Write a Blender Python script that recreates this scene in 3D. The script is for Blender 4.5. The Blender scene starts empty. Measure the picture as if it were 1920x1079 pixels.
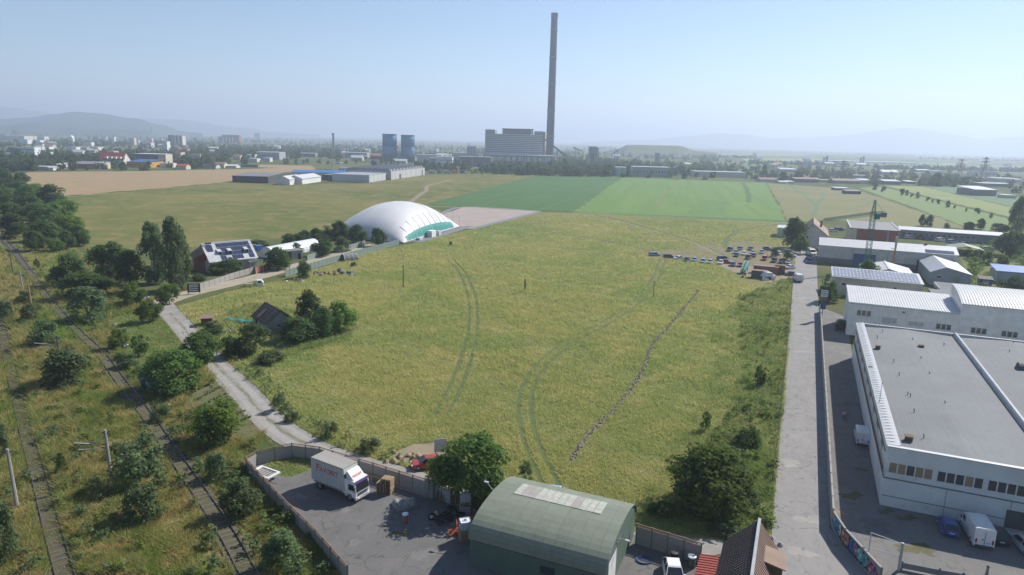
import bpy, math, random
import numpy as np
from mathutils import Matrix, Vector, Euler
random.seed(11); rng = np.random.default_rng(11)
S = bpy.context.scene
COL = S.collection
# ------------------------------------------------------------------ camera
CAM_H, FPX, PW, PH = 40.0, 1282.0, 1920.0, 1079.0
PITCH, ROLL = 12.2, 1.45
cam_d = bpy.data.cameras.new('camera'); cam = bpy.data.objects.new('camera', cam_d); COL.objects.link(cam)
ROT = Matrix.Rotation(math.radians(90-PITCH), 3, 'X') @ Matrix.Rotation(math.radians(ROLL), 3, 'Z')
cam.matrix_world = Matrix.Translation((0, 0, CAM_H)) @ ROT.to_4x4()
cam_d.sensor_width = 36.0; cam_d.lens = 36.0*FPX/PW
cam_d.clip_start = 0.5; cam_d.clip_end = 80000
S.camera = cam
S.render.resolution_x, S.render.resolution_y = 1024, 575
# ------------------------------------------------------------------ sky, sun, exposure
SUN_EL, SUN_AZ = 40.0, 52.0            # azimuth clockwise from +Y
SUN_DIR = Vector((math.sin(math.radians(SUN_AZ))*math.cos(math.radians(SUN_EL)),
                  math.cos(math.radians(SUN_AZ))*math.cos(math.radians(SUN_EL)), math.sin(math.radians(SUN_EL))))
W = bpy.data.worlds.new('World'); S.world = W; W.use_nodes = True
wn = W.node_tree; bg = wn.nodes['Background']
sky = wn.nodes.new('ShaderNodeTexSky'); sky.sky_type = 'NISHITA'; sky.sun_disc = False
sky.sun_elevation = math.radians(SUN_EL); sky.sun_rotation = math.radians(SUN_AZ)
sky.air_density = 1.1; sky.dust_density = 0.15; sky.ozone_density = 3.0; sky.altitude = 1500
wn.links.new(sky.outputs[0], bg.inputs[0]); bg.inputs[1].default_value = 0.079
sun_d = bpy.data.lights.new('sun', 'SUN'); sun_d.energy = 4.7; sun_d.angle = math.radians(0.55); sun_d.color = (1.0, 0.95, 0.88)
sun = bpy.data.objects.new('sun', sun_d); COL.objects.link(sun)
sun.rotation_euler = SUN_DIR.to_track_quat('Z', 'Y').to_euler()
S.view_settings.view_transform = 'Standard'; S.view_settings.look = 'None'
S.view_settings.exposure = 0.66; S.view_settings.gamma = 1.0; S.view_settings.use_curve_mapping = False
HAZE_DENSITY, HAZE_COLOR, HAZE_ANISO = 0.00024, (0.64, 0.735, 0.91), 0.3
S.cycles.use_denoising = True
S.cycles.max_bounces = 5; S.cycles.diffuse_bounces = 3; S.cycles.glossy_bounces = 2
S.cycles.transmission_bounces = 3; S.cycles.transparent_max_bounces = 8; S.cycles.volume_bounces = 3
S.cycles.sample_clamp_indirect = 4.0
# ------------------------------------------------------------------ helpers: places
def ray(px, py):
    return ROT @ Vector(((px-PW/2)/FPX, -(py-PH/2)/FPX, -1.0))
def g(px, py, z=0.0):
    d = ray(px, py); t = (CAM_H-z)/-d.z
    return Vector((d.x*t, d.y*t, z))
def at_depth(px, py, Y):
    d = ray(px, py); t = Y/d.y
    return Vector((d.x*t, Y, CAM_H+d.z*t))
def mpp(p):                                 # metres per photo pixel at a ground point
    v = ROT.transposed() @ (Vector(p)-Vector((0, 0, CAM_H))); return -v.z/FPX
UX, VX = Vector((.921, -.389, 0)), Vector((.389, .921, 0))
YAW = math.atan2(-.389, .921)               # yaw of the industrial grid
def uv(u, v, z=0.0):
    p = UX*u+VX*v; return Vector((p.x, p.y, z))
# ------------------------------------------------------------------ helpers: materials
def lin(r, g_, b):
    f = lambda c: (c/255/12.92) if c/255 <= .04045 else ((c/255+.055)/1.055)**2.4
    return (f(r), f(g_), f(b))
def newmat(name):
    m = bpy.data.materials.new(name); m.use_nodes = True
    nt = m.node_tree; b = nt.nodes['Principled BSDF']; b.inputs['Specular IOR Level'].default_value = .25
    return m, nt, b
def N(nt, t, **kw):
    n = nt.nodes.new(t)
    for k, v in kw.items(): setattr(n, k, v)
    return n
def noise(nt, scale, detail=4, rough=.6, vec=None, stretch=None, dist=0.0):
    tc = N(nt, 'ShaderNodeTexCoord'); v = tc.outputs['Object'] if vec is None else vec
    if stretch:
        mp = N(nt, 'ShaderNodeMapping'); nt.links.new(v, mp.inputs[0]); mp.inputs['Scale'].default_value = stretch[:3]
        if len(stretch) > 3: mp.vector_type = 'TEXTURE'; mp.inputs['Scale'].default_value = [1/q for q in stretch[:3]]; mp.inputs['Rotation'].default_value = (0, 0, stretch[3])
        v = mp.outputs[0]
    n = N(nt, 'ShaderNodeTexNoise'); n.inputs['Scale'].default_value = scale; n.inputs['Detail'].default_value = detail
    n.inputs['Roughness'].default_value = rough; n.inputs['Distortion'].default_value = dist
    nt.links.new(v, n.inputs['Vector']); return n.outputs[0]
def ramp(nt, fac, lo, hi):
    r = N(nt, 'ShaderNodeMapRange'); r.inputs[1].default_value = lo; r.inputs[2].default_value = hi
    nt.links.new(fac, r.inputs[0]); return r.outputs[0]
def mixc(nt, fac, a, b):
    m = N(nt, 'ShaderNodeMix', data_type='RGBA')
    nt.links.new(fac, m.inputs[0])
    for s, i in ((a, 6), (b, 7)):
        if isinstance(s, tuple): m.inputs[i].default_value = (*s[:3], 1)
        else: nt.links.new(s, m.inputs[i])
    return m.outputs[2]
def bump(nt, b, h, strength, dist):
    n = N(nt, 'ShaderNodeBump'); n.inputs['Strength'].default_value = strength; n.inputs['Distance'].default_value = dist
    nt.links.new(h, n.inputs['Height']); nt.links.new(n.outputs[0], b.inputs['Normal'])
def pm(name, c, c2=None, scale=1.0, rough=.8, metal=0.0, lo=.35, hi=.65, c3=None, s3=None, lo3=.55, hi3=.7, bmp=0, bs=None, bd=.05, stretch=None, spec=None):
    m, nt, b = newmat(name)
    col = None
    if c2 is not None: col = mixc(nt, ramp(nt, noise(nt, scale, 6, stretch=stretch), lo, hi), c, c2)
    if c3 is not None: col = mixc(nt, ramp(nt, noise(nt, s3 or scale*5, 5, .7), lo3, hi3), col if col is not None else c, c3)
    if col is None: b.inputs['Base Color'].default_value = (*c, 1)
    else: nt.links.new(col, b.inputs['Base Color'])
    b.inputs['Roughness'].default_value = rough; b.inputs['Metallic'].default_value = metal
    if spec is not None: b.inputs['Specular IOR Level'].default_value = spec
    if bmp: bump(nt, b, noise(nt, bs or scale*8, 4), bmp, bd)
    return m
MATS = {}
# meadow palette shared by the sheet and by the blades, so that patches agree
def meadow_col(nt, green, olive, dry, vs=1.0, straw=(.30, .24, .105), bias=0.0):
    geo = N(nt, 'ShaderNodeNewGeometry').outputs['Position']
    a = ramp(nt, noise(nt, .018*vs, 3, .6, geo, dist=.6), .36+bias, .64+bias)
    c = mixc(nt, a, green, olive)
    c = mixc(nt, ramp(nt, noise(nt, .11*vs, 5, .7, geo), .48, .72), c, dry)
    c = mixc(nt, ramp(nt, noise(nt, 1.1*vs, 5, .75, geo), .52, .78), c, green)
    return mixc(nt, ramp(nt, noise(nt, .35*vs, 6, .8, geo, dist=1.0), .60, .80), c, straw)
def ground_mat(name, green, olive, dry, **kw):
    m, nt, b = newmat(name); nt.links.new(meadow_col(nt, green, olive, dry, **kw), b.inputs['Base Color'])
    b.inputs['Roughness'].default_value = .95; b.inputs['Specular IOR Level'].default_value = .05
    geo = N(nt, 'ShaderNodeNewGeometry').outputs['Position']
    bump(nt, b, noise(nt, 2.2, 6, .75, geo), .8, .25)
    return m
def blade_mat(name, green, olive, dry, tr=.45, **kw):
    m, nt, b = newmat(name); c = meadow_col(nt, green, olive, dry, **kw)
    nt.nodes.remove(b)
    d = N(nt, 'ShaderNodeBsdfDiffuse'); t = N(nt, 'ShaderNodeBsdfTranslucent'); x = N(nt, 'ShaderNodeMixShader'); x.inputs[0].default_value = tr
    nt.links.new(c, d.inputs[0]); nt.links.new(c, t.inputs[0]); nt.links.new(d.outputs[0], x.inputs[1]); nt.links.new(t.outputs[0], x.inputs[2])
    nt.links.new(x.outputs[0], nt.nodes['Material Output'].inputs[0]); return m
def leaf_mat(name, dark, light, scale=1.3, tr=.48, hue=.5):
    m, nt, b = newmat(name); nt.nodes.remove(b)
    geo = N(nt, 'ShaderNodeNewGeometry').outputs['Position']
    c = mixc(nt, ramp(nt, noise(nt, scale, 4, .7, geo), .35, .68), dark, light)
    oi = N(nt, 'ShaderNodeObjectInfo')
    hs = N(nt, 'ShaderNodeHueSaturation'); nt.links.new(c, hs.inputs['Color'])
    nt.links.new(ramp(nt, oi.outputs['Random'], 0, 1), hs.inputs['Value'])
    mr = hs.inputs['Value'].links[0].from_node; mr.inputs[3].default_value = .75; mr.inputs[4].default_value = 1.2
    mh = N(nt, 'ShaderNodeMapRange'); nt.links.new(oi.outputs['Random'], mh.inputs[0]); mh.inputs[3].default_value = .485; mh.inputs[4].default_value = .515
    nt.links.new(mh.outputs[0], hs.inputs['Hue'])
    d = N(nt, 'ShaderNodeBsdfDiffuse'); t = N(nt, 'ShaderNodeBsdfTranslucent'); x = N(nt, 'ShaderNodeMixShader'); x.inputs[0].default_value = tr
    nt.links.new(hs.outputs[0], d.inputs[0]); nt.links.new(hs.outputs[0], t.inputs[0])
    nt.links.new(d.outputs[0], x.inputs[1]); nt.links.new(t.outputs[0], x.inputs[2])
    nt.links.new(x.outputs[0], nt.nodes['Material Output'].inputs[0]); return m
GRASS_G, GRASS_O, GRASS_D = (.14, .168, .056), (.205, .195, .074), (.245, .212, .092)
M = MATS
M['ground'] = ground_mat('ground', (.06, .09, .03), (.12, .13, .05), (.17, .15, .07), vs=.12)
M['meadow'] = ground_mat('meadow', GRASS_G, GRASS_O, GRASS_D)
M['pasture'] = ground_mat('pasture', (.095, .125, .036), (.18, .165, .06), (.26, .20, .095), vs=.8)
M['railside'] = ground_mat('railside', (.085, .125, .03), (.19, .165, .065), (.28, .205, .095), vs=2.2)
M['verge'] = ground_mat('verge', (.11, .15, .042), (.16, .175, .06), (.22, .20, .085), vs=2)
BL = lambda c: tuple(x*2.5 for x in c)
M['meadow_blade'] = blade_mat('meadow_blade', BL(GRASS_G), BL(GRASS_O), BL(GRASS_D), straw=(.42, .38, .18))
M['rail_blade'] = blade_mat('rail_blade', (.18, .28, .05), (.36, .31, .12), (.55, .40, .19), vs=2.2, straw=(.5, .38, .18))
M['straw_blade'] = blade_mat('straw_blade', (.42, .34, .15), (.52, .39, .2), (.58, .43, .24), vs=2.5)
M['verge_blade'] = blade_mat('verge_blade', (.20, .29, .075), (.28, .34, .11), (.42, .39, .18), vs=2, straw=(.3,.27,.1))
M['wheat'] = pm('wheat', (.315, .215, .12), (.265, .20, .105), .03, .95, c3=(.22, .19, .07), s3=.05, lo3=.5, hi3=.75, stretch=(1, 6, 1))
M['crop_dark'] = pm('crop_dark', (.042, .108, .026), (.065, .14, .036), .06, .95, stretch=(.12, 3, 1, 1.25), bmp=.6, bs=1.2, bd=.3)
M['crop_light'] = pm('crop_light', (.12, .205, .04), (.09, .175, .036), .05, .95, stretch=(.1, 3, 1, 1.356), c3=(.135, .215, .05), s3=.03, bmp=.5, bs=1.2, bd=.25)
M['crop_mid'] = pm('crop_mid', (.10, .182, .038), (.085, .165, .036), .05, .95, stretch=(.1, 3, 1, 1.356))
M['strip_brown'] = pm('strip_brown', (.19, .165, .06), (.13, .15, .05), .02, .95)
M['strip_green'] = pm('strip_green', (.12, .19, .05), (.15, .2, .06), .02, .95)
M['strip_yellow'] = pm('strip_yellow', (.2, .23, .06), (.16, .2, .06), .02, .95)
M['strip_blue'] = pm('strip_blue', (.11, .17, .08), (.09, .15, .07), .02, .95)
M['paving'] = pm('paving', (.36, .29, .26), (.30, .25, .23), .12, .9, c3=(.24, .21, .19), s3=.5)
M['dirt'] = pm('dirt', (.27, .21, .14), (.2, .165, .11), .3, .95)
M['dirt_road'] = pm('dirt_road', (.36, .315, .25), (.29, .25, .19), .35, .95, c3=(.22, .2, .14), s3=.8, lo3=.55, hi3=.8)
M['trench_soil'] = pm('trench_soil', (.165, .15, .115), (.12, .115, .07), 1.2, .95)
M['trampled'] = pm('trampled', (.20, .16, .09), (.13, .13, .055), .25, .95, c3=(.25, .2, .13), s3=.6)
M['lane_mid'] = pm('lane_mid', (.19, .18, .13), (.15, .15, .09), .8, .95)
M['dirt_dark'] = pm('dirt_dark', (.13, .115, .06), (.09, .10, .04), .3, .95)
M['track_grass'] = pm('track_grass', (.075, .105, .032), (.105, .125, .042), .5, .95)
M['gravel'] = pm('gravel', (.29, .272, .25), (.225, .21, .19), .35, .95, c3=(.17, .17, .12), s3=.9, lo3=.58, hi3=.75, bmp=.5, bs=3, bd=.06)
def paved(name, c, c2, stain, crack, scale=.25, cs=.35):
    m, nt, b = newmat(name); geo = N(nt, 'ShaderNodeNewGeometry').outputs['Position']
    col = mixc(nt, ramp(nt, noise(nt, scale, 6, .65, geo), .34, .66), c, c2)
    col = mixc(nt, ramp(nt, noise(nt, .9, 6, .8, geo, stretch=(1, .25, 1, YAW)), .5, .82), col, stain)
    col = mixc(nt, ramp(nt, noise(nt, 7, 4, .8, geo), .3, .9), col, tuple(x*.72 for x in c2))
    v = N(nt, 'ShaderNodeTexVoronoi', feature='DISTANCE_TO_EDGE'); v.inputs['Scale'].default_value = cs
    w = N(nt, 'ShaderNodeVectorMath', operation='ADD'); ns = N(nt, 'ShaderNodeTexNoise'); ns.inputs['Scale'].default_value = .5; ns.inputs['Detail'].default_value = 4
    nt.links.new(geo, ns.inputs['Vector']); sc = N(nt, 'ShaderNodeVectorMath', operation='SCALE'); sc.inputs['Scale'].default_value = 3.2; nt.links.new(ns.outputs['Color'], sc.inputs[0])
    nt.links.new(geo, w.inputs[0]); nt.links.new(sc.outputs[0], w.inputs[1]); nt.links.new(w.outputs[0], v.inputs['Vector'])
    k = ramp(nt, v.outputs['Distance'], .03, .0); mm_ = N(nt, 'ShaderNodeMath', operation='MULTIPLY'); nt.links.new(k, mm_.inputs[0]); nt.links.new(ramp(nt, noise(nt, .3, 3, .6, geo), .42, .6), mm_.inputs[1])
    col = mixc(nt, mm_.outputs[0], col, crack); nt.links.new(col, b.inputs['Base Color']); b.inputs['Roughness'].default_value = .92
    bump(nt, b, noise(nt, 6, 5, .75, geo), .35, .03); M[name] = m
paved('conc_road', (.31, .295, .28), (.25, .24, .23), (.18, .175, .165), (.11, .108, .10)); paved('asphalt', (.175, .166, .16), (.135, .13, .126), (.095, .092, .09), (.07, .07, .066))
paved('alley', (.215, .205, .195), (.165, .158, .15), (.12, .118, .11), (.09, .09, .082))
M['wheel_path'] = pm('wheel_path', (.325, .308, .285), (.27, .255, .235), .5, .95, c3=(.23, .22, .2), s3=1.5, lo3=.5, hi3=.75)
M['ballast'] = pm('ballast', (.095, .075, .06), (.085, .09, .04), 1.5, .95, bmp=.6, bs=6, bd=.06)
M['steel_rail'] = pm('steel_rail', (.16, .13, .115), (.22, .2, .19), 2, .45, .6)
M['sleeper'] = pm('sleeper', (.115, .095, .075), (.17, .15, .125), 1.5, .9)
M['sleeper_conc'] = pm('sleeper_conc', (.135, .115, .095), (.10, .085, .065), 1.5, .9)
M['leaf_walnut'] = leaf_mat('leaf_walnut', (.075, .13, .036), (.165, .24, .066))
M['leaf_dark'] = leaf_mat('leaf_dark', (.066, .115, .038), (.14, .205, .066))
M['leaf_grey'] = leaf_mat('leaf_grey', (.095, .14, .062), (.18, .235, .108))
M['leaf_bright'] = leaf_mat('leaf_bright', (.105, .18, .038), (.2, .29, .066))
M['leaf_far'] = leaf_mat('leaf_far', (.06, .10, .042), (.12, .17, .07), scale=.12)
M['leaf_weed'] = leaf_mat('leaf_weed', (.15, .22, .065), (.29, .34, .13))
M['bark'] = pm('bark', (.11, .085, .06), (.17, .14, .11), 3, .95)
M['limewash'] = pm('limewash', (.75, .74, .7), None)
def sm(name, c, rough=.7, metal=0, var=.8, scale=.6, **kw):
    M[name] = pm(name, c, tuple(x*var for x in c), scale, rough, metal, **kw); return M[name]
sm('white_paint', (.72, .72, .71), .55); sm('white_metal', (.53, .535, .54), .45, var=.9); sm('cream', (.55, .5, .4)); sm('pale_wall', (.6, .58, .53))
sm('grey_metal', (.36, .38, .40), .45); sm('light_grey', (.5, .51, .52), .55); sm('dark_grey', (.085, .09, .095), .7); sm('mid_grey', (.2, .205, .21), .7)
sm('conc', (.33, .315, .29), .9); sm('conc_pale', (.33, .31, .285), .9); sm('conc_dark', (.2, .195, .18), .9)
sm('red_wall', (.33, .115, .085)); sm('red_roof', (.36, .085, .065), .6); sm('brown_roof', (.25, .165, .125), .7); sm('rust', (.2, .085, .045), .9)
sm('blue_sheet', (.05, .11, .26), .5); sm('blue_roof', (.06, .17, .42), .5); sm('teal_sheet', (.03, .25, .22), .6); sm('green_sheet', (.20, .255, .225), .6)
sm('yellow', (.55, .3, .03), .5); sm('orange', (.5, .1, .025), .6); sm('wood', (.33, .235, .14), .85); sm('wood_dark', (.16, .11, .07), .9)
sm('bitumen', (.195, .205, .21), .85, var=.86, scale=.12, c3=(.15, .155, .155), s3=.5, lo3=.55, hi3=.8); sm('black', (.02, .02, .022), .6); sm('tyre', (.02, .02, .02), .85)
sm('crane_green', (.035, .2, .15), .5); sm('brick', (.3, .13, .08)); sm('slate', (.06, .058, .058), .7); sm('dark_shingle', (.115, .085, .075), .75, var=.7)
sm('plastic_white', (.72, .75, .78), .35); sm('plastic_blue', (.03, .12, .4), .4)
m = pm('shed_green', (.195, .22, .168), (.165, .185, .14), .5, .55, c3=(.145, .15, .11), s3=1.0, lo3=.5, hi3=.85, stretch=(.15, 1.2, 1)); M['shed_green'] = m
nt = m.node_tree; b = nt.nodes['Principled BSDF']; hs = N(nt, 'ShaderNodeHueSaturation'); src = b.inputs['Base Color'].links[0].from_socket; nt.links.new(src, hs.inputs['Color']); oi = N(nt, 'ShaderNodeObjectInfo'); mr = N(nt, 'ShaderNodeMapRange'); nt.links.new(oi.outputs['Random'], mr.inputs[0]); mr.inputs[3].default_value = .95; mr.inputs[4].default_value = 1.05; nt.links.new(mr.outputs[0], hs.inputs['Value']); nt.links.new(hs.outputs[0], b.inputs['Base Color'])
sm('shed_lower', (.12, .17, .135), .6); sm('sky_panel', (.43, .43, .37), .5, var=.7, scale=2.5)
sm('white_hall', (.66, .67, .67), .7, var=.85, scale=.25, c3=(.38, .35, .31), s3=.7, lo3=.58, hi3=.85)
sm('chimney_conc', (.088, .096, .108), .9, scale=.03); sm('tower_blue', (.17, .31, .48), .8, scale=.04); sm('tower_pale', (.45, .47, .48), .8)
sm('plant_wall', (.52, .53, .55), .8, scale=.05); sm('plant_band', (.19, .2, .22), .7); M['hill_green'] = pm('hill_green', (.018, .032, .022), (.05, .066, .038), .0035, .95, lo=.45, hi=.6); sm('mound', (.10, .115, .055), .95, scale=.02)
def glassy(name, c, rough=.12, spec=.6):
    m, nt, b = newmat(name); b.inputs['Base Color'].default_value = (*c, 1); b.inputs['Roughness'].default_value = rough; b.inputs['Specular IOR Level'].default_value = spec
    M[name] = m
glassy('glass', (.03, .04, .05)); glassy('car_glass', (.025, .03, .035), .08); glassy('pv', (.035, .045, .09), .18, .7); glassy('pv_grey', (.2, .22, .28), .25, .6)
m, nt, b = newmat('car_paint'); oi = N(nt, 'ShaderNodeObjectInfo'); nt.links.new(oi.outputs['Color'], b.inputs['Base Color'])
b.inputs['Roughness'].default_value = .35; b.inputs['Specular IOR Level'].default_value = .5; b.inputs['Coat Weight'].default_value = .5; b.inputs['Coat Roughness'].default_value = .12; M['car_paint'] = m
m, nt, b = newmat('tint'); oi = N(nt, 'ShaderNodeObjectInfo')
nt.links.new(mixc(nt, ramp(nt, noise(nt, .08, 6, .7), .35, .7), oi.outputs['Color'], (.3, .3, .3)), b.inputs['Base Color'])
mm = b.inputs['Base Color'].links[0].from_node; mm.inputs[0].links[0].from_node.inputs[4].default_value = .3; b.inputs['Roughness'].default_value = .75; M['tint'] = m
glassy('lamp_white', (.8, .8, .78), .2); glassy('lamp_red', (.4, .02, .02), .25)
m, nt, b = newmat('dome_fabric'); b.inputs['Base Color'].default_value = (.74, .74, .74, 1); b.inputs['Roughness'].default_value = .42; b.inputs['Specular IOR Level'].default_value = .4
nt.links.new(mixc(nt, ramp(nt, noise(nt, .15, 4), .4, .7), (.56, .56, .565), (.51, .515, .52)), b.inputs['Base Color']); M['dome_fabric'] = m
# ------------------------------------------------------------------ helpers: meshes
class MB:
    def __init__(s): s.v = []; s.f = []; s.m = []
    def face(s, pts, mi=0):
        k = len(s.v); s.v += [tuple(p) for p in pts]; s.f.append(tuple(range(k, k+len(pts)))); s.m.append(mi)
    def box(s, cx, cy, cz, sx, sy, sz, rz=0, mi=0):
        k = len(s.v); c, d = math.cos(rz), math.sin(rz)
        for z in (-.5, .5):
            for x, y in ((-.5, -.5), (.5, -.5), (.5, .5), (-.5, .5)):
                X, Y = x*sx, y*sy; s.v.append((cx+X*c-Y*d, cy+X*d+Y*c, cz+z*sz))
        for f in ((0, 3, 2, 1), (4, 5, 6, 7), (0, 1, 5, 4), (1, 2, 6, 5), (2, 3, 7, 6), (3, 0, 4, 7)):
            s.f.append(tuple(k+i for i in f)); s.m.append(mi)
    def b0(s, x0, x1, y0, y1, z0, z1, mi=0): s.box((x0+x1)/2, (y0+y1)/2, (z0+z1)/2, x1-x0, y1-y0, z1-z0, 0, mi)
    def hexa(s, bot, top, mi=0):            # n-gon bottom and top rings
        k = len(s.v); n = len(bot); s.v += [tuple(p) for p in bot]+[tuple(p) for p in top]
        s.f.append(tuple(range(k+n-1, k-1, -1))); s.f.append(tuple(range(k+n, k+2*n))); s.m += [mi, mi]
        for i in range(n):
            j = (i+1) % n; s.f.append((k+i, k+j, k+n+j, k+n+i)); s.m.append(mi)
    def extr(s, prof, y0, y1, mi=0, axis='y'):
        if axis == 'y': s.hexa([(x, y0, z) for x, z in prof], [(x, y1, z) for x, z in prof], mi)
        else: s.hexa([(y0, x, z) for x, z in prof], [(y1, x, z) for x, z in prof], mi)
    def tube(s, p, q, r0, r1=None, n=6, mi=0, cap=True):
        r1 = r0 if r1 is None else r1; p, q = Vector(p), Vector(q); d = (q-p)
        if d.length < 1e-6: return
        a = d.normalized().orthogonal().normalized(); b = d.normalized().cross(a); k = len(s.v)
        for c, r in ((p, r0), (q, r1)):
            for i in range(n):
                t = 2*math.pi*i/n; s.v.append(tuple(c+a*math.cos(t)*r+b*math.sin(t)*r))
        for i in range(n):
            j = (i+1) % n; s.f.append((k+i, k+j, k+n+j, k+n+i)); s.m.append(mi)
        if cap: s.f.append(tuple(range(k+n-1, k-1, -1))); s.f.append(tuple(range(k+n, k+2*n))); s.m += [mi, mi]
    def lathe(s, prof, n=24, mi=0, cx=0, cy=0):
        k = len(s.v)
        for r, z in prof:
            for i in range(n):
                t = 2*math.pi*i/n; s.v.append((cx+r*math.cos(t), cy+r*math.sin(t), z))
        for a in range(len(prof)-1):
            for i in range(n):
                j = (i+1) % n; s.f.append((k+a*n+i, k+a*n+j, k+(a+1)*n+j, k+(a+1)*n+i)); s.m.append(mi)
        s.f.append(tuple(k+i for i in range(n-1, -1, -1))); s.f.append(tuple(k+(len(prof)-1)*n+i for i in range(n))); s.m += [mi, mi]
    def loft(s, rings, mi=0, caps=True):
        k = len(s.v); n = len(rings[0])
        for r in rings: s.v += [tuple(p) for p in r]
        for a in range(len(rings)-1):
            for i in range(n):
                j = (i+1) % n; s.f.append((k+a*n+i, k+a*n+j, k+(a+1)*n+j, k+(a+1)*n+i)); s.m.append(mi)
        if caps: s.f.append(tuple(k+i for i in range(n-1, -1, -1))); s.f.append(tuple(k+(len(rings)-1)*n+i for i in range(n))); s.m += [mi, mi]
    def mesh(s, name, mats, smooth=False):
        me = bpy.data.meshes.new(name); me.from_pydata(s.v, [], s.f)
        for m in (mats if isinstance(mats, (list, tuple)) else [mats]): me.materials.append(M[m] if isinstance(m, str) else m)
        if any(s.m): me.polygons.foreach_set('material_index', s.m)
        if smooth: me.polygons.foreach_set('use_smooth', [True]*len(s.f))
        me.update(); return me
    def build(s, name, mats, parent=None, loc=(0, 0, 0), rz=0, smooth=False):
        return link(name, s.mesh(name, mats, smooth), parent, loc, rz)
def link(name, me, parent=None, loc=(0, 0, 0), rz=0):
    o = bpy.data.objects.new(name, me); COL.objects.link(o); o.location = loc; o.rotation_euler = (0, 0, rz)
    if parent: o.parent = parent
    return o
def tag(o, label=None, cat=None, group=None, kind=None):
    if label: o['label'] = label
    if cat: o['category'] = cat
    if group: o['group'] = group
    if kind: o['kind'] = kind
    return o
def thing(name, label, cat, loc=(0, 0, 0), rz=0, group=None):
    o = bpy.data.objects.new(name, None); COL.objects.link(o); o.empty_display_size = .3
    o.location = loc; o.rotation_euler = (0, 0, rz); return tag(o, label, cat, group)
KIDS = {}
def kids(o):
    if o.name not in KIDS: KIDS[o.name] = [c for c in o.children]
    return KIDS[o.name]
def dup(root, loc, rz=0, label=None, group=None, color=None, scale=None):
    r = root.copy(); COL.objects.link(r); r.location = loc; r.rotation_euler = (0, 0, rz)
    if label: r['label'] = label
    if group: r['group'] = group
    if scale: r.scale = scale
    for ch in kids(root):
        c = ch.copy(); COL.objects.link(c); c.parent = r
        if color is not None and len(c.material_slots) and c.material_slots[0].material == M['car_paint']: c.color = (*color, 1)
        for q in kids(ch):
            d = q.copy(); COL.objects.link(d); d.parent = c
    return r
def array_from(name, V, F, mat, smooth=False):
    V = np.asarray(V, np.float32); F = np.asarray(F, np.int32); me = bpy.data.meshes.new(name)
    nv, (nf, k) = len(V), F.shape
    me.vertices.add(nv); me.vertices.foreach_set('co', V.ravel())
    me.loops.add(nf*k); me.loops.foreach_set('vertex_index', F.ravel())
    me.polygons.add(nf); me.polygons.foreach_set('loop_start', np.arange(0, nf*k, k, dtype=np.int32))
    if smooth: me.polygons.foreach_set('use_smooth', np.ones(nf, bool))
    me.materials.append(M[mat]); me.update(calc_edges=True); return me
# ------------------------------------------------------------------ helpers: ground sheets
def rough_edge(P, amp, step):
    out = []
    for i in range(len(P)):
        a, b = P[i], P[(i+1) % len(P)]; n = max(1, min(80, int((b-a).length/step))); d = (b-a).normalized(); q = Vector((-d.y, d.x, 0))
        for k in range(n): out.append(a+(b-a)*(k/n)+q*random.uniform(-amp, amp))
    return out
ZK = [0]
def lift(z):
    ZK[0] += 1; return z+.00004*ZK[0]
def blotch(cx, cy, r, mat, z, name='ground_patch'):
    z = lift(z); c = g(cx, cy); ph = random.uniform(0, 6); P = []
    for i in range(44):
        t = 2*math.pi*i/44; q = r*(.62+.2*math.sin(2*t+ph)+.13*math.sin(3*t-ph)+.1*math.sin(7*t+2*ph)+random.uniform(-.16, .16)); P.append((c.x+q*1.4*math.cos(t), c.y+q*math.sin(t), z))
    mb = MB(); mb.face(P); me = mb.mesh(name, mat)
    if me.polygons[0].normal.z < 0: me.flip_normals()
    return tag(link(name, me), kind='structure')
def sheet(name, pts, mat, z, kind='structure', px=True, rough=0, step=1.5):
    z = lift(z)
    P = [g(*p) for p in pts] if px else [Vector((p[0], p[1], 0)) for p in pts]
    if rough: P = rough_edge(P, rough, step)
    mb = MB(); mb.face([(p.x, p.y, z) for p in P])
    me = mb.mesh(name, mat)
    if me.polygons[0].normal.z < 0: me.flip_normals()
    return tag(link(name, me), kind=kind)
def smooth_line(P, step=2.0):
    P = [Vector(p) for p in P]; out = []
    for i in range(len(P)-1):
        p0, p1, p2, p3 = P[max(i-1, 0)], P[i], P[i+1], P[min(i+2, len(P)-1)]
        n = max(2, min(60, int((p2-p1).length/step)))
        for k in range(n):
            t = k/n; out.append(.5*((2*p1)+(p2-p0)*t+(2*p0-5*p1+4*p2-p3)*t*t+(3*p1-p0-3*p2+p3)*t**3))
    return out+[P[-1]]
def ribbon(name, pts, width, mat, z, wob=.15, step=2.5, kind='structure', px=True, offset=0.0, gap=False):
    z = lift(z)
    L = smooth_line([g(*p) for p in pts] if px else [Vector((*p, 0)) for p in pts], step); V = []; F = []
    for i, p in enumerate(L):
        d = (L[min(i+1, len(L)-1)]-L[max(i-1, 0)]).normalized(); n = Vector((-d.y, d.x, 0))
        w = width/2 if not callable(width) else width(i/(len(L)-1))/2
        a, b = p+n*(offset+w+random.uniform(-wob, wob)), p+n*(offset-w-random.uniform(-wob, wob))
        V += [(a.x, a.y, z), (b.x, b.y, z)]
        if i and not (gap and random.random() < .12): F.append((2*i-2, 2*i-1, 2*i+1, 2*i))
    me = bpy.data.meshes.new(name); me.from_pydata(V, [], F); me.materials.append(M[mat]); me.update()
    if me.polygons[0].normal.z < 0: me.flip_normals()
    return tag(link(name, me), kind=kind)
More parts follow.
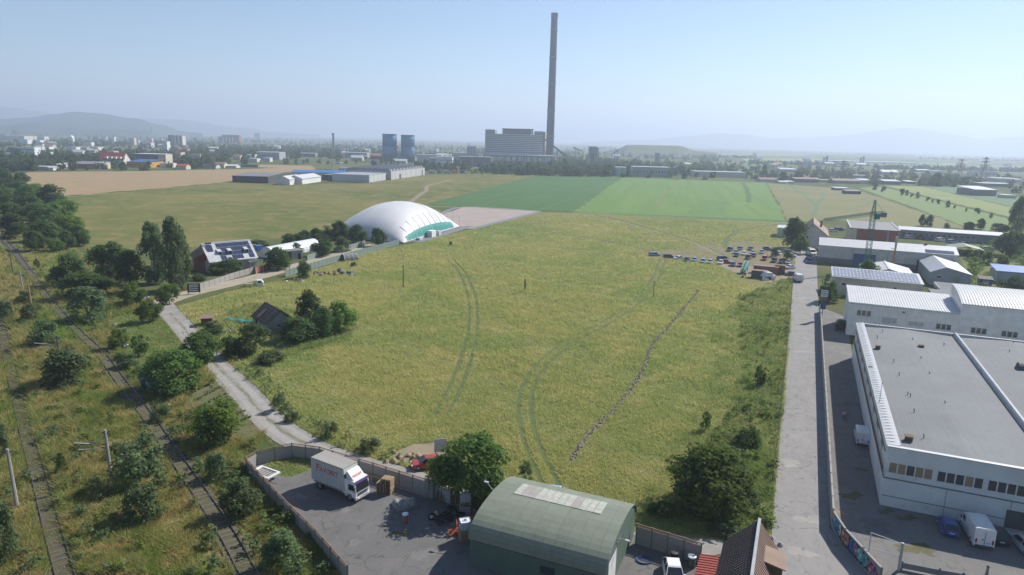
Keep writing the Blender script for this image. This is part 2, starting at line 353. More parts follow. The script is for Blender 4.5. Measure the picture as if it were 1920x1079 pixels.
# ================================================================== SETTING
HZ = 26000.0
mb = MB(); mb.face([(-HZ, -HZ, 0), (HZ, -HZ, 0), (HZ, HZ, 0), (-HZ, HZ, 0)]); tag(mb.build('ground', 'ground'), kind='structure')
hb = MB(); hb.b0(-HZ-500, HZ+500, -HZ-500, HZ+500, -1.0, 430.0)
m = bpy.data.materials.new('haze_air'); m.use_nodes = True; nt = m.node_tree; nt.nodes.clear()
pv = N(nt, 'ShaderNodeVolumePrincipled'); pv.inputs['Color'].default_value = (*HAZE_COLOR, 1); pv.inputs['Density'].default_value = HAZE_DENSITY
pv.inputs['Anisotropy'].default_value = HAZE_ANISO
mo = N(nt, 'ShaderNodeOutputMaterial'); nt.links.new(pv.outputs[0], mo.inputs['Volume']); M['haze_air'] = m
tag(hb.build('haze', 'haze_air'), kind='stuff')
Z1, Z2, Z3, Z4, Z5 = .004, .008, .012, .016, .020
sheet('meadow', [(335, 575), (372, 640), (410, 690), (450, 740), (495, 790), (560, 838), (640, 868), (745, 895), (830, 940), (900, 1000), (1190, 1002), (1300, 1030), (1440, 1045), (1455, 900), (1470, 760), (1488, 515), (1478, 418), (1310, 411), (1075, 399), (1012, 398), (884, 430), (770, 458), (700, 470), (560, 515), (430, 548)], 'meadow', Z1, rough=1.0, step=7)
sheet('pasture', [(104, 370), (330, 352), (435, 341), (520, 347), (690, 344), (800, 329), (900, 326), (1008, 328), (800, 384), (835, 400), (650, 430), (540, 446), (370, 462), (160, 470), (120, 420)], 'pasture', Z1, rough=2.0, step=7)
sheet('wheat_field', [(12, 330), (60, 323), (270, 321), (470, 317), (590, 313), (590, 319), (440, 331), (436, 340), (330, 351), (103, 369), (60, 352)], 'wheat', Z2, rough=2.5, step=7)
sheet('crop_field', [(1003, 331), (1166, 333), (1076, 397), (930, 391), (800, 383)], 'crop_dark', Z2, rough=1.6, step=7)
sheet('crop_field', [(1167, 333), (1436, 343), (1476, 417), (1310, 410), (1077, 397)], 'crop_light', Z2, rough=1.6, step=7)
sheet('crop_patch', [(1315, 376), (1372, 377), (1352, 404), (1286, 401)], 'crop_mid', Z3, rough=2.5, step=7)
sheet('crop_headland', [(1150, 400), (1476, 414), (1476, 418), (1310, 411), (1150, 403)], 'crop_dark', Z3)
sheet('brown_field', [(1440, 344), (1606, 356), (1815, 428), (1700, 426), (1560, 412), (1480, 417)], 'strip_brown', Z1, rough=1.5, step=7)
sheet('green_strip', [(1612, 353), (1652, 350), (1905, 414), (1900, 440), (1820, 428)], 'strip_green', Z1, rough=1.2, step=7)
sheet('yellow_strip', [(1657, 348), (1728, 350), (1918, 394), (1912, 412)], 'strip_yellow', Z1, rough=1.2, step=7)
sheet('blue_green_strip', [(1732, 350), (1830, 351), (1919, 372), (1919, 393)], 'strip_blue', Z1, rough=1.5, step=7)
sheet('weed_yard', [(1795, 470), (1850, 455), (1919, 480), (1919, 500), (1860, 540), (1820, 530)], 'verge', Z1, rough=0.8)
sheet('paved_lot', [(822, 404), (872, 388), (1013, 397), (884, 430), (858, 428)], 'paving', Z2, rough=0.5, step=7)
for i, pts in enumerate([[(884, 429.5), (1012, 397.3)], [(822, 404), (872, 388.6), (1012, 396.4)]]): ribbon('paving_edge', pts, 3.2, 'mid_grey', Z3, .1)
# far fields, greenhouses
for pts, mt, nm in [([(1390, 296), (1540, 298), (1530, 304), (1400, 303)], 'strip_yellow', 'far_field'), ([(1650, 305), (1920, 312), (1920, 325), (1700, 318)], 'strip_blue', 'far_field'),
                    ([(1290, 286), (1520, 289), (1500, 294), (1300, 291)], 'strip_brown', 'far_field'), ([(1880, 312), (1920, 313), (1920, 318), (1875, 316)], 'wheat', 'far_field'),
                    ([(1560, 303), (1800, 306), (1780, 311), (1560, 308)], 'strip_green', 'far_field'), ([(1380, 306), (1470, 308), (1460, 315), (1390, 313)], 'crop_dark', 'far_field'),
                    ([(480, 309), (590, 311), (570, 316), (480, 314)], 'wheat', 'far_field'), ([(1700, 290), (1900, 293), (1890, 297), (1720, 295)], 'strip_brown', 'far_field')]:
    sheet(nm, pts, mt, Z1)
# ground round the railway, yards
sheet('railside_ground', [(-260, 1079), (-260, 600), (-60, 440), (0, 405), (40, 400), (150, 470), (220, 540), (300, 560), (335, 600), (380, 665), (440, 745), (500, 800), (470, 868), (530, 955), (590, 1015), (650, 1079)], 'railside', Z1, rough=0.6)
sheet('lawn', [(205, 600), (300, 570), (330, 610), (372, 665), (330, 700), (290, 720), (230, 660)], 'verge', Z2, rough=0.6)
sheet('garden_plot', [(345, 742), (405, 715), (455, 760), (500, 800), (470, 835), (405, 800)], 'dirt_dark', Z2, rough=0.4)
sheet('road_verge', [(1380, 560), (1440, 540), (1488, 520), (1478, 640), (1466, 770), (1452, 905), (1448, 1010), (1330, 1005), (1235, 975), (1280, 900), (1350, 800), (1395, 690)], 'verge', Z2, rough=0.9)
sheet('garden_ground', [(395, 600), (470, 570), (560, 585), (670, 600), (655, 640), (560, 665), (480, 680), (420, 665), (380, 625)], 'verge', Z2, rough=0.8)
ROADW = 4.6
def rw(t): return 5.4-1.0*t
ribbon('gravel_road', [(835, 920), (745, 893), (660, 868), (600, 848), (545, 818), (500, 783), (455, 733), (410, 690), (372, 648), (338, 608), (312, 580), (303, 568)], 4.5, 'gravel', Z4)
ribbon('lane_grass', [(620, 855), (545, 818), (500, 783), (455, 733), (410, 690), (372, 648), (338, 608), (312, 580)], .4, 'lane_mid', Z5, .18, .8, gap=True)
ribbon('gravel_road', [(300, 569), (345, 553), (420, 535), (500, 515), (590, 490), (680, 465), (752, 449)], 6.0, 'dirt_road', Z3)
for off in (-1.0, 1.0): ribbon('wheel_track', [(660, 868), (600, 848), (545, 818), (500, 783), (455, 733), (410, 690), (372, 648), (338, 608)], 1.0, 'wheel_path', Z5, .06, 3, offset=off)
sheet('concrete_road', [(1488, 515), (1480, 600), (1469, 740), (1457, 880), (1447, 1000), (1455, 1079), (1470, 1130), (1690, 1130), (1652, 1078), (1556, 990), (1553, 900), (1546, 750), (1535, 580), (1531, 490), (1531, 466), (1494, 464)], 'conc_road', Z3)
sheet('alley_ground', [(1536, 575), (1600, 600), (1592, 630), (1650, 943), (1960, 1012), (2050, 1040), (2050, 1130), (1700, 1130), (1653, 1076), (1558, 988), (1553, 880), (1547, 750)], 'alley', Z3)
sheet('yard_ground', [(466, 872), (482, 862), (545, 846), (600, 853), (700, 885), (800, 918), (840, 935), (900, 985), (1190, 1003), (1310, 1043), (1440, 1060), (1440, 1180), (700, 1180), (655, 1085), (592, 1015), (530, 950)], 'asphalt', Z3)
sheet('yard_path', [(1190, 990), (1300, 1010), (1370, 1018), (1400, 1040), (1310, 1040), (1190, 1003)], 'gravel', Z3, rough=0.5)
sheet('parking_dirt', [(1370, 480), (1420, 500), (1490, 505), (1488, 520), (1440, 530), (1390, 515), (1340, 495)], 'dirt', Z2, rough=0.8)
sheet('trampled_ground', [(1212, 472), (1280, 466), (1340, 456), (1400, 452), (1445, 458), (1490, 468), (1490, 506), (1400, 500), (1372, 492), (1300, 488), (1215, 484)], 'trampled', Z2, rough=1.2)
sheet('dirt_patch', [(735, 850), (775, 832), (830, 830), (850, 860), (800, 868), (745, 868)], 'dirt', Z2, rough=0.5)
sheet('dirt_patch', [(1005, 918), (1040, 910), (1090, 935), (1040, 945)], 'dirt', Z2, rough=0.5)
sheet('yard_grass', [(500, 862), (545, 850), (590, 860), (585, 880), (540, 895), (505, 885)], 'verge', Z4, rough=0.35)
# stains and repairs
for cx, cy, r, mt in [(1500, 560, 2.2, 'wheel_path'), (1482, 868, 1.6, 'wheel_path'), (1508, 660, 1.8, 'wheel_path'), (1520, 975, 1.5, 'wheel_path'), (1500, 1035, 1.3, 'wheel_path'), (648, 958, .6, 'alley'), (665, 1018, .8, 'alley'), (560, 930, 1.0, 'alley'), (790, 1040, 1.4, 'alley'), (752, 1000, .9, 'dirt_dark'), (1580, 760, 1.6, 'asphalt'), (1640, 985, 2.2, 'asphalt'), (1720, 1030, 1.8, 'dirt_dark'), (1598, 930, 1.4, 'dirt_dark'), (1570, 960, .9, 'dirt'), (1556, 800, .6, 'dirt'), (1660, 960, .9, 'dirt_dark'), (1700, 972, 1.0, 'dirt_dark'), (1612, 880, .8, 'dirt_dark')]: blotch(cx, cy, r, mt, Z4)
for cx, cy, r, mt in [(520, 640, 3, 'verge'), (1180, 520, 5, 'strip_brown'), (880, 520, 6, 'strip_brown'), (1010, 600, 5, 'strip_brown'), (760, 620, 4, 'strip_brown'), (690, 740, 2.5, 'strip_brown'), (1330, 640, 3, 'strip_brown'), (300, 430, 6, 'strip_brown'), (230, 410, 8, 'strip_brown'), (420, 400, 9, 'strip_brown'), (330, 450, 5, 'strip_brown'), (560, 420, 6, 'strip_brown')]: blotch(cx, cy, r, 'pasture' if mt == 'strip_brown' else mt, .006)
# dirt tracks and tyre tracks
ribbon('dirt_track', [(1088, 401), (1140, 408), (1190, 421), (1245, 437), (1290, 451), (1330, 468), (1362, 484), (1400, 497), (1484, 505)], 2.6, 'dirt_dark', Z3, .4)
ribbon('dirt_track', [(1095, 402), (1140, 410), (1190, 423), (1245, 439), (1290, 452), (1330, 469), (1362, 485), (1400, 498), (1484, 505)], 1.3, 'dirt', Z4, .4)
ribbon('dirt_track', [(960, 422), (1040, 437), (1120, 449), (1180, 461), (1240, 478), (1290, 484), (1370, 488)], 2.0, 'dirt_dark', Z2, .4)
ribbon('dirt_track', [(870, 458), (950, 462), (1060, 466), (1160, 474), (1230, 480), (1300, 487), (1370, 490)], 1.2, 'dirt_dark', Z2, .3)
ribbon('dirt_track', [(845, 338), (812, 346), (800, 350), (799, 358), (788, 365), (775, 375), (771, 381), (790, 386), (860, 389)], 3.4, 'dirt', Z3, .4)
ribbon('dirt_track', [(1475, 345), (1500, 360), (1521, 378), (1530, 388), (1524, 405)], 3, 'strip_blue', Z3, .4)
ribbon('dirt_track', [(1545, 362), (1540, 375), (1525, 385)], 3, 'strip_blue', Z3, .4)
ribbon('dirt_track', [(1358, 465), (1362, 450), (1378, 438), (1410, 428), (1470, 420)], 2.4, 'track_grass', Z2, .4)
ribbon('dirt_track', [(1275, 338), (1250, 362), (1228, 394)], 2.0, 'strip_brown', Z4, .4)
ribbon('dirt_track', [(1393, 343), (1402, 360), (1404, 380)], 4, 'crop_dark', Z4, .6)
ribbon('dirt_track', [(1440, 345), (1462, 378), (1479, 413)], 1.8, 'strip_brown', Z4, .3)
ribbon('dirt_track', [(1075, 398), (1310, 410), (1478, 418)], 1.6, 'dirt', Z4, .3)
A = [(845, 487), (868, 515), (884, 555), (888, 595), (884, 635), (870, 685), (850, 735), (826, 780)]
B = [(1243, 487), (1228, 525), (1190, 570), (1130, 610), (1060, 648), (1012, 690), (988, 735), (985, 780), (1000, 840), (1026, 895), (1034, 915)]
for L in (A, B):
    for off in (-.95, .95): ribbon('tyre_track', L, .8, 'track_grass', Z4, .14, 1.5, offset=off)
ribbon('trench', [(1310, 545), (1282, 580), (1250, 618), (1222, 650), (1208, 690), (1180, 735), (1145, 775), (1105, 815), (1066, 868)], .75, 'trench_soil', Z3, .3, 1.2)
# spoil beside the trench: clods as real lumps
V = []; F = []
L = smooth_line([g(*p) for p in [(1310, 545), (1282, 580), (1250, 618), (1222, 650), (1208, 690), (1180, 735), (1145, 775), (1105, 815), (1066, 868)]], .35)
def lump(V, F, c, r, hz):
    k = len(V); n = 6
    for a, (rr, z) in enumerate(((1, 0), (.75, .6), (.3, 1))):
        for i in range(n):
            t = 2*math.pi*i/n+a*.4; q = r*rr*random.uniform(.75, 1.25); V.append((c.x+q*math.cos(t), c.y+q*math.sin(t), c.z+z*hz))
    for a in (0, 1):
        for i in range(n): F.append((k+a*n+i, k+a*n+(i+1) % n, k+(a+1)*n+(i+1) % n)); F.append((k+a*n+i, k+(a+1)*n+(i+1) % n, k+(a+1)*n+i))
    for i in range(1, n-1): F.append((k+2*n, k+2*n+i, k+2*n+i+1))
for p in L:
    for q in range(2): lump(V, F, p+Vector((random.gauss(0, .28), random.gauss(0, .28), 0)), random.uniform(.08, .26), random.uniform(.06, .2))
tag(link('spoil_clods', array_from('spoil_clods', V, F, 'trench_soil')), kind='stuff')
# hills: ridge lines at their own distance
def hill(name, prof, D, mat, h_wob=.03, foot=2.2, rows=9):
    P = []
    for i in range(len(prof)-1):
        n = max(2, int((prof[i+1][0]-prof[i][0])/6))
        for k in range(n):
            t = k/n; t = t*t*(3-2*t) if True else t
            P.append((prof[i][0]+(prof[i+1][0]-prof[i][0])*k/n, prof[i][1]+(prof[i+1][1]-prof[i][1])*t))
    P.append(prof[-1]); V = []; F = []; nc = len(P)
    for r in range(rows+1):
        s = r/rows                                # 0 front foot, .6 crest, 1 back foot
        for i, (px, py) in enumerate(P):
            c = at_depth(px, py, D); H = max(c.z, 2.0)
            if s <= .6: q = s/.6; y = D-H*foot*(1-q)*2.2; z = H*(q**1.25)
            else: q = (s-.6)/.4; y = D+H*foot*q*1.5; z = H*(1-q)**1.3
            wv = math.sin(i*.55+r*1.7)*math.sin(i*.23-r*.8)
            z = z*(1+h_wob*3*wv*(1 if 0 < r < 5 else 0)) if r != round(.6*rows) else z
            V.append((c.x*(y/D), y, max(z, -.5) if 0 < r < rows else -.5))
    for r in range(rows):
        for i in range(nc-1): F.append((r*nc+i, r*nc+i+1, (r+1)*nc+i+1, (r+1)*nc+i))
    return tag(link(name, array_from(name, V, F, mat, True)), kind='structure')
hill('hill', [(-260, 232), (-120, 226), (0, 221), (55, 218), (100, 211), (140, 206), (180, 209), (250, 219), (300, 232), (345, 246), (380, 249)], 5200, 'hill_green')
hill('hill', [(-200, 236), (0, 234), (60, 229), (130, 233), (200, 241), (280, 245)], 4200, 'hill_green')
hill('hill', [(-300, 190), (-60, 192), (20, 198), (70, 206), (120, 213), (200, 222), (260, 220), (330, 222), (450, 238), (520, 248), (600, 252)], 9500, 'hill_green')
hill('hill', [(1090, 266), (1200, 262), (1290, 254), (1350, 248), (1400, 250), (1440, 257), (1500, 256), (1560, 254), (1610, 248), (1660, 240), (1705, 236), (1740, 240), (1790, 249), (1840, 259), (1880, 255), (1930, 252), (2050, 246), (2200, 270)], 10500, 'hill_green')
hill('spoil_heap', [(1120, 287), (1160, 279), (1174, 270.5), (1182, 270), (1272, 271.5), (1310, 283), (1345, 286)], 2300, 'mound', .01)
# ------------------------------------------------------------------ railway
def offset_line(L, off):
    out = []
    for i, p in enumerate(L):
        d = (L[min(i+1, len(L)-1)]-L[max(i-1, 0)]).normalized(); out.append(p+Vector((-d.y, d.x, 0))*off)
    return out
def sweep(mb, L, w, z0, z1):
    a, b = offset_line(L, w/2), offset_line(L, -w/2)
    rings = [[(a[i].x, a[i].y, z0), (b[i].x, b[i].y, z0), (b[i].x, b[i].y, z1), (a[i].x, a[i].y, z1)] for i in range(len(L))]
    mb.loft(rings)
def railway(name, label, pts, sl_mat, nmax, px_ext, ballw, gauge=1.435, sp=.62):
    P = [g(*p) for p in pts]
    if px_ext: P = [P[0]+(P[0]-P[1]).normalized()*px_ext]+P
    L = smooth_line(P, 3.0)
    r = thing(name, label, 'railway', L[len(L)//3]); r['kind'] = 'structure'; o = L[len(L)//3]
    L0 = [p-o for p in L]
    bed = MB(); sweep(bed, L0, ballw, .0, .11); bed.build('ballast_bed', 'ballast', r)
    for s in (-1, 1):
        mb = MB(); sweep(mb, offset_line(L0, s*gauge/2), .08, .12, .25); mb.build('rail', 'steel_rail', r)
    sb = MB(); sb.box(0, 0, 0, 2.3, .24, .16); me = sb.mesh('sleeper', sl_mat)
    # walk along
    Lf = smooth_line(P, .5); acc = 0; cnt = 0; last = Lf[0]; spots = []
    for i in range(1, len(Lf)):
        acc += (Lf[i]-last).length; last = Lf[i]
        if acc >= sp:
            acc = 0; d = (Lf[i]-Lf[i-1]).normalized(); spots.append((Lf[i], math.atan2(d.y, d.x)-math.pi/2))
    spots.sort(key=lambda s: s[0].length)
    vis = [s for s in spots if 30 < s[0].length]
    for q, a in vis[:nmax]:
        s = link('sleeper', me, r, (q.x-o.x+random.uniform(-.02, .02), q.y-o.y, .06+random.uniform(-.03, .012)), a+random.uniform(-.02, .02))
    if len(vis) > nmax:
        mb = MB()
        for q, a in vis[nmax:]: mb.box(q.x-o.x, q.y-o.y, .06, 2.3, .24, .16, a)
        tag(mb.build('far_sleepers', sl_mat, r), kind='stuff')
    return L
RL1 = railway('main_railway_track', 'main railway track in dry straw grass at the far left beside the catenary posts', [(122, 1078), (103, 1010), (80, 920), (55, 830), (35, 750), (18, 680), (5, 620), (-12, 545), (-25, 490), (-34, 450)], 'sleeper_conc', 230, 12, 3.6)
RL2 = railway('railway_siding', 'overgrown rusty siding between green bushes running past the walled yard', [(467, 1079), (430, 1010), (385, 940), (330, 860), (275, 780), (222, 710), (185, 660), (135, 612), (90, 560), (55, 510), (25, 470), (-2, 440)], 'sleeper', 230, 12, 2.5)
# ================================================================== VEGETATION
def crown_arrays(seed, nleaf, nclump, leaf, prof, z0=.12, clump=(.13, .21), core=.3, droop=0.0):
    r = np.random.default_rng(seed); C = []
    while len(C) < nclump:
        z = r.uniform(z0+.05, .97); t = (z-z0)/(1-z0); R = prof(t)
        a = r.uniform(0, 2*np.pi); q = R*np.sqrt(r.uniform(.18, 1.0))
        C.append((q*np.cos(a)*.80, q*np.sin(a)*.80, z-.04, r.uniform(*clump)))
    C = np.array(C); w = C[:, 3]**2; idx = r.choice(len(C), nleaf, p=w/w.sum()); c = C[idx]
    d = r.normal(size=(nleaf, 3)); d[:, 2] += .25; d /= np.linalg.norm(d, axis=1)[:, None]
    p = c[:, :3]+d*(c[:, 3]*r.uniform(.55, 1.08, nleaf))[:, None]
    if droop: p[:, 2] -= droop*np.linalg.norm(p[:, :2], axis=1)
    keep = p[:, 2] > z0*.5; p, d = p[keep], d[keep]; n_ = len(p)
    ctr = np.array([0, 0, .5]); out = (p-ctr)/np.linalg.norm(p-ctr, axis=1)[:, None]
    n = d*.6+out*.35+r.normal(size=(n_, 3))*.55; n[:, 2] += .2; n /= np.linalg.norm(n, axis=1)[:, None]
    t = np.cross(n, r.normal(size=(n_, 3))); t /= np.linalg.norm(t, axis=1)[:, None]; b = np.cross(n, t)
    s = leaf*r.uniform(.6, 1.35, n_)[:, None]; a_ = s*r.uniform(.45, .8, n_)[:, None]
    V = np.stack([p-t*s, p+b*a_+n*s*.15, p+t*s, p-b*a_+n*s*.15], 1).reshape(-1, 3)
    return V, np.arange(len(V)).reshape(-1, 4)
round_p = lambda t: .5*np.sqrt(max(1-(2*t-.92)**2, .02))*1.0 if t > .1 else .32
tall_p = lambda t: .5*(.55+.45*np.sin(np.pi*min(t*1.1, 1)))*(1 if t < .75 else (1-t)*3.2+.2)
bush_p = lambda t: .5*np.sqrt(max(1-t*t, .03))
cone_p = lambda t: .5*(1.02-t)**.8
def trunk_mb(h, r, limbs, seed, spread=.22):
    rn = random.Random(seed); mb = MB(); q = (rn.uniform(-.02, .02), rn.uniform(-.02, .02), h)
    mb.tube((0, 0, -.01), q, r, r*.6, 7)
    for i in range(limbs):
        a = 2*math.pi*i/limbs+rn.uniform(-.4, .4); e = (q[0]+spread*math.cos(a), q[1]+spread*math.sin(a), h+rn.uniform(.18, .4))
        k = (q[0]*.7, q[1]*.7, h*rn.uniform(.75, 1)); mb.tube(k, e, r*.5, r*.15, 5)
    return mb
TREES = {}
def proto(kind, specs, mat, th, tr, limbs, spread=.22):
    out = []
    for i, kw in enumerate(specs):
        V, F = crown_arrays(**kw); out.append((array_from(kind+'_crown', V, F, mat), trunk_mb(th, tr, limbs, kw['seed'], spread).mesh(kind+'_trunk', 'bark')))
    TREES[kind] = out
proto('walnut', [dict(seed=s, nleaf=9000, nclump=56, leaf=.025, prof=round_p, clump=(.06, .19)) for s in (1, 2, 3)], 'leaf_walnut', .34, .03, 6)
proto('broad', [dict(seed=s, nleaf=4600, nclump=38, leaf=.031, prof=round_p, clump=(.07, .2)) for s in (5, 6, 7)], 'leaf_dark', .32, .03, 5)
proto('bright', [dict(seed=s, nleaf=4200, nclump=40, leaf=.031, prof=round_p, clump=(.08, .19)) for s in (9, 10)], 'leaf_bright', .32, .028, 5)
proto('poplar', [dict(seed=s, nleaf=5200, nclump=46, leaf=.028, prof=tall_p, z0=.06, clump=(.09, .15)) for s in (12, 13)], 'leaf_grey', .6, .035, 6, .2)
proto('bush', [dict(seed=s, nleaf=3000, nclump=34, leaf=.034, prof=bush_p, z0=-.04, clump=(.07, .21)) for s in (15, 16, 17)], 'leaf_grey', .3, .02, 5)
proto('dbush', [dict(seed=s, nleaf=3000, nclump=32, leaf=.034, prof=bush_p, z0=-.04, clump=(.07, .21)) for s in (19, 20)], 'leaf_dark', .3, .02, 5)
proto('feather', [dict(seed=s, nleaf=1900, nclump=30, leaf=.034, prof=bush_p, z0=-.02, clump=(.06, .17)) for s in (22, 23)], 'leaf_grey', .55, .015, 9, .32)
proto('young', [dict(seed=s, nleaf=700, nclump=16, leaf=.05, prof=tall_p, z0=.15, clump=(.08, .16)) for s in (25, 26)], 'leaf_walnut', .5, .03, 4)
proto('conifer', [dict(seed=31, nleaf=1500, nclump=40, leaf=.04, prof=cone_p, z0=.05, clump=(.06, .12))], 'leaf_dark', .6, .03, 3)
proto('far', [dict(seed=s, nleaf=420, nclump=12, leaf=.085, prof=round_p, z0=.04, clump=(.16, .26)) for s in (41, 42, 43)], 'leaf_far', .3, .035, 3)
proto('farbig', [dict(seed=s, nleaf=900, nclump=18, leaf=.06, prof=round_p, z0=.04, clump=(.14, .24)) for s in (45, 46)], 'leaf_far', .3, .03, 3)
proto('fartall', [dict(seed=s, nleaf=360, nclump=16, leaf=.075, prof=tall_p, z0=.04, clump=(.12, .2)) for s in (48, 49)], 'leaf_far', .4, .035, 3)
NAMES = dict(walnut='walnut_tree', broad='broadleaf_tree', bright='broadleaf_tree', poplar='poplar_tree', bush='bush', dbush='bush', feather='shrub', young='young_tree', conifer='conifer_tree', far='town_tree', farbig='town_tree', fartall='town_poplar')
CATS = dict(bush='bush', dbush='bush', feather='shrub')
TN = [0]
def plant(kind, base, w, h, label, group=None, wash=False, var=None):
    TN[0] += 1; i = TN[0] if var is None else var
    cm, tm = TREES[kind][i % len(TREES[kind])]
    t = thing(NAMES[kind], label, CATS.get(kind, 'tree'), (base.x, base.y, 0), random.uniform(0, 6.28), group)
    t.scale = (w*random.uniform(.95, 1.05), w*random.uniform(.95, 1.05), h)
    link('crown', cm, t); link('trunk', tm, t)
    if wash:
        mb = MB(); mb.tube((0, 0, 0), (0, 0, .2), .034, .031, 8, cap=False); tag(mb.build('painted_base', 'limewash', t), label='whitewashed lower trunk')
    return t
def tree(kind, cx, by, ty, wpx, label, group=None, **kw):
    if cx < 700 and kind != 'young': wpx *= 1.13; ty -= (by-ty)*.05
    p = g(cx, by); s = mpp(p); dep = math.atan2(CAM_H, math.hypot(p.x, p.y))
    w = wpx*s*.98; vis = (by-ty)*s
    h = max((vis-.35*w*math.sin(dep))/math.cos(dep), vis*.55); return plant(kind, p, w, h, label, group, **kw)
GR = 'garden and trackside trees'
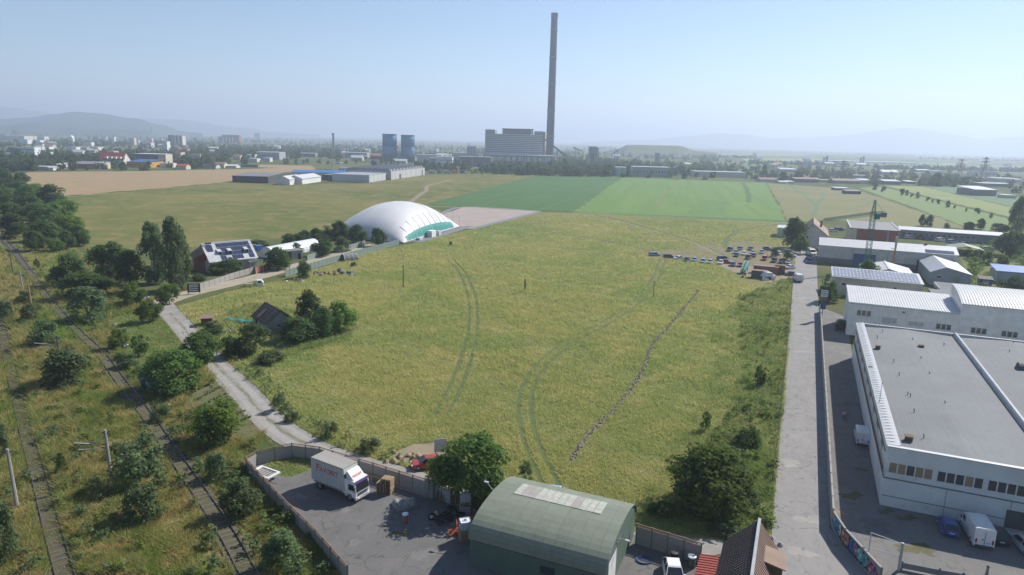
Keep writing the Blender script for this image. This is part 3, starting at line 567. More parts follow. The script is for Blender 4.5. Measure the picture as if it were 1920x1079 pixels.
near = [
('walnut', 888, 938, 800, 166, 'big round walnut tree beside the left end of the green arched shed'),
('walnut', 1322, 950, 824, 190, 'widest dark tree by the concrete road, in the lower corner of the meadow'),
('dbush', 1402, 838, 790, 66, 'small dark bush just above the widest tree by the concrete road'),
('young', 1424, 725, 668, 34, 'thin upright sapling standing alone in the weeds beside the concrete road'),
('young', 1322, 808, 768, 28, 'small bright sapling in the meadow above the widest roadside tree'),
('bright', 414, 828, 745, 102, 'round bright green tree with whitewashed trunk beside the bend of the gravel road'),
('walnut', 325, 735, 650, 108, 'dark round walnut tree beside the blue hut and garden plot'),
('walnut', 379, 682, 620, 82, 'walnut tree overhanging the gravel road near the ruined house'),
('broad', 431, 670, 628, 40, 'low dark tree between the gravel road and the garden of the ruined house'),
('dbush', 476, 662, 604, 66, 'grey green tree in front of the ruined house wall'),
('broad', 578, 618, 550, 52, 'tallest pointed tree behind the ruined house'),
('broad', 560, 640, 590, 78, 'broad dark tree hiding the right wall of the ruined house'),
('bright', 636, 622, 564, 66, 'light green round tree at the right end of the ruined house garden'),
('broad', 606, 632, 578, 50, 'dark tree between the two larger trees right of the ruined house'),
('bush', 400, 628, 600, 40, 'low grey bush beside the little brown shed'),
('poplar', 292, 532, 416, 52, 'tall grey green poplar, left one of the pair beside the red roofed house'),
('poplar', 331, 545, 413, 58, 'tall grey green poplar, right one of the pair beside the red roofed house'),
('broad', 210, 520, 452, 84, 'big dark tree left of the poplar pair, behind the trackside thicket'),
('broad', 244, 532, 470, 60, 'dark tree directly left of the two poplars'),
('broad', 132, 536, 482, 62, 'spreading dark tree in the thicket by the siding, topmost of three'),
('broad', 160, 558, 506, 90, 'widest tree of the thicket by the siding'),
('bush', 168, 602, 540, 78, 'blue grey bush at the lower edge of the thicket by the siding'),
('bright', 250, 575, 530, 46, 'light green round tree on the lawn beside the road fork'),
('bright', 318, 572, 530, 42, 'small round tree standing at the fork of the gravel road'),
('bright', 281, 605, 562, 44, 'pale green little tree on the lawn below the road fork'),
('bush', 130, 722, 640, 92, 'big grey green bush between the two railway tracks'),
('bush', 86, 652, 598, 60, 'grey green bush on the trackside above the biggest bush'),
('feather', 264, 908, 806, 100, 'feathery loose shrub beside the middle catenary post'),
('bush', 268, 975, 895, 78, 'dark grey green bush below the feathery shrub'),
('bush', 453, 965, 890, 74, 'round bush just outside the corner of the yard wall'),
('bush', 533, 1066, 992, 84, 'bush outside the yard wall near the bottom of the siding'),
('bush', 406, 898, 840, 44, 'narrow grey bush beside the siding, below the whitewashed tree'),
('young', 118, 892, 845, 26, 'small thin sapling in straw grass beside the main track'),
('young', 265, 668, 612, 46, 'little fruit tree with whitewashed trunk on the lawn'),
('bright', 222, 654, 616, 36, 'small round fruit tree on the lawn beside the stone pile'),
('bush', 10, 1050, 940, 60, 'leafy bush at the foot of the leftmost catenary post'),
('bush', 8, 860, 800, 30, 'dark bush cut by the photo edge beside the white sign disc'),
('bush', 12, 600, 560, 34, 'low bush between the tracks at the far left'),
('bush', 48, 572, 545, 36, 'bush at the foot of the upper catenary posts'),
('bush', 55, 606, 572, 34, 'bush below the upper catenary posts beside the siding'),
('young', 70, 505, 484, 14, 'tiny lone sapling in straw grass left of the thicket'),
('bush', 100, 530, 505, 26, 'little bush at the left foot of the thicket'),
('bush', 232, 642, 618, 24, 'low round shrub right of the stone pile on the lawn'),
('feather', 300, 790, 750, 40, 'thin shrub growing over the siding below the blue hut'),
('bush', 240, 690, 660, 40, 'low dark shrub beside the siding by the lawn'),
('feather', 620, 820, 785, 30, 'thin weedy shrub in the meadow edge beside the gravel road'),
('feather', 524, 770, 735, 32, 'thin weedy shrub in the meadow edge near the road bend'),
('feather', 693, 846, 815, 46, 'wispy shrub in the meadow near the red car'),
('bush', 508, 680, 655, 60, 'low rough bush in the meadow below the ruined house'),
('feather', 548, 790, 765, 30, 'little wispy shrub beside the gravel road in the meadow'),
('feather', 985, 905, 860, 34, 'straggly shrub on the meadow beside the big walnut tree'),
('dbush', 1240, 965, 935, 60, 'dark low bush behind the right end of the arched shed'),
('bush', 1395, 945, 905, 70, 'sunny green bush at the roadside right of the widest tree'),
('bush', 1360, 1000, 972, 70, 'low green bush in front of the widest tree'),
# by the red roofed house and greenhouse
('bright', 408, 514, 492, 36, 'leafy garden tree in front of the red roofed house'),
('dbush', 432, 512, 482, 46, 'dark shrub behind the concrete fence of the red roofed house'),
('dbush', 372, 526, 510, 30, 'low shrub inside the concrete fence by the poplars'),
('broad', 521, 506, 464, 50, 'round dark tree between the greenhouse and the gravel road'),
('bush', 571, 522, 486, 30, 'small tree in front of the green sheet fence'),
('broad', 607, 480, 448, 36, 'garden tree right of the greenhouse tunnel'),
('bush', 641, 472, 446, 32, 'garden tree in front of the white topped sheet fence'),
('broad', 541, 462, 440, 30, 'first tree of the row behind the greenhouse, counted from the red roofed house'),
('broad', 556, 460, 438, 28, 'second tree of the row behind the greenhouse'),
('broad', 572, 458, 432, 28, 'third tree of the row behind the greenhouse'),
('broad', 594, 456, 430, 30, 'fourth tree of the row behind the greenhouse'),
('bush', 612, 452, 424, 26, 'brownish tree in the row left of the air dome'),
('broad', 637, 450, 415, 38, 'tallest dark tree left of the air dome'),
('broad', 671, 455, 424, 36, 'dark tree in front of the left side of the air dome'),
('broad', 709, 462, 426, 34, 'tree in front of the middle of the air dome'),
('dbush', 555, 475, 455, 26, 'dark tree beside the white shed of the greenhouse'),
('bush', 485, 462, 448, 40, 'low scrub behind the blue tank'),
('bush', 590, 470, 455, 20, 'small shrub right of the white shed'),
('bush', 663, 500, 492, 14, 'small shrub in the fenced plot beside the striped tunnel'),
('bush', 845, 460, 452, 8, 'single tiny shrub on the meadow below the air dome'),
('young', 984, 548, 522, 5, 'lone spindly sapling in the middle of the meadow'),
# right hand side
('broad', 1486, 466, 408, 56, 'big dark tree beside the gabled house at the far end of the concrete road'),
('bright', 1500, 476, 440, 30, 'lighter tree in front of the gabled house, beside the big dark one'),
('bush', 1452, 482, 464, 16, 'small bright tree among the parked cars'),
('bush', 1475, 492, 470, 24, 'bush between the parked cars and the concrete road'),
('broad', 1625, 540, 490, 54, 'round dark tree in front of the solar panel building'),
('dbush', 1551, 566, 510, 44, 'dark tree beside the sign at the edge of the concrete road'),
('dbush', 1575, 620, 596, 26, 'dark bush at the corner of the white ribbed hall'),
('poplar', 1904, 440, 368, 36, 'tall thin poplar at the right edge above the weedy yard'),
('broad', 1893, 480, 432, 62, 'widest tree of the weedy yard at the right edge'),
('poplar', 1728, 424, 402, 16, 'left one of the twin trees behind the long low building'),
('poplar', 1742, 425, 402, 18, 'right one of the twin trees behind the long low building'),
('bush', 1775, 428, 418, 14, 'small shrub behind the long low building right of the twin trees'),
('broad', 1817, 432, 416, 26, 'pale tree behind the right part of the long low building'),
('broad', 1838, 430, 411, 20, 'dark tree behind the right part of the long low building'),
('broad', 1874, 436, 418, 40, 'broad dark tree behind the end of the long low building'),
('bush', 1851, 496, 472, 26, 'bush in the weedy yard beside the dark hut'),
('bright', 1876, 505, 475, 26, 'light green upright tree in the weedy yard'),
('dbush', 1898, 550, 512, 70, 'big dark bush in front of the blue roofed building'),
('bush', 1828, 490, 470, 22, 'shrub at the corner of the grey gabled building'),
('bright', 1840, 546, 530, 34, 'yellow green bush behind the ribbed white hall'),
('bush', 1912, 472, 445, 30, 'bush at the right edge below the tall poplar'),
]
for t in near: tree(*t[:6], group=None, wash=('whitewashed trunk' in t[5]))
# trackside wood at the upper left
wood = [(8, 352, 318, 40, 'rearmost tree of the trackside wood, at the photo edge'), (42, 352, 326, 34, 'tree poking above the trackside wood in front of the wheat field'), (28, 372, 338, 52, 'back tree of the trackside wood beside the wheat field'),
 (62, 376, 344, 48, 'tree of the trackside wood touching the wheat field'), (100, 388, 350, 56, 'tree at the pasture side of the trackside wood, behind'), (6, 392, 352, 50, 'dark back tree of the trackside wood by the siding'),
 (50, 398, 362, 54, 'tree in the middle of the trackside wood, back row'), (120, 412, 374, 60, 'bright topped tree on the pasture side of the trackside wood'), (18, 420, 378, 54, 'tree of the trackside wood beside the siding, middle row'),
 (76, 420, 382, 58, 'tree in the middle of the trackside wood, front row'), (30, 446, 404, 56, 'tree of the trackside wood beside the siding, front row'), (128, 442, 402, 56, 'round tree of the trackside wood on the pasture, front row'),
 (85, 452, 412, 60, 'front tree of the trackside wood above the straw grass'), (148, 462, 424, 40, 'small trunked tree at the pasture end of the trackside wood'), (66, 470, 432, 42, 'low front tree of the trackside wood'), (103, 472, 446, 30, 'lone small tree just outside the trackside wood'), (128, 468, 436, 30, 'tree with visible trunk at the front of the trackside wood')]
for i, (cx, by, ty, w, lb) in enumerate(wood): tree(('broad', 'walnut', 'broad', 'bright')[i % 4], cx, by, ty, w, lb, 'trees of the trackside wood')
# hedge line between the right hand strips
HL = [(1690, 366, 11), (1700, 367, 8), (1709, 370, 6), (1720, 372, 9), (1739, 377, 7), (1748, 380, 5), (1760, 383, 8), (1777, 389, 10), (1790, 391, 5), (1811, 397, 5), (1832, 401, 10), (1858, 409, 7), (1656, 360, 9), (1640, 356, 12)]
for i, (cx, by, s) in enumerate(HL):
    ORD = 'first second third fourth fifth sixth seventh eighth ninth tenth eleventh twelfth thirteenth fourteenth'.split(); tree('farbig', cx, by, by-s*1.25, s, ORD[sorted(HL, key=lambda t: t[1]).index((cx, by, s))]+' shrub from the far end of the hedge line between the green and yellow strips', 'shrubs of the hedge line between the strips', var=i)
# ------------------------------------------------------------------ town trees: individuals first, then the far mass
def pip(P, poly):
    x, y = P[:, 0], P[:, 1]; inside = np.zeros(len(P), bool); j = len(poly)-1
    for i in range(len(poly)):
        xi, yi = poly[i]; xj, yj = poly[j]; c = ((yi > y) != (yj > y)) & (x < (xj-xi)*(y-yi)/(yj-yi+1e-12)+xi); inside ^= c; j = i
    return inside
def gpoly(pts): return [tuple(g(*p)[:2]) for p in pts]
FAR_KEEP = []                                # clearings: filled by the far buildings (x, y, r)
def far_trees():
    ed = [(0, 326), (120, 322), (200, 319), (330, 319), (450, 316), (520, 311), (640, 311), (700, 314), (800, 322), (905, 327), (1000, 328), (1100, 330), (1170, 333), (1300, 335), (1440, 342), (1560, 346), (1640, 351), (1720, 350), (1800, 351), (1850, 356), (1919, 366)]
    out = []
    # belt right behind the fields
    for k in range(len(ed)-1):
        (x0, y0), (x1, y1) = ed[k], ed[k+1]
        n = int((x1-x0)/(13 if x0 < 690 else 9))
        for i in range(n):
            t = (i+random.random())/n; yy = y0+(y1-y0)*t-random.uniform(.5, 7 if x0 < 1500 else 5); xx = x0+(x1-x0)*t
            out.append((g(xx, yy), random.choice((4, 5.5, 7, 8, 11, 13)) if x0 > 880 else random.uniform(4.5, 9), xx))
    return out
belt = far_trees()
# ================================================================== BUILDINGS: helpers
WC = {}
def win(parent, cx, cz, w, h, axis, at, sgn, pane='glass', frame='white_paint', name='window', fr=.08):
    """a framed window on a wall whose outer face lies at `at` on `axis`; sgn = outward direction"""
    k = (round(w, 2), round(h, 2), axis, pane, frame, sgn, fr)
    if k not in WC:
        a, b = MB(), MB()
        for dx, dz, sx, sz in ((-w/2+fr/2, 0, fr, h), (w/2-fr/2, 0, fr, h), (0, h/2-fr/2, w-2*fr, fr), (0, -h/2+fr/2, w-2*fr, fr)):
            if axis == 'y': a.box(dx, sgn*.03, dz, sx, .1, sz)
            else: a.box(sgn*.03, dx, dz, .1, sx, sz)
        if axis == 'y': b.box(0, sgn*.012, 0, w-2*fr, .03, h-2*fr)
        else: b.box(sgn*.012, 0, 0, .03, w-2*fr, h-2*fr)
        WC[k] = (a.mesh('window_frame', frame), b.mesh('pane', pane))
    f = link(name, WC[k][0], parent, (cx, at, cz) if axis == 'y' else (at, cx, cz))
    link('pane', WC[k][1], f); return f
def part(parent, name, mat, *boxes, **kw):
    mb = MB()
    for b in boxes: mb.b0(*b)
    return mb.build(name, mat, parent, **kw)
def slab(mb, p, q, r, s, th):               # a sloping sheet: top corners p q r s, thickness th down
    mb.hexa([(x[0], x[1], x[2]-th) for x in (p, q, r, s)], [p, q, r, s])
def gable_roof(parent, mat, x0, x1, y0, y1, ze, zr, along='x', o=.3, th=.14, ridge=.5, mats=None):
    if along == 'x':
        yr = y0+(y1-y0)*ridge; k1 = (zr-ze)/(yr-y0); k2 = (zr-ze)/(y1-yr)
        S1 = [(x0-o, y0-o, ze-o*k1), (x1+o, y0-o, ze-o*k1), (x1+o, yr, zr), (x0-o, yr, zr)]
        S2 = [(x0-o, yr, zr), (x1+o, yr, zr), (x1+o, y1+o, ze-o*k2), (x0-o, y1+o, ze-o*k2)]
    else:
        xr = x0+(x1-x0)*ridge; k1 = (zr-ze)/(xr-x0); k2 = (zr-ze)/(x1-xr)
        S1 = [(x0-o, y1+o, ze-o*k1), (x0-o, y0-o, ze-o*k1), (xr, y0-o, zr), (xr, y1+o, zr)]
        S2 = [(xr, y1+o, zr), (xr, y0-o, zr), (x1+o, y0-o, ze-o*k2), (x1+o, y1+o, ze-o*k2)]
    out = []
    for S_, m_ in ((S1, (mats or (mat, mat))[0]), (S2, (mats or (mat, mat))[1])):
        mb = MB(); slab(mb, *[(a, b, c+th) for a, b, c in S_], th); out.append(mb.build('roof_slope', m_, parent))
    return out
def gable_walls(mb, x0, x1, y0, y1, ze, zr, along='x', ridge=.5):
    if along == 'x': mb.extr([(y0, 0), (y1, 0), (y1, ze), (y0+(y1-y0)*ridge, zr), (y0, ze)], x0, x1, axis='x')
    else: mb.extr([(x0, 0), (x1, 0), (x1, ze), (x0+(x1-x0)*ridge, zr), (x0, ze)], y0, y1)
def bld(name, label, u, v, cat='building', group=None): return thing(name, label, cat, uv(u, v), YAW, group)
def keep(p, r): FAR_KEEP.append((p.x, p.y, r))
# ================================================================== the big white hall at lower right
h = bld('factory_hall', 'large white flat roofed hall with a wide grey bitumen roof at the lower right', 11.6, 82.9, 'hall')
WID, DEP = 46.0, 61.0
mb = MB(); mb.b0(0, WID, 0, DEP, 0, 3.5); mb.b0(.12, WID, .12, DEP-.1, 3.5, 6.55); mb.build('wall', 'white_hall', h)
part(h, 'parapet', 'white_hall', (0, WID, 0, .3, 6.5, 7.25), (0, .3, .3, DEP-.3, 6.5, 7.15), (0, WID, DEP-.3, DEP, 6.5, 7.1))
part(h, 'coping', 'white_metal', (-.1, WID, -.12, .42, 7.25, 7.33), (1.25, WID, DEP-.36, DEP+.06, 7.1, 7.17))
part(h, 'ledge', 'conc_dark', (-.06, WID, -.1, 0, 3.4, 3.52), (-.1, 0, 0, DEP, 3.4, 3.52), (0, WID, -.05, 0, 1.25, 1.33))
mb = MB()
for x0, x1, z0, z1 in ((.3, 8.2, 6.62, 7.0), (8.2, 16.2, 7.0, 6.7), (16.6, 24.5, 6.7, 7.0), (24.5, WID, 7.0, 6.7)):
    mb.hexa([(x0, .3, 6.4), (x1, .3, 6.4), (x1, DEP-.3, 6.4), (x0, DEP-.3, 6.4)], [(x0, .3, z0), (x1, .3, z1), (x1, DEP-.3, z1), (x0, DEP-.3, z0)])
mb.build('roof', 'bitumen', h)
mb = MB(); mb.extr([(16.0, 6.6), (16.8, 6.6), (16.7, 7.2), (16.55, 7.4), (16.25, 7.4), (16.1, 7.2)], .3, DEP-.2); mb.build('expansion_joint', 'grey_metal', h)
# sheet metal capping along the left edge, one sheet at a time
mb = MB(); slab(mb, (-.12, 0, 7.18), (1.25, 0, 7.42), (1.25, .98, 7.42), (-.12, .98, 7.18), .05); mb.box(.55, .05, 7.34, 1.3, .06, .06); cap = mb.mesh('cap_sheet', 'white_metal')
for i in range(60): link('cap_sheet', cap, h, (0, .4+i*1.0, random.uniform(-.01, .01)))
# seams of the bitumen sheets
mb = MB()
for i in range(1, 24):
    x = 1.0+i*1.0
    if abs(x-16.4) < .8 or abs(x-8.2) < .3: continue
    z = 6.62+(x-.3)/7.9*.38 if x < 8.2 else (7.0-(x-8.2)/8*.3 if x < 16.2 else 6.7+(x-16.6)/7.9*.3)
    mb.box(x, DEP/2, z+.004, .08, DEP-.8, .02)
tag(mb.build('sheet_seam', 'mid_grey', h), kind='stuff')
for b in range(4):
    for i in range(5):
        x = .75+b*4.75+i*.87
        if x > 20: continue
        win(h, x, 4.75, .86, 1.3, 'y', .12, -1, pane=('wood' if (b*5+i) in (0, 1, 3, 4, 8) else 'glass'), fr=.06)
for i in range(9): win(h, 6+i*6, 5.2, 2.4, .9, 'x', .12, -1, pane='mid_grey', fr=.07)
for i in range(1, 8): part(h, 'panel_joint', 'mid_grey', (i*6-.03+.2, i*6+.03+.2, -.012, 0, 0, 3.4)); part(h, 'downpipe', 'light_grey', (i*9.4+5-.06, i*9.4+5+.06, -.05, .12, 3.6, 7.2))
part(h, 'door', 'dark_grey', (11.9, 14.3, -.06, 0, 0, 2.4)); part(h, 'loading_ramp', 'conc', (10.6, 15, -1.2, 0, 0, .35))
mb = MB()
for z in (3.75, 4.1, 6.2): mb.tube((-.12, 1, z), (-.12, DEP-2, z), .06, n=5)
mb.build('wall_pipe', 'rust', h)
for (px, py, s) in [(1646, 652, .7), (1727, 651, .75), (1704, 823, .75), (1632, 692, .45)]:
    p = h.matrix_basis.inverted() @ g(px, py, 6.9) if False else None
    q = g(px, py, 6.95); d = q-uv(11.6, 82.9); x, y = d.dot(UX), d.dot(VX)
    v = MB(); v.b0(-s/2, s/2, -s/2, s/2, -.3, .3); v.b0(-s*.6, s*.6, -s*.6, s*.6, .3, .38); v.build('roof_vent', 'wood_dark', h, (x, y, 6.95))
for (px, py) in [(1649, 610), (1655, 622), (1645, 633), (1711, 638), (1770, 647), (1676, 678), (1727, 673), (1686, 703), (1743, 702), (1702, 740), (1707, 743), (1772, 757), (1714, 772), (1732, 820), (1900, 643), (1893, 660)]:
    d = g(px, py, 6.95)-uv(11.6, 82.9); x, y = d.dot(UX), d.dot(VX)
    v = MB(); v.tube((0, 0, -.3), (0, 0, .36), .05, n=6); v.tube((0, 0, .36), (-.16, -.08, .42), .05, n=6); v.build('vent_pipe', 'dark_grey', h, (x, y, 6.9))
d = g(1648, 760, 6.9)-uv(11.6, 82.9); v = MB(); v.tube((0, 0, 0), (0, 0, 3.2), .03, n=5); v.tube((0, -.5, 2.9), (0, .5, 2.9), .02, n=4); v.build('antenna_mast', 'dark_grey', h, (d.dot(UX), d.dot(VX), 6.9))
d = g(1930, 690, 7.2)-uv(11.6, 82.9)
v = MB(); v.loft([[(x, 1.2*math.cos(t), 1.1*max(math.sin(t), 0)) for t in [i*math.pi/8 for i in range(9)]] for x in (-2, -1.2, 0, 2, 6)]); v.build('barrel_skylight', 'dark_grey', h, (d.dot(UX)+.5, d.dot(VX), 6.75))
# ================================================================== white ribbed hall behind it
h = bld('ribbed_hall', 'white ribbed sheet metal hall with a higher barrel roofed wing behind the flat roofed hall', 11.3, 162.1, 'hall')
part(h, 'wall', 'white_paint', (0, 20.6, .15, 14.2, 0, 7.15)); part(h, 'wing_wall', 'white_paint', (20.6, 46, .1, 12.5, 0, 9.4))
mb = MB(); slab(mb, (-.25, -.1, 7.4), (20.6, -.1, 7.4), (20.6, 14.4, 8.5), (-.25, 14.4, 8.5), .18); mb.build('roof', 'white_metal', h)
mb = MB(); mb.extr([(0, 7.1), (14.2, 7.1), (14.2, 8.3), (.2, 7.2)], 0, .1, axis='x'); mb.build('gable_strip', 'white_paint', h)
rb = MB(); rb.hexa([(-.06, -.1, 0), (.06, -.1, 0), (.06, 14.4, 1.1), (-.06, 14.4, 1.1)], [(-.03, -.1, .09), (.03, -.1, .09), (.03, 14.4, 1.19), (-.03, 14.4, 1.19)]); rbm = rb.mesh('roof_rib', 'white_paint')
for i in range(41): link('roof_rib', rbm, h, (-.1+i*.515, 0, 7.4))
prof = [(12.6, 9.3), (12.6, 11.3), (9.5, 11.25), (6.5, 11.0), (3.8, 10.5), (1.5, 9.95), (-.15, 9.45), (-.15, 9.3)]
mb = MB(); mb.extr(prof, 20.5, 46.2, axis='x'); mb.build('barrel_roof', 'white_metal', h)
rb = MB(); up = [(y, z) for y, z in prof[1:7]]
for i in range(5): rb.hexa([(-.05, up[i][0], up[i][1]), (.05, up[i][0], up[i][1]), (.05, up[i+1][0], up[i+1][1]), (-.05, up[i+1][0], up[i+1][1])], [(-.03, up[i][0], up[i][1]+.09), (.03, up[i][0], up[i][1]+.09), (.03, up[i+1][0], up[i+1][1]+.09), (-.03, up[i+1][0], up[i+1][1]+.09)])
rbm = rb.mesh('roof_rib', 'white_paint')
for i in range(48): link('roof_rib', rbm, h, (20.8+i*.53, 0, 0))
for k, (x, z) in enumerate([(3.0, 5.2), (8.0, 4.2), (13.0, 4.1), (18, 4.1), (24.2, 4.1), (29.5, 4.1)]):
    for i in range(3): win(h, x-.95+i*.95, z, .85, 1.25 if k != 2 else .9, 'y', .15 if x < 20 else .1, -1, pane='glass' if k not in (1, 2) else 'light_grey', frame='light_grey')
part(h, 'gutter', 'light_grey', (-.3, 20.5, -.28, -.1, 7.1, 7.28)); part(h, 'door', 'light_grey', (-.05, 0, 5, 8, 0, 3.2))
part(h, 'light_fitting', 'dark_grey', (10.2, 10.6, -.35, .1, 6.2, 6.4))
# ================================================================== solar panel building and flat roofs behind the ribbed hall
h = bld('solar_building', 'low cream building carrying rows of solar panels beside the concrete road', 9.3, 207, 'building')
part(h, 'wall', 'cream', (0, 22, 0, 11, 0, 4.9)); mb = MB(); slab(mb, (-.2, -.3, 5.15), (22.2, -.3, 5.15), (22.2, 11.2, 6.1), (-.2, 11.2, 6.1), .2); mb.build('roof', 'light_grey', h)
pvm = MB(); pvm.b0(-.82, .82, -.02, .03, -.5, .5); 
pb = MB(); slab(pb, (-.82, 0, 0), (.82, 0, 0), (.82, 3.0, .26), (-.82, 3.0, .26), .05); pmesh = pb.mesh('solar_panel', 'pv_grey')
fm_ = MB(); 
for x0, x1, y0, y1 in ((-.84, .84, -.03, .05), (-.84, .84, 2.95, 3.03), (-.84, -.78, .05, 2.95), (.78, .84, .05, 2.95), (-.04, .04, .05, 2.95)): slab(fm_, (x0, y0, .02+y0*.087), (x1, y0, .02+y0*.087), (x1, y1, .02+y1*.087), (x0, y1, .02+y1*.087), .03)
fmesh = fm_.mesh('panel_frame', 'white_paint')
for r in range(3):
    for i in range(12): s = link('solar_panel', pmesh, h, (1.0+i*1.78, .3+r*3.4, 5.28+(.3+r*3.4)*.083)); link('panel_frame', fmesh, s)
win(h, 3, 3.2, 1, .9, 'y', 0, -1); win(h, 15.5, 3.2, 1, .9, 'y', 0, -1); part(h, 'door', 'mid_grey', (18.5, 20.8, -.05, 0, 0, 2.6))
h = bld('flat_annex', 'low flat dark roofed annex with pale parapet behind the ribbed hall', 21.3, 186, 'building')
part(h, 'wall', 'light_grey', (0, 11, 0, 14, 0, 3.9)); part(h, 'roof', 'bitumen', (.25, 10.75, .25, 13.75, 3.9, 4.0)); part(h, 'parapet', 'conc_pale', (0, .25, 0, 14, 3.9, 4.5), (10.75, 11, 0, 14, 3.9, 4.5), (.25, 10.75, 0, .25, 3.9, 4.4))
h = bld('flat_annex', 'long grey flat roofed shed right of the pale parapet annex', 32.8, 190, 'building')
part(h, 'wall', 'mid_grey', (0, 14, 0, 16, 0, 3.2)); mb = MB(); slab(mb, (-.3, -.3, 3.4), (14.3, -.3, 3.4), (14.3, 16.3, 4.2), (-.3, 16.3, 4.2), .2); mb.build('roof', 'bitumen', h); part(h, 'fascia', 'conc_pale', (-.42, -.3, -.3, 16.2, 3.2, 4.3))
h = bld('lean_to', 'dark sloping lean-to roof in front of the grey gabled building', 36.5, 214, 'shed')
part(h, 'wall', 'mid_grey', (0, 10.5, 0, 9, 0, 2.4)); mb = MB(); slab(mb, (-.2, -.2, 2.6), (10.8, -.2, 2.6), (10.8, 9.2, 3.5), (-.2, 9.2, 3.5), .18); mb.build('roof', 'bitumen', h); part(h, 'edge_trim', 'light_grey', (-.35, -.2, -.2, 9, 2.5, 3.4))
h = bld('gable_shed', 'light grey low gabled shed with white ridge cap behind the solar panels', 18, 221.5, 'shed')
mb = MB(); gable_walls(mb, 0, 13, 0, 15, 4.6, 6.1, 'y'); mb.build('wall', 'light_grey', h); gable_roof(h, 'light_grey', 0, 13, 0, 15, 4.6, 6.1, 'y'); part(h, 'ridge_cap', 'white_metal', (6.2, 6.8, -.35, 15.35, 6.2, 6.34))
h = bld('gabled_workshop', 'grey gabled workshop with weathered roof at the right end of the long hall', 37.5, 238, 'workshop')
mb = MB(); gable_walls(mb, 0, 10.5, 0, 32, 3.9, 5.6, 'y', .36); mb.build('wall', 'grey_metal', h); gable_roof(h, 'light_grey', 0, 10.5, 0, 32, 3.9, 5.6, 'y', ridge=.36, mats=('grey_metal', 'light_grey'))
part(h, 'roller_door', 'conc_pale', (6.2, 7.6, -.08, 0, .2, 3.2)); win(h, 2.2, 2.6, 1.4, .8, 'y', 0, -1)
# ================================================================== long hall with the white roof
h = bld('long_hall', 'long beige industrial hall with gleaming white front roof slope', 6.5, 264, 'hall')
mb = MB(); gable_walls(mb, 0, 42, 0, 16, 6.2, 8.0, 'x', .45); mb.build('wall', 'pale_wall', h)
gable_roof(h, 'white_metal', 0, 42, 0, 16, 6.2, 8.0, 'x', ridge=.45, mats=('white_metal', 'grey_metal'))
part(h, 'plinth', 'conc_dark', (-.06, 42.06, -.06, 0, 0, 1.9)); part(h, 'blue_gate', 'blue_sheet', (11, 18, -.14, -.06, 0, 4.2)); part(h, 'painted_bay_shade', 'black', (30.5, 37, -.12, -.06, 0, 3.6))  # black panel paints the shade inside the open bay
for x in (10.5, 21.5): part(h, 'seam', 'grey_metal', (x, x+.2, -.1, 0, 1.95, 6.1))
part(h, 'hall_lamp', 'lamp_white', (33, 33.8, -.2, -.12, 3.0, 3.2)); part(h, 'roof_vent', 'rust', (33, 33.8, 6.9, 7.7, 7.9, 8.6))
pb = MB(); slab(pb, (-.8, 0, 0), (.8, 0, 0), (.8, 2.4, .6), (-.8, 2.4, .6), .06); pmesh2 = pb.mesh('solar_panel', 'pv')
for i in range(5): link('solar_panel', pmesh2, h, (33.5+i*1.68, .2, 6.52))
# red hall
h = bld('brick_hall', 'brick red hall with grey roof and cream side wall behind the crane', 18.7, 312, 'hall')
part(h, 'wall', 'red_wall', (2.2, 17.3, 0, 34, 0, 7.8)); part(h, 'cream_bay', 'cream', (0, 2.2, 0, 34, 0, 7.8)); part(h, 'pilaster', 'conc_pale', (13.2, 13.9, -.12, 0, 0, 7.8), (17.0, 17.4, -.12, 0, 0, 7.8))
mb = MB(); mb.hexa([(-.3, -.3, 7.85), (17.6, -.3, 7.85), (17.6, 34, 7.85), (-.3, 34, 7.85)], [(-.3, -.3, 8.1), (17.6, -.3, 8.1), (17.6, 34, 8.1), (-.3, 34, 8.1)]); mb.build('roof', 'mid_grey', h)
part(h, 'roof_edge', 'light_grey', (17.3, 17.8, -.4, 34.2, 8.1, 8.35), (-.5, 0, -.4, 34.2, 8.1, 8.35))
# long low building with car lot
h = bld('low_terrace', 'very long low building with pale flat roof behind the parked cars of the right yard', 42, 362, 'building')
part(h, 'wall', 'conc', (0, 41, 0, 8, 0, 3.6)); mb = MB(); slab(mb, (-.3, -.8, 3.85), (41.4, -.8, 3.85), (41.4, 8.3, 4.5), (-.3, 8.3, 4.5), .25); mb.build('roof', 'white_metal', h)
for i in range(12): win(h, 4+i*2.3, 2.0, 1.3, 1.2, 'y', 0, -1)
part(h, 'door', 'mid_grey', (1, 2.4, -.06, 0, 0, 2.6)); part(h, 'fence_board', 'green_sheet', (31, 41, -.1, 0, 0, 2.8))
# house with gable at the end of the road
h = bld('gabled_house', 'white gabled house with steep brown roof at the far end of the concrete road', .2, 300, 'house')
mb = MB(); gable_walls(mb, 0, 9.6, 0, 26, 5.6, 10.0, 'y', .42); mb.build('wall', 'pale_wall', h)
gable_roof(h, 'brown_roof', 0, 9.6, 0, 26, 5.6, 10.0, 'y', .7, ridge=.42, mats=('dark_shingle', 'brown_roof'))  # darker left, lighter right: shade and sun put into the slope materials
for x, z in ((2.2, 4.4), (6.6, 3.6), (6.8, 1.6)): win(h, x, z, .8, 1.0, 'y', 0, -1)
part(h, 'door', 'wood_dark', (1.6, 2.8, -.06, 0, 0, 2.1)); part(h, 'chimney', 'brick', (6.6, 7.4, 8, 8.8, 8, 10.6)); part(h, 'porch', 'light_grey', (-1.8, -.05, 1, 2.4, 0, 2.8))
h = bld('back_shed', 'flat pale blue roofed shed left of the gabled house', -10, 330, 'shed'); part(h, 'wall', 'pale_wall', (0, 9, 0, 12, 0, 4)); part(h, 'roof', 'light_grey', (-.3, 9.3, -.3, 12.3, 4, 4.25))
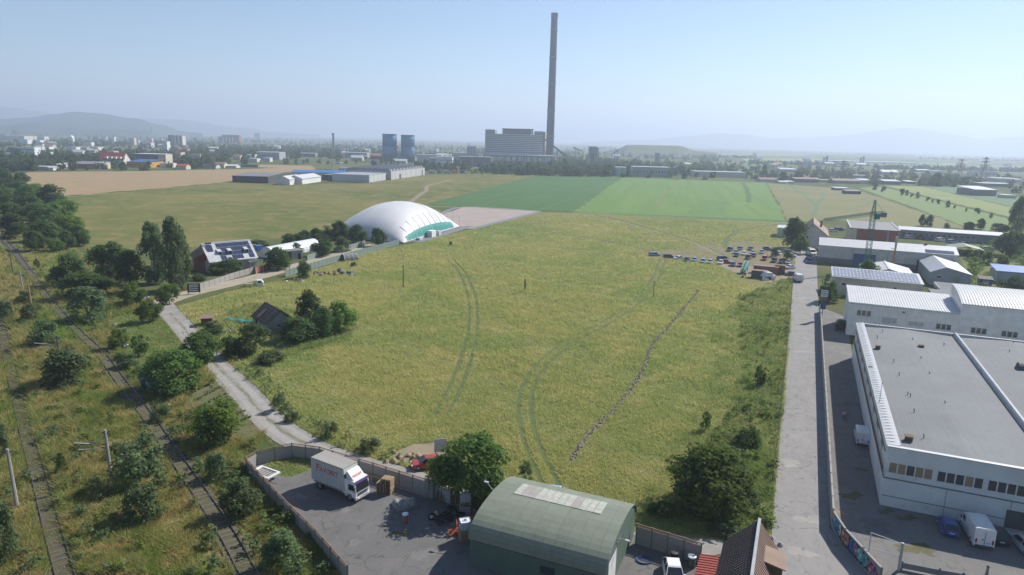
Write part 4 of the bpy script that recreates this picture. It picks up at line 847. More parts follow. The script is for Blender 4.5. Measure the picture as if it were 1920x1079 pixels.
# green canopy, dark hut, blue roofed building
p = g(1812, 480); h = thing('green_canopy', 'green pitched canopy roof at the right end of the long hall', 'canopy', p, YAW)
gable_roof(h, 'shed_green', -5.5, 5.5, 0, 11, 2.4, 3.6, 'y'); part(h, 'canopy_post', 'dark_grey', *[(x-.08, x+.08, y-.08, y+.08, 0, 2.5) for x in (-5.3, 5.3) for y in (.2, 10.8)]); part(h, 'side_panel', 'dark_grey', (-5.4, 5.4, .1, .2, 0, 2.3))
p = g(1847, 538); h = thing('site_hut', 'small dark hut with slanted roof in the weedy yard', 'hut', p, YAW)
part(h, 'wall', 'blue_sheet', (-1.6, 1.6, 0, 2.6, 0, 2.3)); mb = MB(); slab(mb, (-1.9, -.4, 2.35), (1.9, -.4, 2.35), (1.9, 2.9, 2.9), (-1.9, 2.9, 2.9), .1); mb.build('roof', 'slate', h); win(h, 0, 1.4, 1.6, .8, 'y', 0, -1, pane='light_grey')
p = g(1866, 530); h = thing('blue_roof_building', 'building with royal blue roof cut by the right photo edge', 'building', p, YAW)
part(h, 'wall', 'grey_metal', (0, 16, 0, 9, 0, 3.6)); mb = MB(); slab(mb, (-.3, -.3, 3.8), (16.3, -.3, 3.8), (16.3, 9.3, 4.6), (-.3, 9.3, 4.6), .15); mb.build('roof', 'blue_roof', h)
# ================================================================== tower crane and small yellow crane
p = g(1624, 496); p = uv(21.5, 258); c = thing('tower_crane', 'green lattice tower crane standing in front of the long hall', 'crane', p, 0)
def lattice(mb, a, b, w0, w1, n, r=.05):
    a, b = Vector(a), Vector(b); d = (b-a).normalized(); x = d.orthogonal().normalized(); y = d.cross(x); R_ = []
    for i in range(n+1):
        q = a+(b-a)*i/n; w = (w0+(w1-w0)*i/n)/2; R_.append([q+x*sx*w+y*sy*w for sx, sy in ((-1, -1), (1, -1), (1, 1), (-1, 1))])
    for i in range(n):
        for k in range(4):
            mb.tube(R_[i][k], R_[i+1][k], r, n=4, cap=False); mb.tube(R_[i][k], R_[i+1][(k+1) % 4], r*.6, n=3, cap=False); mb.tube(R_[i][k], R_[i][(k+1) % 4], r*.6, n=3, cap=False)
mb = MB(); lattice(mb, (0, 0, .6), (0, 0, 19.0), 1.5, 1.3, 14, .085); mb.build('mast', 'crane_green', c)
mb = MB(); lattice(mb, (0, 0, 19), (0, 0, 23.4), 1.1, .35, 4, .08); mb.build('tower_head', 'crane_green', c)
jd = (g(1558, 410, 18.0)-p); jd.z = 0; jn = jd.normalized(); J = jn*26
mb = MB(); lattice(mb, (0, 0, 18.8), (J.x, J.y, 17.6), 1.0, .7, 22, .06); mb.build('jib', 'crane_green', c)
mb = MB(); lattice(mb, (0, 0, 18.8), tuple(-jn*6.5+Vector((0, 0, 18.9))), .9, .9, 5, .06); mb.build('counter_jib', 'crane_green', c)
mb = MB(); q = -jn*5.8; mb.box(q.x, q.y, 18.2, 1.6, 1.2, 1.6); mb.build('counterweight', 'conc_dark', c); part(c, 'operator_cab', 'crane_green', (.7, 2.0, -.7, .7, 17.0, 18.8)); part(c, 'ballast_base', 'conc', (-1.8, 1.8, -1.8, 1.8, 0, .8))
mb = MB(); mb.tube((0, 0, 23.3), tuple(J*.55+Vector((0, 0, 18.6))), .05, n=4); mb.tube((0, 0, 23.3), tuple(J*.9+Vector((0, 0, 18.2))), .05, n=4); mb.tube((0, 0, 23.3), tuple(q+Vector((0, 0, 19))), .05, n=4); mb.build('tie_cable', 'light_grey', c)
p = uv(29.5, 259); c = thing('derrick_post', 'slim yellow and cream derrick post in front of the long hall', 'derrick', p, 0)
mb = MB(); mb.tube((0, 0, 0), (0, 0, 7), .32, .28, 8); mb.build('lower_post', 'yellow', c); mb = MB(); mb.tube((0, 0, 7), (0, 0, 11.5), .3, .45, 8); mb.build('upper_post', 'cream', c); mb = MB(); mb.tube((0, 0, 7.2), (-1.8, -.3, 7.8), .12, n=5); mb.build('arm', 'yellow', c)
# ================================================================== green arched shed in the foreground
SA = uv(1.0, 0)
SP = Vector((13.3, 64.1, 0)); h = thing('arched_shed', 'green arched sheet metal shed with translucent skylight panels at the bottom of the photo', 'shed', SP-UX*13.25-VX*11.6, YAW)
L_, D_ = 13.25, 11.6
part(h, 'lower_wall', 'shed_lower', (.05, L_-.05, .08, .2, 0, 2.7), (.05, L_-.05, D_-.2, D_-.08, 0, 2.7))
NA = 20; arc = [(D_/2-(D_/2+.05)*math.cos(math.pi*i/NA), 2.75+2.3*math.sin(math.pi*i/NA)**.8) for i in range(NA+1)]
def arch_band(i0, i1, x0, x1, lift, mat, name, th=.08):
    mb = MB()
    for i in range(i0, i1):
        (ya, za), (yb, zb) = arc[i], arc[i+1]; n = Vector((0, -(zb-za), yb-ya)).normalized()*1.0; n = Vector((0, za-zb, yb-ya)).normalized()
        A_, B_ = Vector((0, ya, za))+n*lift, Vector((0, yb, zb))+n*lift; A2, B2 = A_-n*th, B_-n*th
        mb.hexa([(x0, A2.y, A2.z), (x1, A2.y, A2.z), (x1, B2.y, B2.z), (x0, B2.y, B2.z)], [(x0, A_.y, A_.z), (x1, A_.y, A_.z), (x1, B_.y, B_.z), (x0, B_.y, B_.z)])
    return mb.build(name, mat, h)
nsh = 13; wsh = (L_+.3)/nsh
for i in range(nsh):
    x0 = -.15+i*wsh
    arch_band(0, 7, x0+.006, x0+wsh-.006, .02+(i % 2)*.012, 'shed_green', 'roof_sheet'); arch_band(7, NA, x0+.006, x0+wsh-.006, (i % 2)*.012, 'shed_green', 'roof_sheet')
arch_band(0, NA, -.14, L_+.14, -.06, 'dark_grey', 'roof_lining', .02)
for i in range(12): arch_band(10, 13, 2.0+i*.76, 2.0+i*.76+.72, .05+(i % 3)*.004, 'sky_panel' if i not in (1, 2, 8) else 'conc_pale', 'skylight_panel', .05)
for x in (0.0, L_-.12):
    mb = MB(); mb.hexa([(x, D_-.1, 0)]+[(x, min(max(y, .1), D_-.1), z-.1) for y, z in reversed(arc)]+[(x, .1, 0)], [(x+.12, D_-.1, 0)]+[(x+.12, min(max(y, .1), D_-.1), z-.1) for y, z in reversed(arc)]+[(x+.12, .1, 0)]); mb.build('end_wall', 'shed_lower', h)
mb = MB()
for i in range(53): mb.b0(.15+i*.244, .15+i*.244+.1, .04, .09, .05, 2.6)
tag(mb.build('wall_rib', 'shed_lower', h), kind='stuff')
for i in range(0): pass
part(h, 'edge_rail', 'slate', (-.1, L_+.1, -.04, .05, 2.66, 2.78)); part(h, 'sliding_door', 'white_paint', (L_+.02, L_+.1, .9, 3.6, .05, 3.6)); part(h, 'door_track', 'dark_grey', (L_+.02, L_+.16, .6, 5.8, 3.62, 3.74))
mb = MB(); mb.tube((L_+.02, 4.2, 4.0), (L_+.9, 3.8, 4.3), .04, n=5); mb.box(L_+1.0, 3.75, 4.3, .4, .2, .12); mb.build('wall_lamp', 'light_grey', h)
mb = MB(); mb.tube((-.05, 5.6, 4.9), (-1.0, 5.9, 5.5), .04, n=5); mb.box(-1.1, 5.92, 5.55, .45, .22, .12); mb.build('wall_lamp', 'light_grey', h)
part(h, 'side_window', 'glass', (7.2, 8.6, .02, .09, 1.2, 2.0))
# ================================================================== steep roofed gatehouse with red lean-to
h = thing('gatehouse', 'small gatehouse with steep dark tile roof and side dormer at the bottom edge', 'house', uv(0, 0)+Vector((20.6, 47.5, 0)), YAW)
o = h.location
def loc(px, py, z): d = g(px, py, z)-o; return (d.dot(UX), d.dot(VX), z)
rf = loc(1424, 976, 5.6); eL = loc(1358, 1010, 2.5); eR = loc(1461, 1034, 2.9)
x0, xr, x1, yF = eL[0], rf[0], eR[0], rf[1]; yN = yF-13
mb = MB(); mb.extr([(x0+.35, 0), (x1-.25, 0), (x1-.25, 2.9), (xr, 5.3), (x0+.35, 2.6)], yN+.3, yF-.4); mb.build('wall', 'cream', h)
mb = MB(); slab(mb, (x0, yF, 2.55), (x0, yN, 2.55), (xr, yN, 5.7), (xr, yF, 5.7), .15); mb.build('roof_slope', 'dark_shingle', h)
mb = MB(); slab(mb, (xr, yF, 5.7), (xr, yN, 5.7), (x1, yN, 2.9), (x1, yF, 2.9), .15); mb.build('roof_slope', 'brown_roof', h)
mb = MB(); mb.box(xr, (yF+yN)/2, 5.74, .26, yF-yN+.1, .16); mb.build('ridge_cap', 'teal_sheet' if False else 'grey_metal', h)
n_ = 24; tb = MB(); kx = (xr-x0)
for i in range(1, 9):                        # standing tile columns, stepped rows
    pass
ky = .42; zt = lambda x: 2.55+(x-x0)/kx*3.15
cm = MB(); slab(cm, (x0, .0, 2.62), (x0, -.05, 2.62), (xr, -.05, 5.77), (xr, 0, 5.77), .1); cmm = cm.mesh('tile_rib', 'slate')
for i in range(30): link('tile_rib', cmm, h, (0, yF-.1-i*.42, 0))
tr_ = MB()
for i in range(14): x = x0+kx*i/14; tr_.hexa([(x, yN, zt(x)), (x+.1, yN, zt(x+.1)), (x+.1, yF, zt(x+.1)), (x, yF, zt(x))], [(x, yN, zt(x)+.04), (x+.1, yN, zt(x+.1)+.015), (x+.1, yF, zt(x+.1)+.015), (x, yF, zt(x)+.04)])
tag(tr_.build('tile_course', 'dark_shingle', h), kind='stuff')
cm = MB(); slab(cm, (xr, .0, 5.77), (xr, -.06, 5.77), (x1, -.06, 2.97), (x1, 0, 2.97), .1); cmm = cm.mesh('tile_rib', 'dark_shingle')
for i in range(30): link('tile_rib', cmm, h, (0, yF-.1-i*.42, 0))
d0 = yF-2.6
mb = MB(); mb.b0(xr+.7, x1+.35, d0-2.3, d0, 2.6, 4.3); mb.build('dormer', 'wood_dark', h)
mb = MB(); slab(mb, (xr+.3, d0+.2, 4.75), (xr+.3, d0-2.5, 4.75), (x1+.6, d0-2.5, 4.25), (x1+.6, d0+.2, 4.25), .1); mb.build('dormer_roof', 'brown_roof', h)
part(h, 'fascia', 'conc_pale', (x1-.05, x1+.05, yN, yF, 2.72, 2.9))
h2 = thing('lean_to', 'red tiled lean-to roof attached left of the gatehouse', 'shed', o, YAW)
a_ = loc(1313, 1038, 2.3); b_ = loc(1358, 1040, 2.5); xl, yl = a_[0], a_[1]
part(h2, 'wall', 'conc', (xl+.2, x0+.2, yl-8, yl-.2, 0, 2.1)); mb = MB(); slab(mb, (xl, yl, 2.25), (xl, yl-9, 2.25), (x0+.3, yl-9, 2.5), (x0+.3, yl, 2.5), .1); mb.build('roof', 'red_roof', h2)
rb = MB(); slab(rb, (xl, .05, 2.31), (xl, -.05, 2.31), (x0+.3, -.05, 2.56), (x0+.3, .05, 2.56), .06); rbm = rb.mesh('tile_rib', 'red_roof')
for i in range(21): link('tile_rib', rbm, h2, (0, yl-.1-i*.4, 0))
# ================================================================== house with solar panels beside the poplars
def local_frame(p, q):
    d = (q-p); d.z = 0; return math.atan2(d.y, d.x), d.length
RE = g(377, 458, 7.9); rz = math.radians(44); RUN = 5.6
h = thing('solar_house', 'house with pale metal roof, blue solar panels and red hipped end beside the poplars', 'house', (RE.x, RE.y, 0), rz)
LN = 14.5; ca, sa = math.cos(rz), math.sin(rz)
def hl(px, py, z): d = g(px, py, z)-RE; return (d.x*ca+d.y*sa, -d.x*sa+d.y*ca, z)
mb = MB(); mb.extr([(-4.9, 0), (4.9, 0), (4.9, 3.5), (0, 7.6), (-4.9, 3.5)], .2, LN-.2, axis='x'); mb.build('wall', 'cream', h)
mb = MB(); slab(mb, (0, -RUN, 3.2), (LN, -RUN, 3.2), (LN, 0, 7.95), (0, 0, 7.95), .15); mb.build('roof_slope', 'light_grey', h)
mb = MB(); slab(mb, (0, 0, 7.95), (LN, 0, 7.95), (LN, RUN, 3.2), (0, RUN, 3.2), .15); mb.build('roof_slope', 'red_roof', h)
mb = MB(); mb.tube((-.2, 0, 8.0), (LN+.1, 0, 8.0), .16, n=6); mb.build('ridge_cap', 'white_metal', h)
A1, A2, A3, A4, A5, A6 = hl(376, 461, 7.6), hl(355, 477, 4.6), hl(362, 486, 3.6), hl(383.5, 474, 6.0), hl(378, 490, 3.0), hl(393, 489, 3.3)
for f_, m_ in (((A1, A2, A3, A4), 'brown_roof'), ((A4, A3, A5), 'red_roof'), ((A4, A5, A6), 'red_roof'), ((A1, A4, A6), 'light_grey')):  # brown back face stands in for the red roof in shade
    mb = MB(); mb.hexa([(x, y, z-.18) for x, y, z in f_], f_); mb.build('hip_roof', m_, h)
lo = [hl(357, 487, 3.0), hl(362, 487, 3.0), hl(365, 503, 1.7), hl(347, 501, 1.7)]; mb = MB(); mb.hexa([(x, y, z-.15) for x, y, z in lo], lo); mb.build('porch_roof', 'red_roof', h)
mb = MB(); base_ = [A3, A5, A6, (1.5, 3.5, 0), A2]; mb.hexa([(x*.93, y*.93, 0) for x, y, z in base_], [(x*.93, y*.93, 3.0) for x, y, z in base_]); mb.build('annex_wall', 'brick', h)
k_ = 4.75/RUN; pb = MB(); slab(pb, (-.8, 0, 0), (.8, 0, 0), (.8, 1.15, 1.15*k_), (-.8, 1.15, 1.15*k_), .05); pmh = pb.mesh('solar_panel', 'pv')
for r in range(4):
    for i in range(6):
        if r == 0 and i in (1, 4): continue
        y = -5.25+r*1.26; link('solar_panel', pmh, h, (4.6+i*1.66, y, 3.2+(y+RUN)*k_+.07))
mb = MB(); y = -2.6; slab(mb, (.9, y, 3.2+(y+RUN)*k_+.2), (2.5, y, 3.2+(y+RUN)*k_+.2), (2.5, y+1.6, 3.2+(y+RUN+1.6)*k_+.5), (.9, y+1.6, 3.2+(y+RUN+1.6)*k_+.5), .1); mb.tube((.8, -.7, 8.0), (2.6, -.7, 8.0), .26, n=8); mb.build('water_heater', 'pv', h)
for x in (3.3, 6.3, 11.2):
    m_ = MB(); y = -3.7; z = 3.2+(y+RUN)*k_; m_.hexa([(x, y, z-.2), (x+1.2, y, z-.2), (x+1.2, y+1.6, z+1.2), (x, y+1.6, z+1.2)], [(x, y, z+1.0), (x+1.2, y, z+1.0), (x+1.2, y+1.6, z+1.55), (x, y+1.6, z+1.55)]); m_.build('dormer', 'light_grey', h)
    m_ = MB(); m_.b0(x+.15, x+1.05, y-.05, y, z+.1, z+.9); m_.build('dormer_window', 'glass', h)
part(h, 'balcony', 'light_grey', (LN-3.2, LN+.3, -7.0, -4.95, 2.2, 2.4), (LN-3.2, LN+.3, -7.0, -6.9, 2.4, 3.0)); part(h, 'balcony_post', 'white_paint', (LN+.1, LN+.25, -6.95, -6.8, 0, 2.2), (LN-3.1, LN-2.95, -6.95, -6.8, 0, 2.2))
for x in (3, 6, 9): win(h, x, 1.7, 1.2, 1.2, 'y', -4.9, -1)
# ruined house
RZ = math.radians(-50); PK = g(525, 583, 4.5); RH = Vector((PK.x-3.4*math.cos(RZ)+2.8*math.sin(RZ), PK.y-3.4*math.sin(RZ)-2.8*math.cos(RZ), 0))
h = thing('ruined_house', 'ruined grey house with collapsing dark roof frame among garden trees', 'house', RH, RZ)
mb = MB(); gable_walls(mb, -4.6, 3.4, 0, 5.6, 2.2, 4.4, 'x', .5); mb.build('wall', 'conc', h)
mb = MB(); mb.extr([(0.02, 0), (5.58, 0), (5.58, 2.2), (2.8, 4.38), (0.02, 2.2)], 3.402, 3.46, axis='x'); mb.build('gable_plaster', 'conc_pale', h)
gable_roof(h, 'slate', -4.7, 3.45, 0, 5.6, 2.2, 4.5, 'x', .35)
kz = 2.3/2.8
for i in range(12):
    x = -4.9+i*.76
    for sd in (0, 1):
        mb = MB(); ya, yb = (-.4, 2.8) if sd == 0 else (6.0, 2.8)
        za = 2.2-.4*kz+.15; mb.hexa([(x, ya, za), (x+.1, ya, za), (x+.1, yb, 4.65), (x, yb, 4.65)], [(x, ya, za+.12), (x+.1, ya, za+.12), (x+.1, yb, 4.8), (x, yb, 4.8)]); mb.build('rafter', 'conc_dark' if i % 3 else 'wood', h)
for i in range(5): mb = MB(); t = .1+i*.19; mb.box(-.8, -.4+3.2*t, 2.2-.4*kz+.3+(2.45)*t, 8.4, .07, .06); mb.build('batten', 'wood_dark', h)
mb = MB(); slab(mb, (-1.9, -.2, 2.75), (-.4, -.2, 2.75), (-.6, 1.7, 4.2), (-1.7, 1.7, 4.2), .08); mb.build('patched_sheet', 'brown_roof', h)
win(h, 2.5, 1.5, 1.0, .7, 'x', 3.46, 1, frame='light_grey'); win(h, -2.6, 1.3, 1.0, .9, 'y', 0, -1, pane='black', frame='wood_dark')
p = g(388, 612); h = thing('garden_shed', 'small brown shed with rusty flat roof beside the gravel road', 'shed', p, .3)
part(h, 'wall', 'wood_dark', (-1.1, 1.1, 0, 2, 0, 1.7)); mb = MB(); slab(mb, (-1.35, -.25, 1.75), (1.35, -.25, 1.75), (1.35, 2.3, 2.0), (-1.35, 2.3, 2.0), .08); mb.build('roof', 'brown_roof', h); part(h, 'door', 'rust', (-.4, .4, -.04, 0, 0, 1.6))
p = g(279, 734); h = thing('blue_hut', 'small blue hut hidden under the walnut by the garden plot', 'hut', p, .5)
part(h, 'wall', 'teal_sheet', (-1, 1, 0, 1.8, 0, 1.9)); part(h, 'roof', 'blue_sheet', (-1.2, 1.2, -.2, 2, 1.9, 2.0)); part(h, 'door', 'light_grey', (-.35, .35, -.05, 0, 0, 1.7))
# tunnels
def tunnel(name, label, a, b, wid, hgt, mat, cat='greenhouse', ribs=True, end=None):
    rz_, ln_ = local_frame(a, b); t = thing(name, label, cat, a, rz_); n = 12
    prof = [(-wid/2*math.cos(math.pi*i/n), hgt*math.sin(math.pi*i/n)) for i in range(n+1)]
    inn = [(x*.96, z*.96) for x, z in prof]
    mb = MB()
    for i in range(n): mb.hexa([(0, inn[i][0], inn[i][1]), (ln_, inn[i][0], inn[i][1]), (ln_, inn[i+1][0], inn[i+1][1]), (0, inn[i+1][0], inn[i+1][1])], [(0, prof[i][0], prof[i][1]), (ln_, prof[i][0], prof[i][1]), (ln_, prof[i+1][0], prof[i+1][1]), (0, prof[i+1][0], prof[i+1][1])])
    mb.build('cover', mat, t, smooth=False)
    for x in (0, ln_-.05): m_ = MB(); m_.hexa([(x, y, z) for y, z in inn], [(x+.05, y, z) for y, z in inn]); m_.build('end_panel', end or mat, t)
    if ribs:
        for k in range(int(ln_/1.5)+1):
            m_ = MB()
            for i in range(n): m_.tube((k*1.5, prof[i][0], prof[i][1]), (k*1.5, prof[i+1][0], prof[i+1][1]), .07, n=4, cap=False)
            m_.build('hoop', 'light_grey' if ribs is True else ribs, t)
    return t
tunnel('greenhouse_tunnel', 'long white plastic greenhouse tunnel in the gardens below the air dome', g(500, 484), g(588, 466), 6.5, 3.6, 'plastic_white', end='white_paint')
tunnel('striped_tunnel', 'small dark tunnel with white stripes beside the green sheet fence', g(643, 489), g(669, 487), 3.6, 2.2, 'mid_grey', 'tunnel', 'white_paint')
p = g(555, 487); h = thing('garden_shed', 'grey and white flat roofed shed in front of the greenhouse tunnel', 'shed', p, rz)
part(h, 'wall', 'conc_pale', (-1.5, 2.4, 0, 4, 0, 2.8)); part(h, 'roof', 'mid_grey', (-4.3, 2.8, -.3, 4.3, 2.8, 3.0)); part(h, 'dark_wall', 'dark_grey', (-4, -1.5, .1, 4, 0, 2.75)); part(h, 'door', 'black', (.8, 1.8, -.05, 0, 0, 1.9))
p = g(486, 479); h = thing('blue_tank', 'bright blue box tank on a steel stand in the gardens', 'tank', p, rz)
part(h, 'tank_body', 'blue_roof', (-1.1, 1.1, -1, 1, 1.5, 3.4)); part(h, 'stand', 'dark_grey', *[(x-.06, x+.06, y-.06, y+.06, 0, 1.5) for x in (-.9, .9) for y in (-.8, .8)])
p = g(474, 473); h = thing('brick_outhouse', 'small brick outhouse with white door left of the blue tank', 'outhouse', p, rz); part(h, 'wall', 'brick', (-2.2, 1.2, 0, 2.2, 0, 2.3)); part(h, 'roof', 'brown_roof', (-2.4, 1.4, -.2, 2.4, 2.3, 2.45)); part(h, 'door', 'white_paint', (.3, 1.0, -.05, 0, 0, 1.9))
# ================================================================== air dome
ax = Vector((.307, .952, 0)); dz = math.atan2(ax.y, ax.x)
D0 = g(757, 457); DL, DW, DH = 57.0, 35.0, 12.6
h = thing('air_dome', 'big white inflated sports dome with green side strip in the field', 'dome', D0, dz)
# local x along the long side (right far), local y to the left
nx, ny = 48, 36; V, F = [], []
for i in range(nx+1):
    for j in range(ny+1):
        a, b = 2*i/nx-1, 2*j/ny-1
        a2, b2 = math.sin(a*math.pi/2), math.sin(b*math.pi/2)
        z = DH*((1-abs(a2)**2.2)**.62)*((1-abs(b2)**2.2)**.62)
        V.append((DL/2+DL/2*a2, DW/2+DW/2*b2, z+.35))
for i in range(nx):
    for j in range(ny): k = i*(ny+1)+j; F.append((k, k+ny+1, k+ny+2, k+1))
link('membrane', array_from('membrane', V, F, 'dome_fabric', True), h)
def dome_z(x, y): 
    a2, b2 = 2*x/DL-1, 2*y/DW-1; return .35+DH*(max(1-abs(a2)**2.2, 0)**.62)*(max(1-abs(b2)**2.2, 0)**.62)
mb = MB()
for i in range(-2, 26): # green strip low on the near long side (follows the skin)
    x = 5+i*1.7
    if x < 3 or x > DL-3: continue
    for j in range(2):
        pts = []
        for xx, yy in ((x, j), (x+1.7, j), (x+1.7, j+1), (x, j+1)):
            y_ = .06+yy*.62*(.4 if yy == 0 else 1)*1.0; pts.append((xx, y_-.06, min(dome_z(xx, y_), 20)+.05))
        mb.face(pts)
mb.build('green_strip', 'teal_sheet', h)
mb = MB()
for k in range(9):
    x = 6.5+k*5.2
    for j in range(14):
        y, y2 = .05+j*.35, .05+(j+1)*.35; mb.tube((x, y-.05, dome_z(x, y)+.08), (x, y2-.05, dome_z(x, y2)+.08), .09, n=4, cap=False)
mb.build('strap', 'white_paint', h)
for q_ in range(1, 7):
    mb = MB(); yy = DW*q_/7
    for i in range(28): x, x2 = 1.5+i*(DL-3)/28, 1.5+(i+1)*(DL-3)/28; mb.tube((x, yy, dome_z(x, yy)+.02), (x2, yy, dome_z(x2, yy)+.02), .05, n=4, cap=False)
    mb.build('cable', 'light_grey', h)
mb = MB()
for j in range(30):
    y, y2 = 1+j*(DW-2)/30, 1+(j+1)*(DW-2)/30; mb.tube((DL*.62, y, dome_z(DL*.62, y)+.03), (DL*.62, y2, dome_z(DL*.62, y2)+.03), .07, n=4, cap=False)
mb.build('seam', 'light_grey', h)
part(h, 'base_beam', 'conc_dark', (-.4, DL+.4, -.4, .2, 0, .4), (-.4, DL+.4, DW-.2, DW+.4, 0, .4), (-.4, .2, .2, DW-.2, 0, .4), (DL-.2, DL+.4, .2, DW-.2, 0, .4))
part(h, 'entrance_lock', 'white_paint', (20, 24, -2.6, -.4, 0, 2.6)); part(h, 'entrance_ramp', 'light_grey', (10, 13, -2, -.4, 0, .9)); part(h, 'floor_apron', 'mid_grey', (6, DL+6, -4.5, -.4, 0, .06))
h2 = thing('blower_unit', 'grey blower box beside the air dome wall', 'blower', D0+ax*27+Vector((ax.y, -ax.x, 0))*2.4, dz); part(h2, 'casing', 'light_grey', (-1.2, 1.2, -.8, .8, .1, 1.9)); part(h2, 'duct', 'dark_grey', (-.4, .4, .8, 2.0, .4, 1.2))
a, b = g(838, 412), g(861, 428)
h2 = thing('ball_stop_frame', 'tall thin net frame between the air dome and the paved lot', 'net frame', b, 0)
mb = MB(); d = a-b
for t in (0, .5, 1): mb.tube(tuple(d*t), tuple(d*t+Vector((0, 0, 5))), .06, n=5)
mb.tube((0, 0, 5), (d.x, d.y, 5), .05, n=5); mb.build('frame', 'light_grey', h2)
# ================================================================== halls in the middle distance
def far_hall(name, label, base, rz_, w, d, ez, rz2, wall, roof, along='x', cat='hall', wins=0, group=None, doors=0, roof2=None):
    t = thing(name, label, cat, base, rz_, group); mb = MB()
    if rz2 > ez: gable_walls(mb, 0, w, 0, d, ez, rz2, along); mb.build('wall', wall, t); gable_roof(t, roof, 0, w, 0, d, ez, rz2, along, .4, .25, mats=(roof, roof2 or roof))
    else: mb.b0(0, w, 0, d, 0, ez); mb.build('wall', wall, t); part(t, 'roof', roof, (-.2, w+.2, -.2, d+.2, ez, ez+.3))
    for i in range(wins): win(t, w*(i+.5)/wins, ez*.6, min(1.4, w/wins*.6), min(1.3, ez*.4), 'y', 0, -1, fr=.05)
    for i in range(doors): part(t, 'door', 'mid_grey', (w*(i+.5)/doors-1.4, w*(i+.5)/doors+1.4, -.08, 0, 0, ez*.6))
    c = base+Vector((math.cos(rz_)*w/2-math.sin(rz_)*d/2, math.sin(rz_)*w/2+math.cos(rz_)*d/2, 0)); keep(c, max(w, d)*.55); return t
def pxline(p0, p1): a, b = g(*p0), g(*p1); r, l = local_frame(a, b); return a, r, l
a, r, l = pxline((692, 343), (724, 338)); 
t = far_hall('storage_hall', 'grey storage hall with white front panels, left of the long panelled warehouse', a, r, l, 34, 6.3, 6.3, 'light_grey', 'grey_metal', wins=0)
for i in range(13): part(t, 'wall_panel', 'white_metal' if i % 3 else 'light_grey', (l*i/13+.15, l*(i+1)/13-.15, -.15, -.01, .4, 6.2))
a, r, l = pxline((733, 338), (796, 329))
t = far_hall('panelled_warehouse', 'long warehouse with pale ribbed wall panels at the edge of the pasture', a, r, l, 45, 8.2, 8.2, 'light_grey', 'mid_grey')
for i in range(26): part(t, 'wall_panel', 'white_metal' if i % 4 != 2 else 'light_grey', (l*i/26+.3, l*(i+1)/26-.3, -.25, -.01, .5, 8.0))
for i in range(22):
    mb = MB(); x = l*i/22; mb.extr([(x, 8.5), (x+l/22*.9, 8.5), (x+l/22*.45, 10.4)], 2, 44); mb.build('saw_tooth', 'light_grey' if i % 2 else 'mid_grey', t)
part(t, 'gate', 'dark_grey', (l*.22, l*.27, -.35, -.25, 0, 4.6), (l*.9, l*.93, -.35, -.25, 0, 6))
a, r, l = pxline((596, 336), (690, 343)); t = far_hall('dark_shed_row', 'low dark blue grey shed row between the white tents and the storage hall', g(604, 338), -.12, 46, 40, 4.6, 4.6, 'dark_grey', 'mid_grey')
a, r, l = pxline((436, 342), (503, 344)); t = far_hall('dark_hall', 'long dark roofed hall at the left end of the storage halls', a, r, l, 60, 5.2, 6.6, 'dark_grey', 'mid_grey', 'x')
a, r, l = pxline((519, 346.5), (545, 347)); t = far_hall('white_tent_hall', 'white tent hall with shaded blue gable facing the field, left one', a, -.1, l, 26, 4.2, 6.8, 'white_paint', 'white_metal', 'y')
a, r, l = pxline((567, 346), (602, 341)); t = far_hall('white_tent_hall', 'white tent hall with pinkish ridge, right one', a, r, l, 13, 4.4, 7, 'white_paint', 'white_metal', 'x', roof2='cream')
t = far_hall('blue_roof_hall', 'long hall with vivid blue roof behind the white tent halls', g(548, 333), .22, 92, 30, 4.6, 6.2, 'pale_wall', 'blue_roof', 'x')
t = far_hall('white_office', 'white two storey office box at the end of the blue roofed hall', g(635, 325), .1, 13, 9, 6, 6, 'white_paint', 'white_metal', wins=4)
# canopy of a fuel stop on posts
p = g(630, 319); t = thing('raised_canopy', 'white flat canopy on tall posts among the trees left of the cooling towers', 'canopy', p, 0); part(t, 'roof', 'white_metal', (-6, 6, 0, 6, 8.2, 9.0)); part(t, 'post', 'light_grey', *[(x-.3, x+.3, y-.3, y+.3, 0, 8.2) for x in (-5, 5) for y in (1, 5)]); keep(p, 8)
# ================================================================== cooling towers, power plant, chimney
for i, (px, w, lb) in enumerate([(731, 26, 'left one of the two blue and grey cooling towers'), (765, 24.5, 'right one of the two blue and grey cooling towers')]):
    c = at_depth(px, 300, 1150); t = thing('cooling_tower', lb, 'cooling tower', (c.x, c.y, 0), 0, 'twin cooling towers'); R_ = w*1150/FPX/2
    H_ = 43.0 if i == 0 else 42.0
    mb = MB(); mb.lathe([(R_*1.02, 9), (R_*1.0, 16), (R_*.97, 24)], 32); mb.build('lower_shell', 'tower_blue', t, smooth=True)
    mb = MB(); mb.lathe([(R_*.97, 24.02), (R_*.96, 34), (R_*.99, H_)], 32); mb.build('upper_shell', 'tower_blue', t, smooth=True)
    mb = MB(); mb.lathe([(R_*1.0, H_), (R_*1.05, H_+.4), (R_*1.05, H_+1.2), (R_*.9, H_+1.2)], 32); mb.build('rim', 'mid_grey', t)
    part(t, 'basin', 'conc_dark', (-R_*1.2, R_*1.2, -R_*1.2, R_*1.2, 0, 8.9))
    for k in range(16): a_ = 2*math.pi*k/16; m_ = MB(); m_.tube((R_*.99*math.cos(a_), R_*.99*math.sin(a_), 9), (R_*.985*math.cos(a_), R_*.985*math.sin(a_), H_-.2), .5, .35, 5); m_.build('rib', 'tower_pale' if k in (14, 15, 0) else 'tower_blue', t)
    keep(Vector((c.x, c.y, 0)), R_*1.3)
PY = 1240.0
def plant_pt(px, py): return at_depth(px, py, PY)
x0, x1 = plant_pt(909, 300).x, plant_pt(1021, 300).x; zt_ = lambda py, px=965: plant_pt(px, py).z
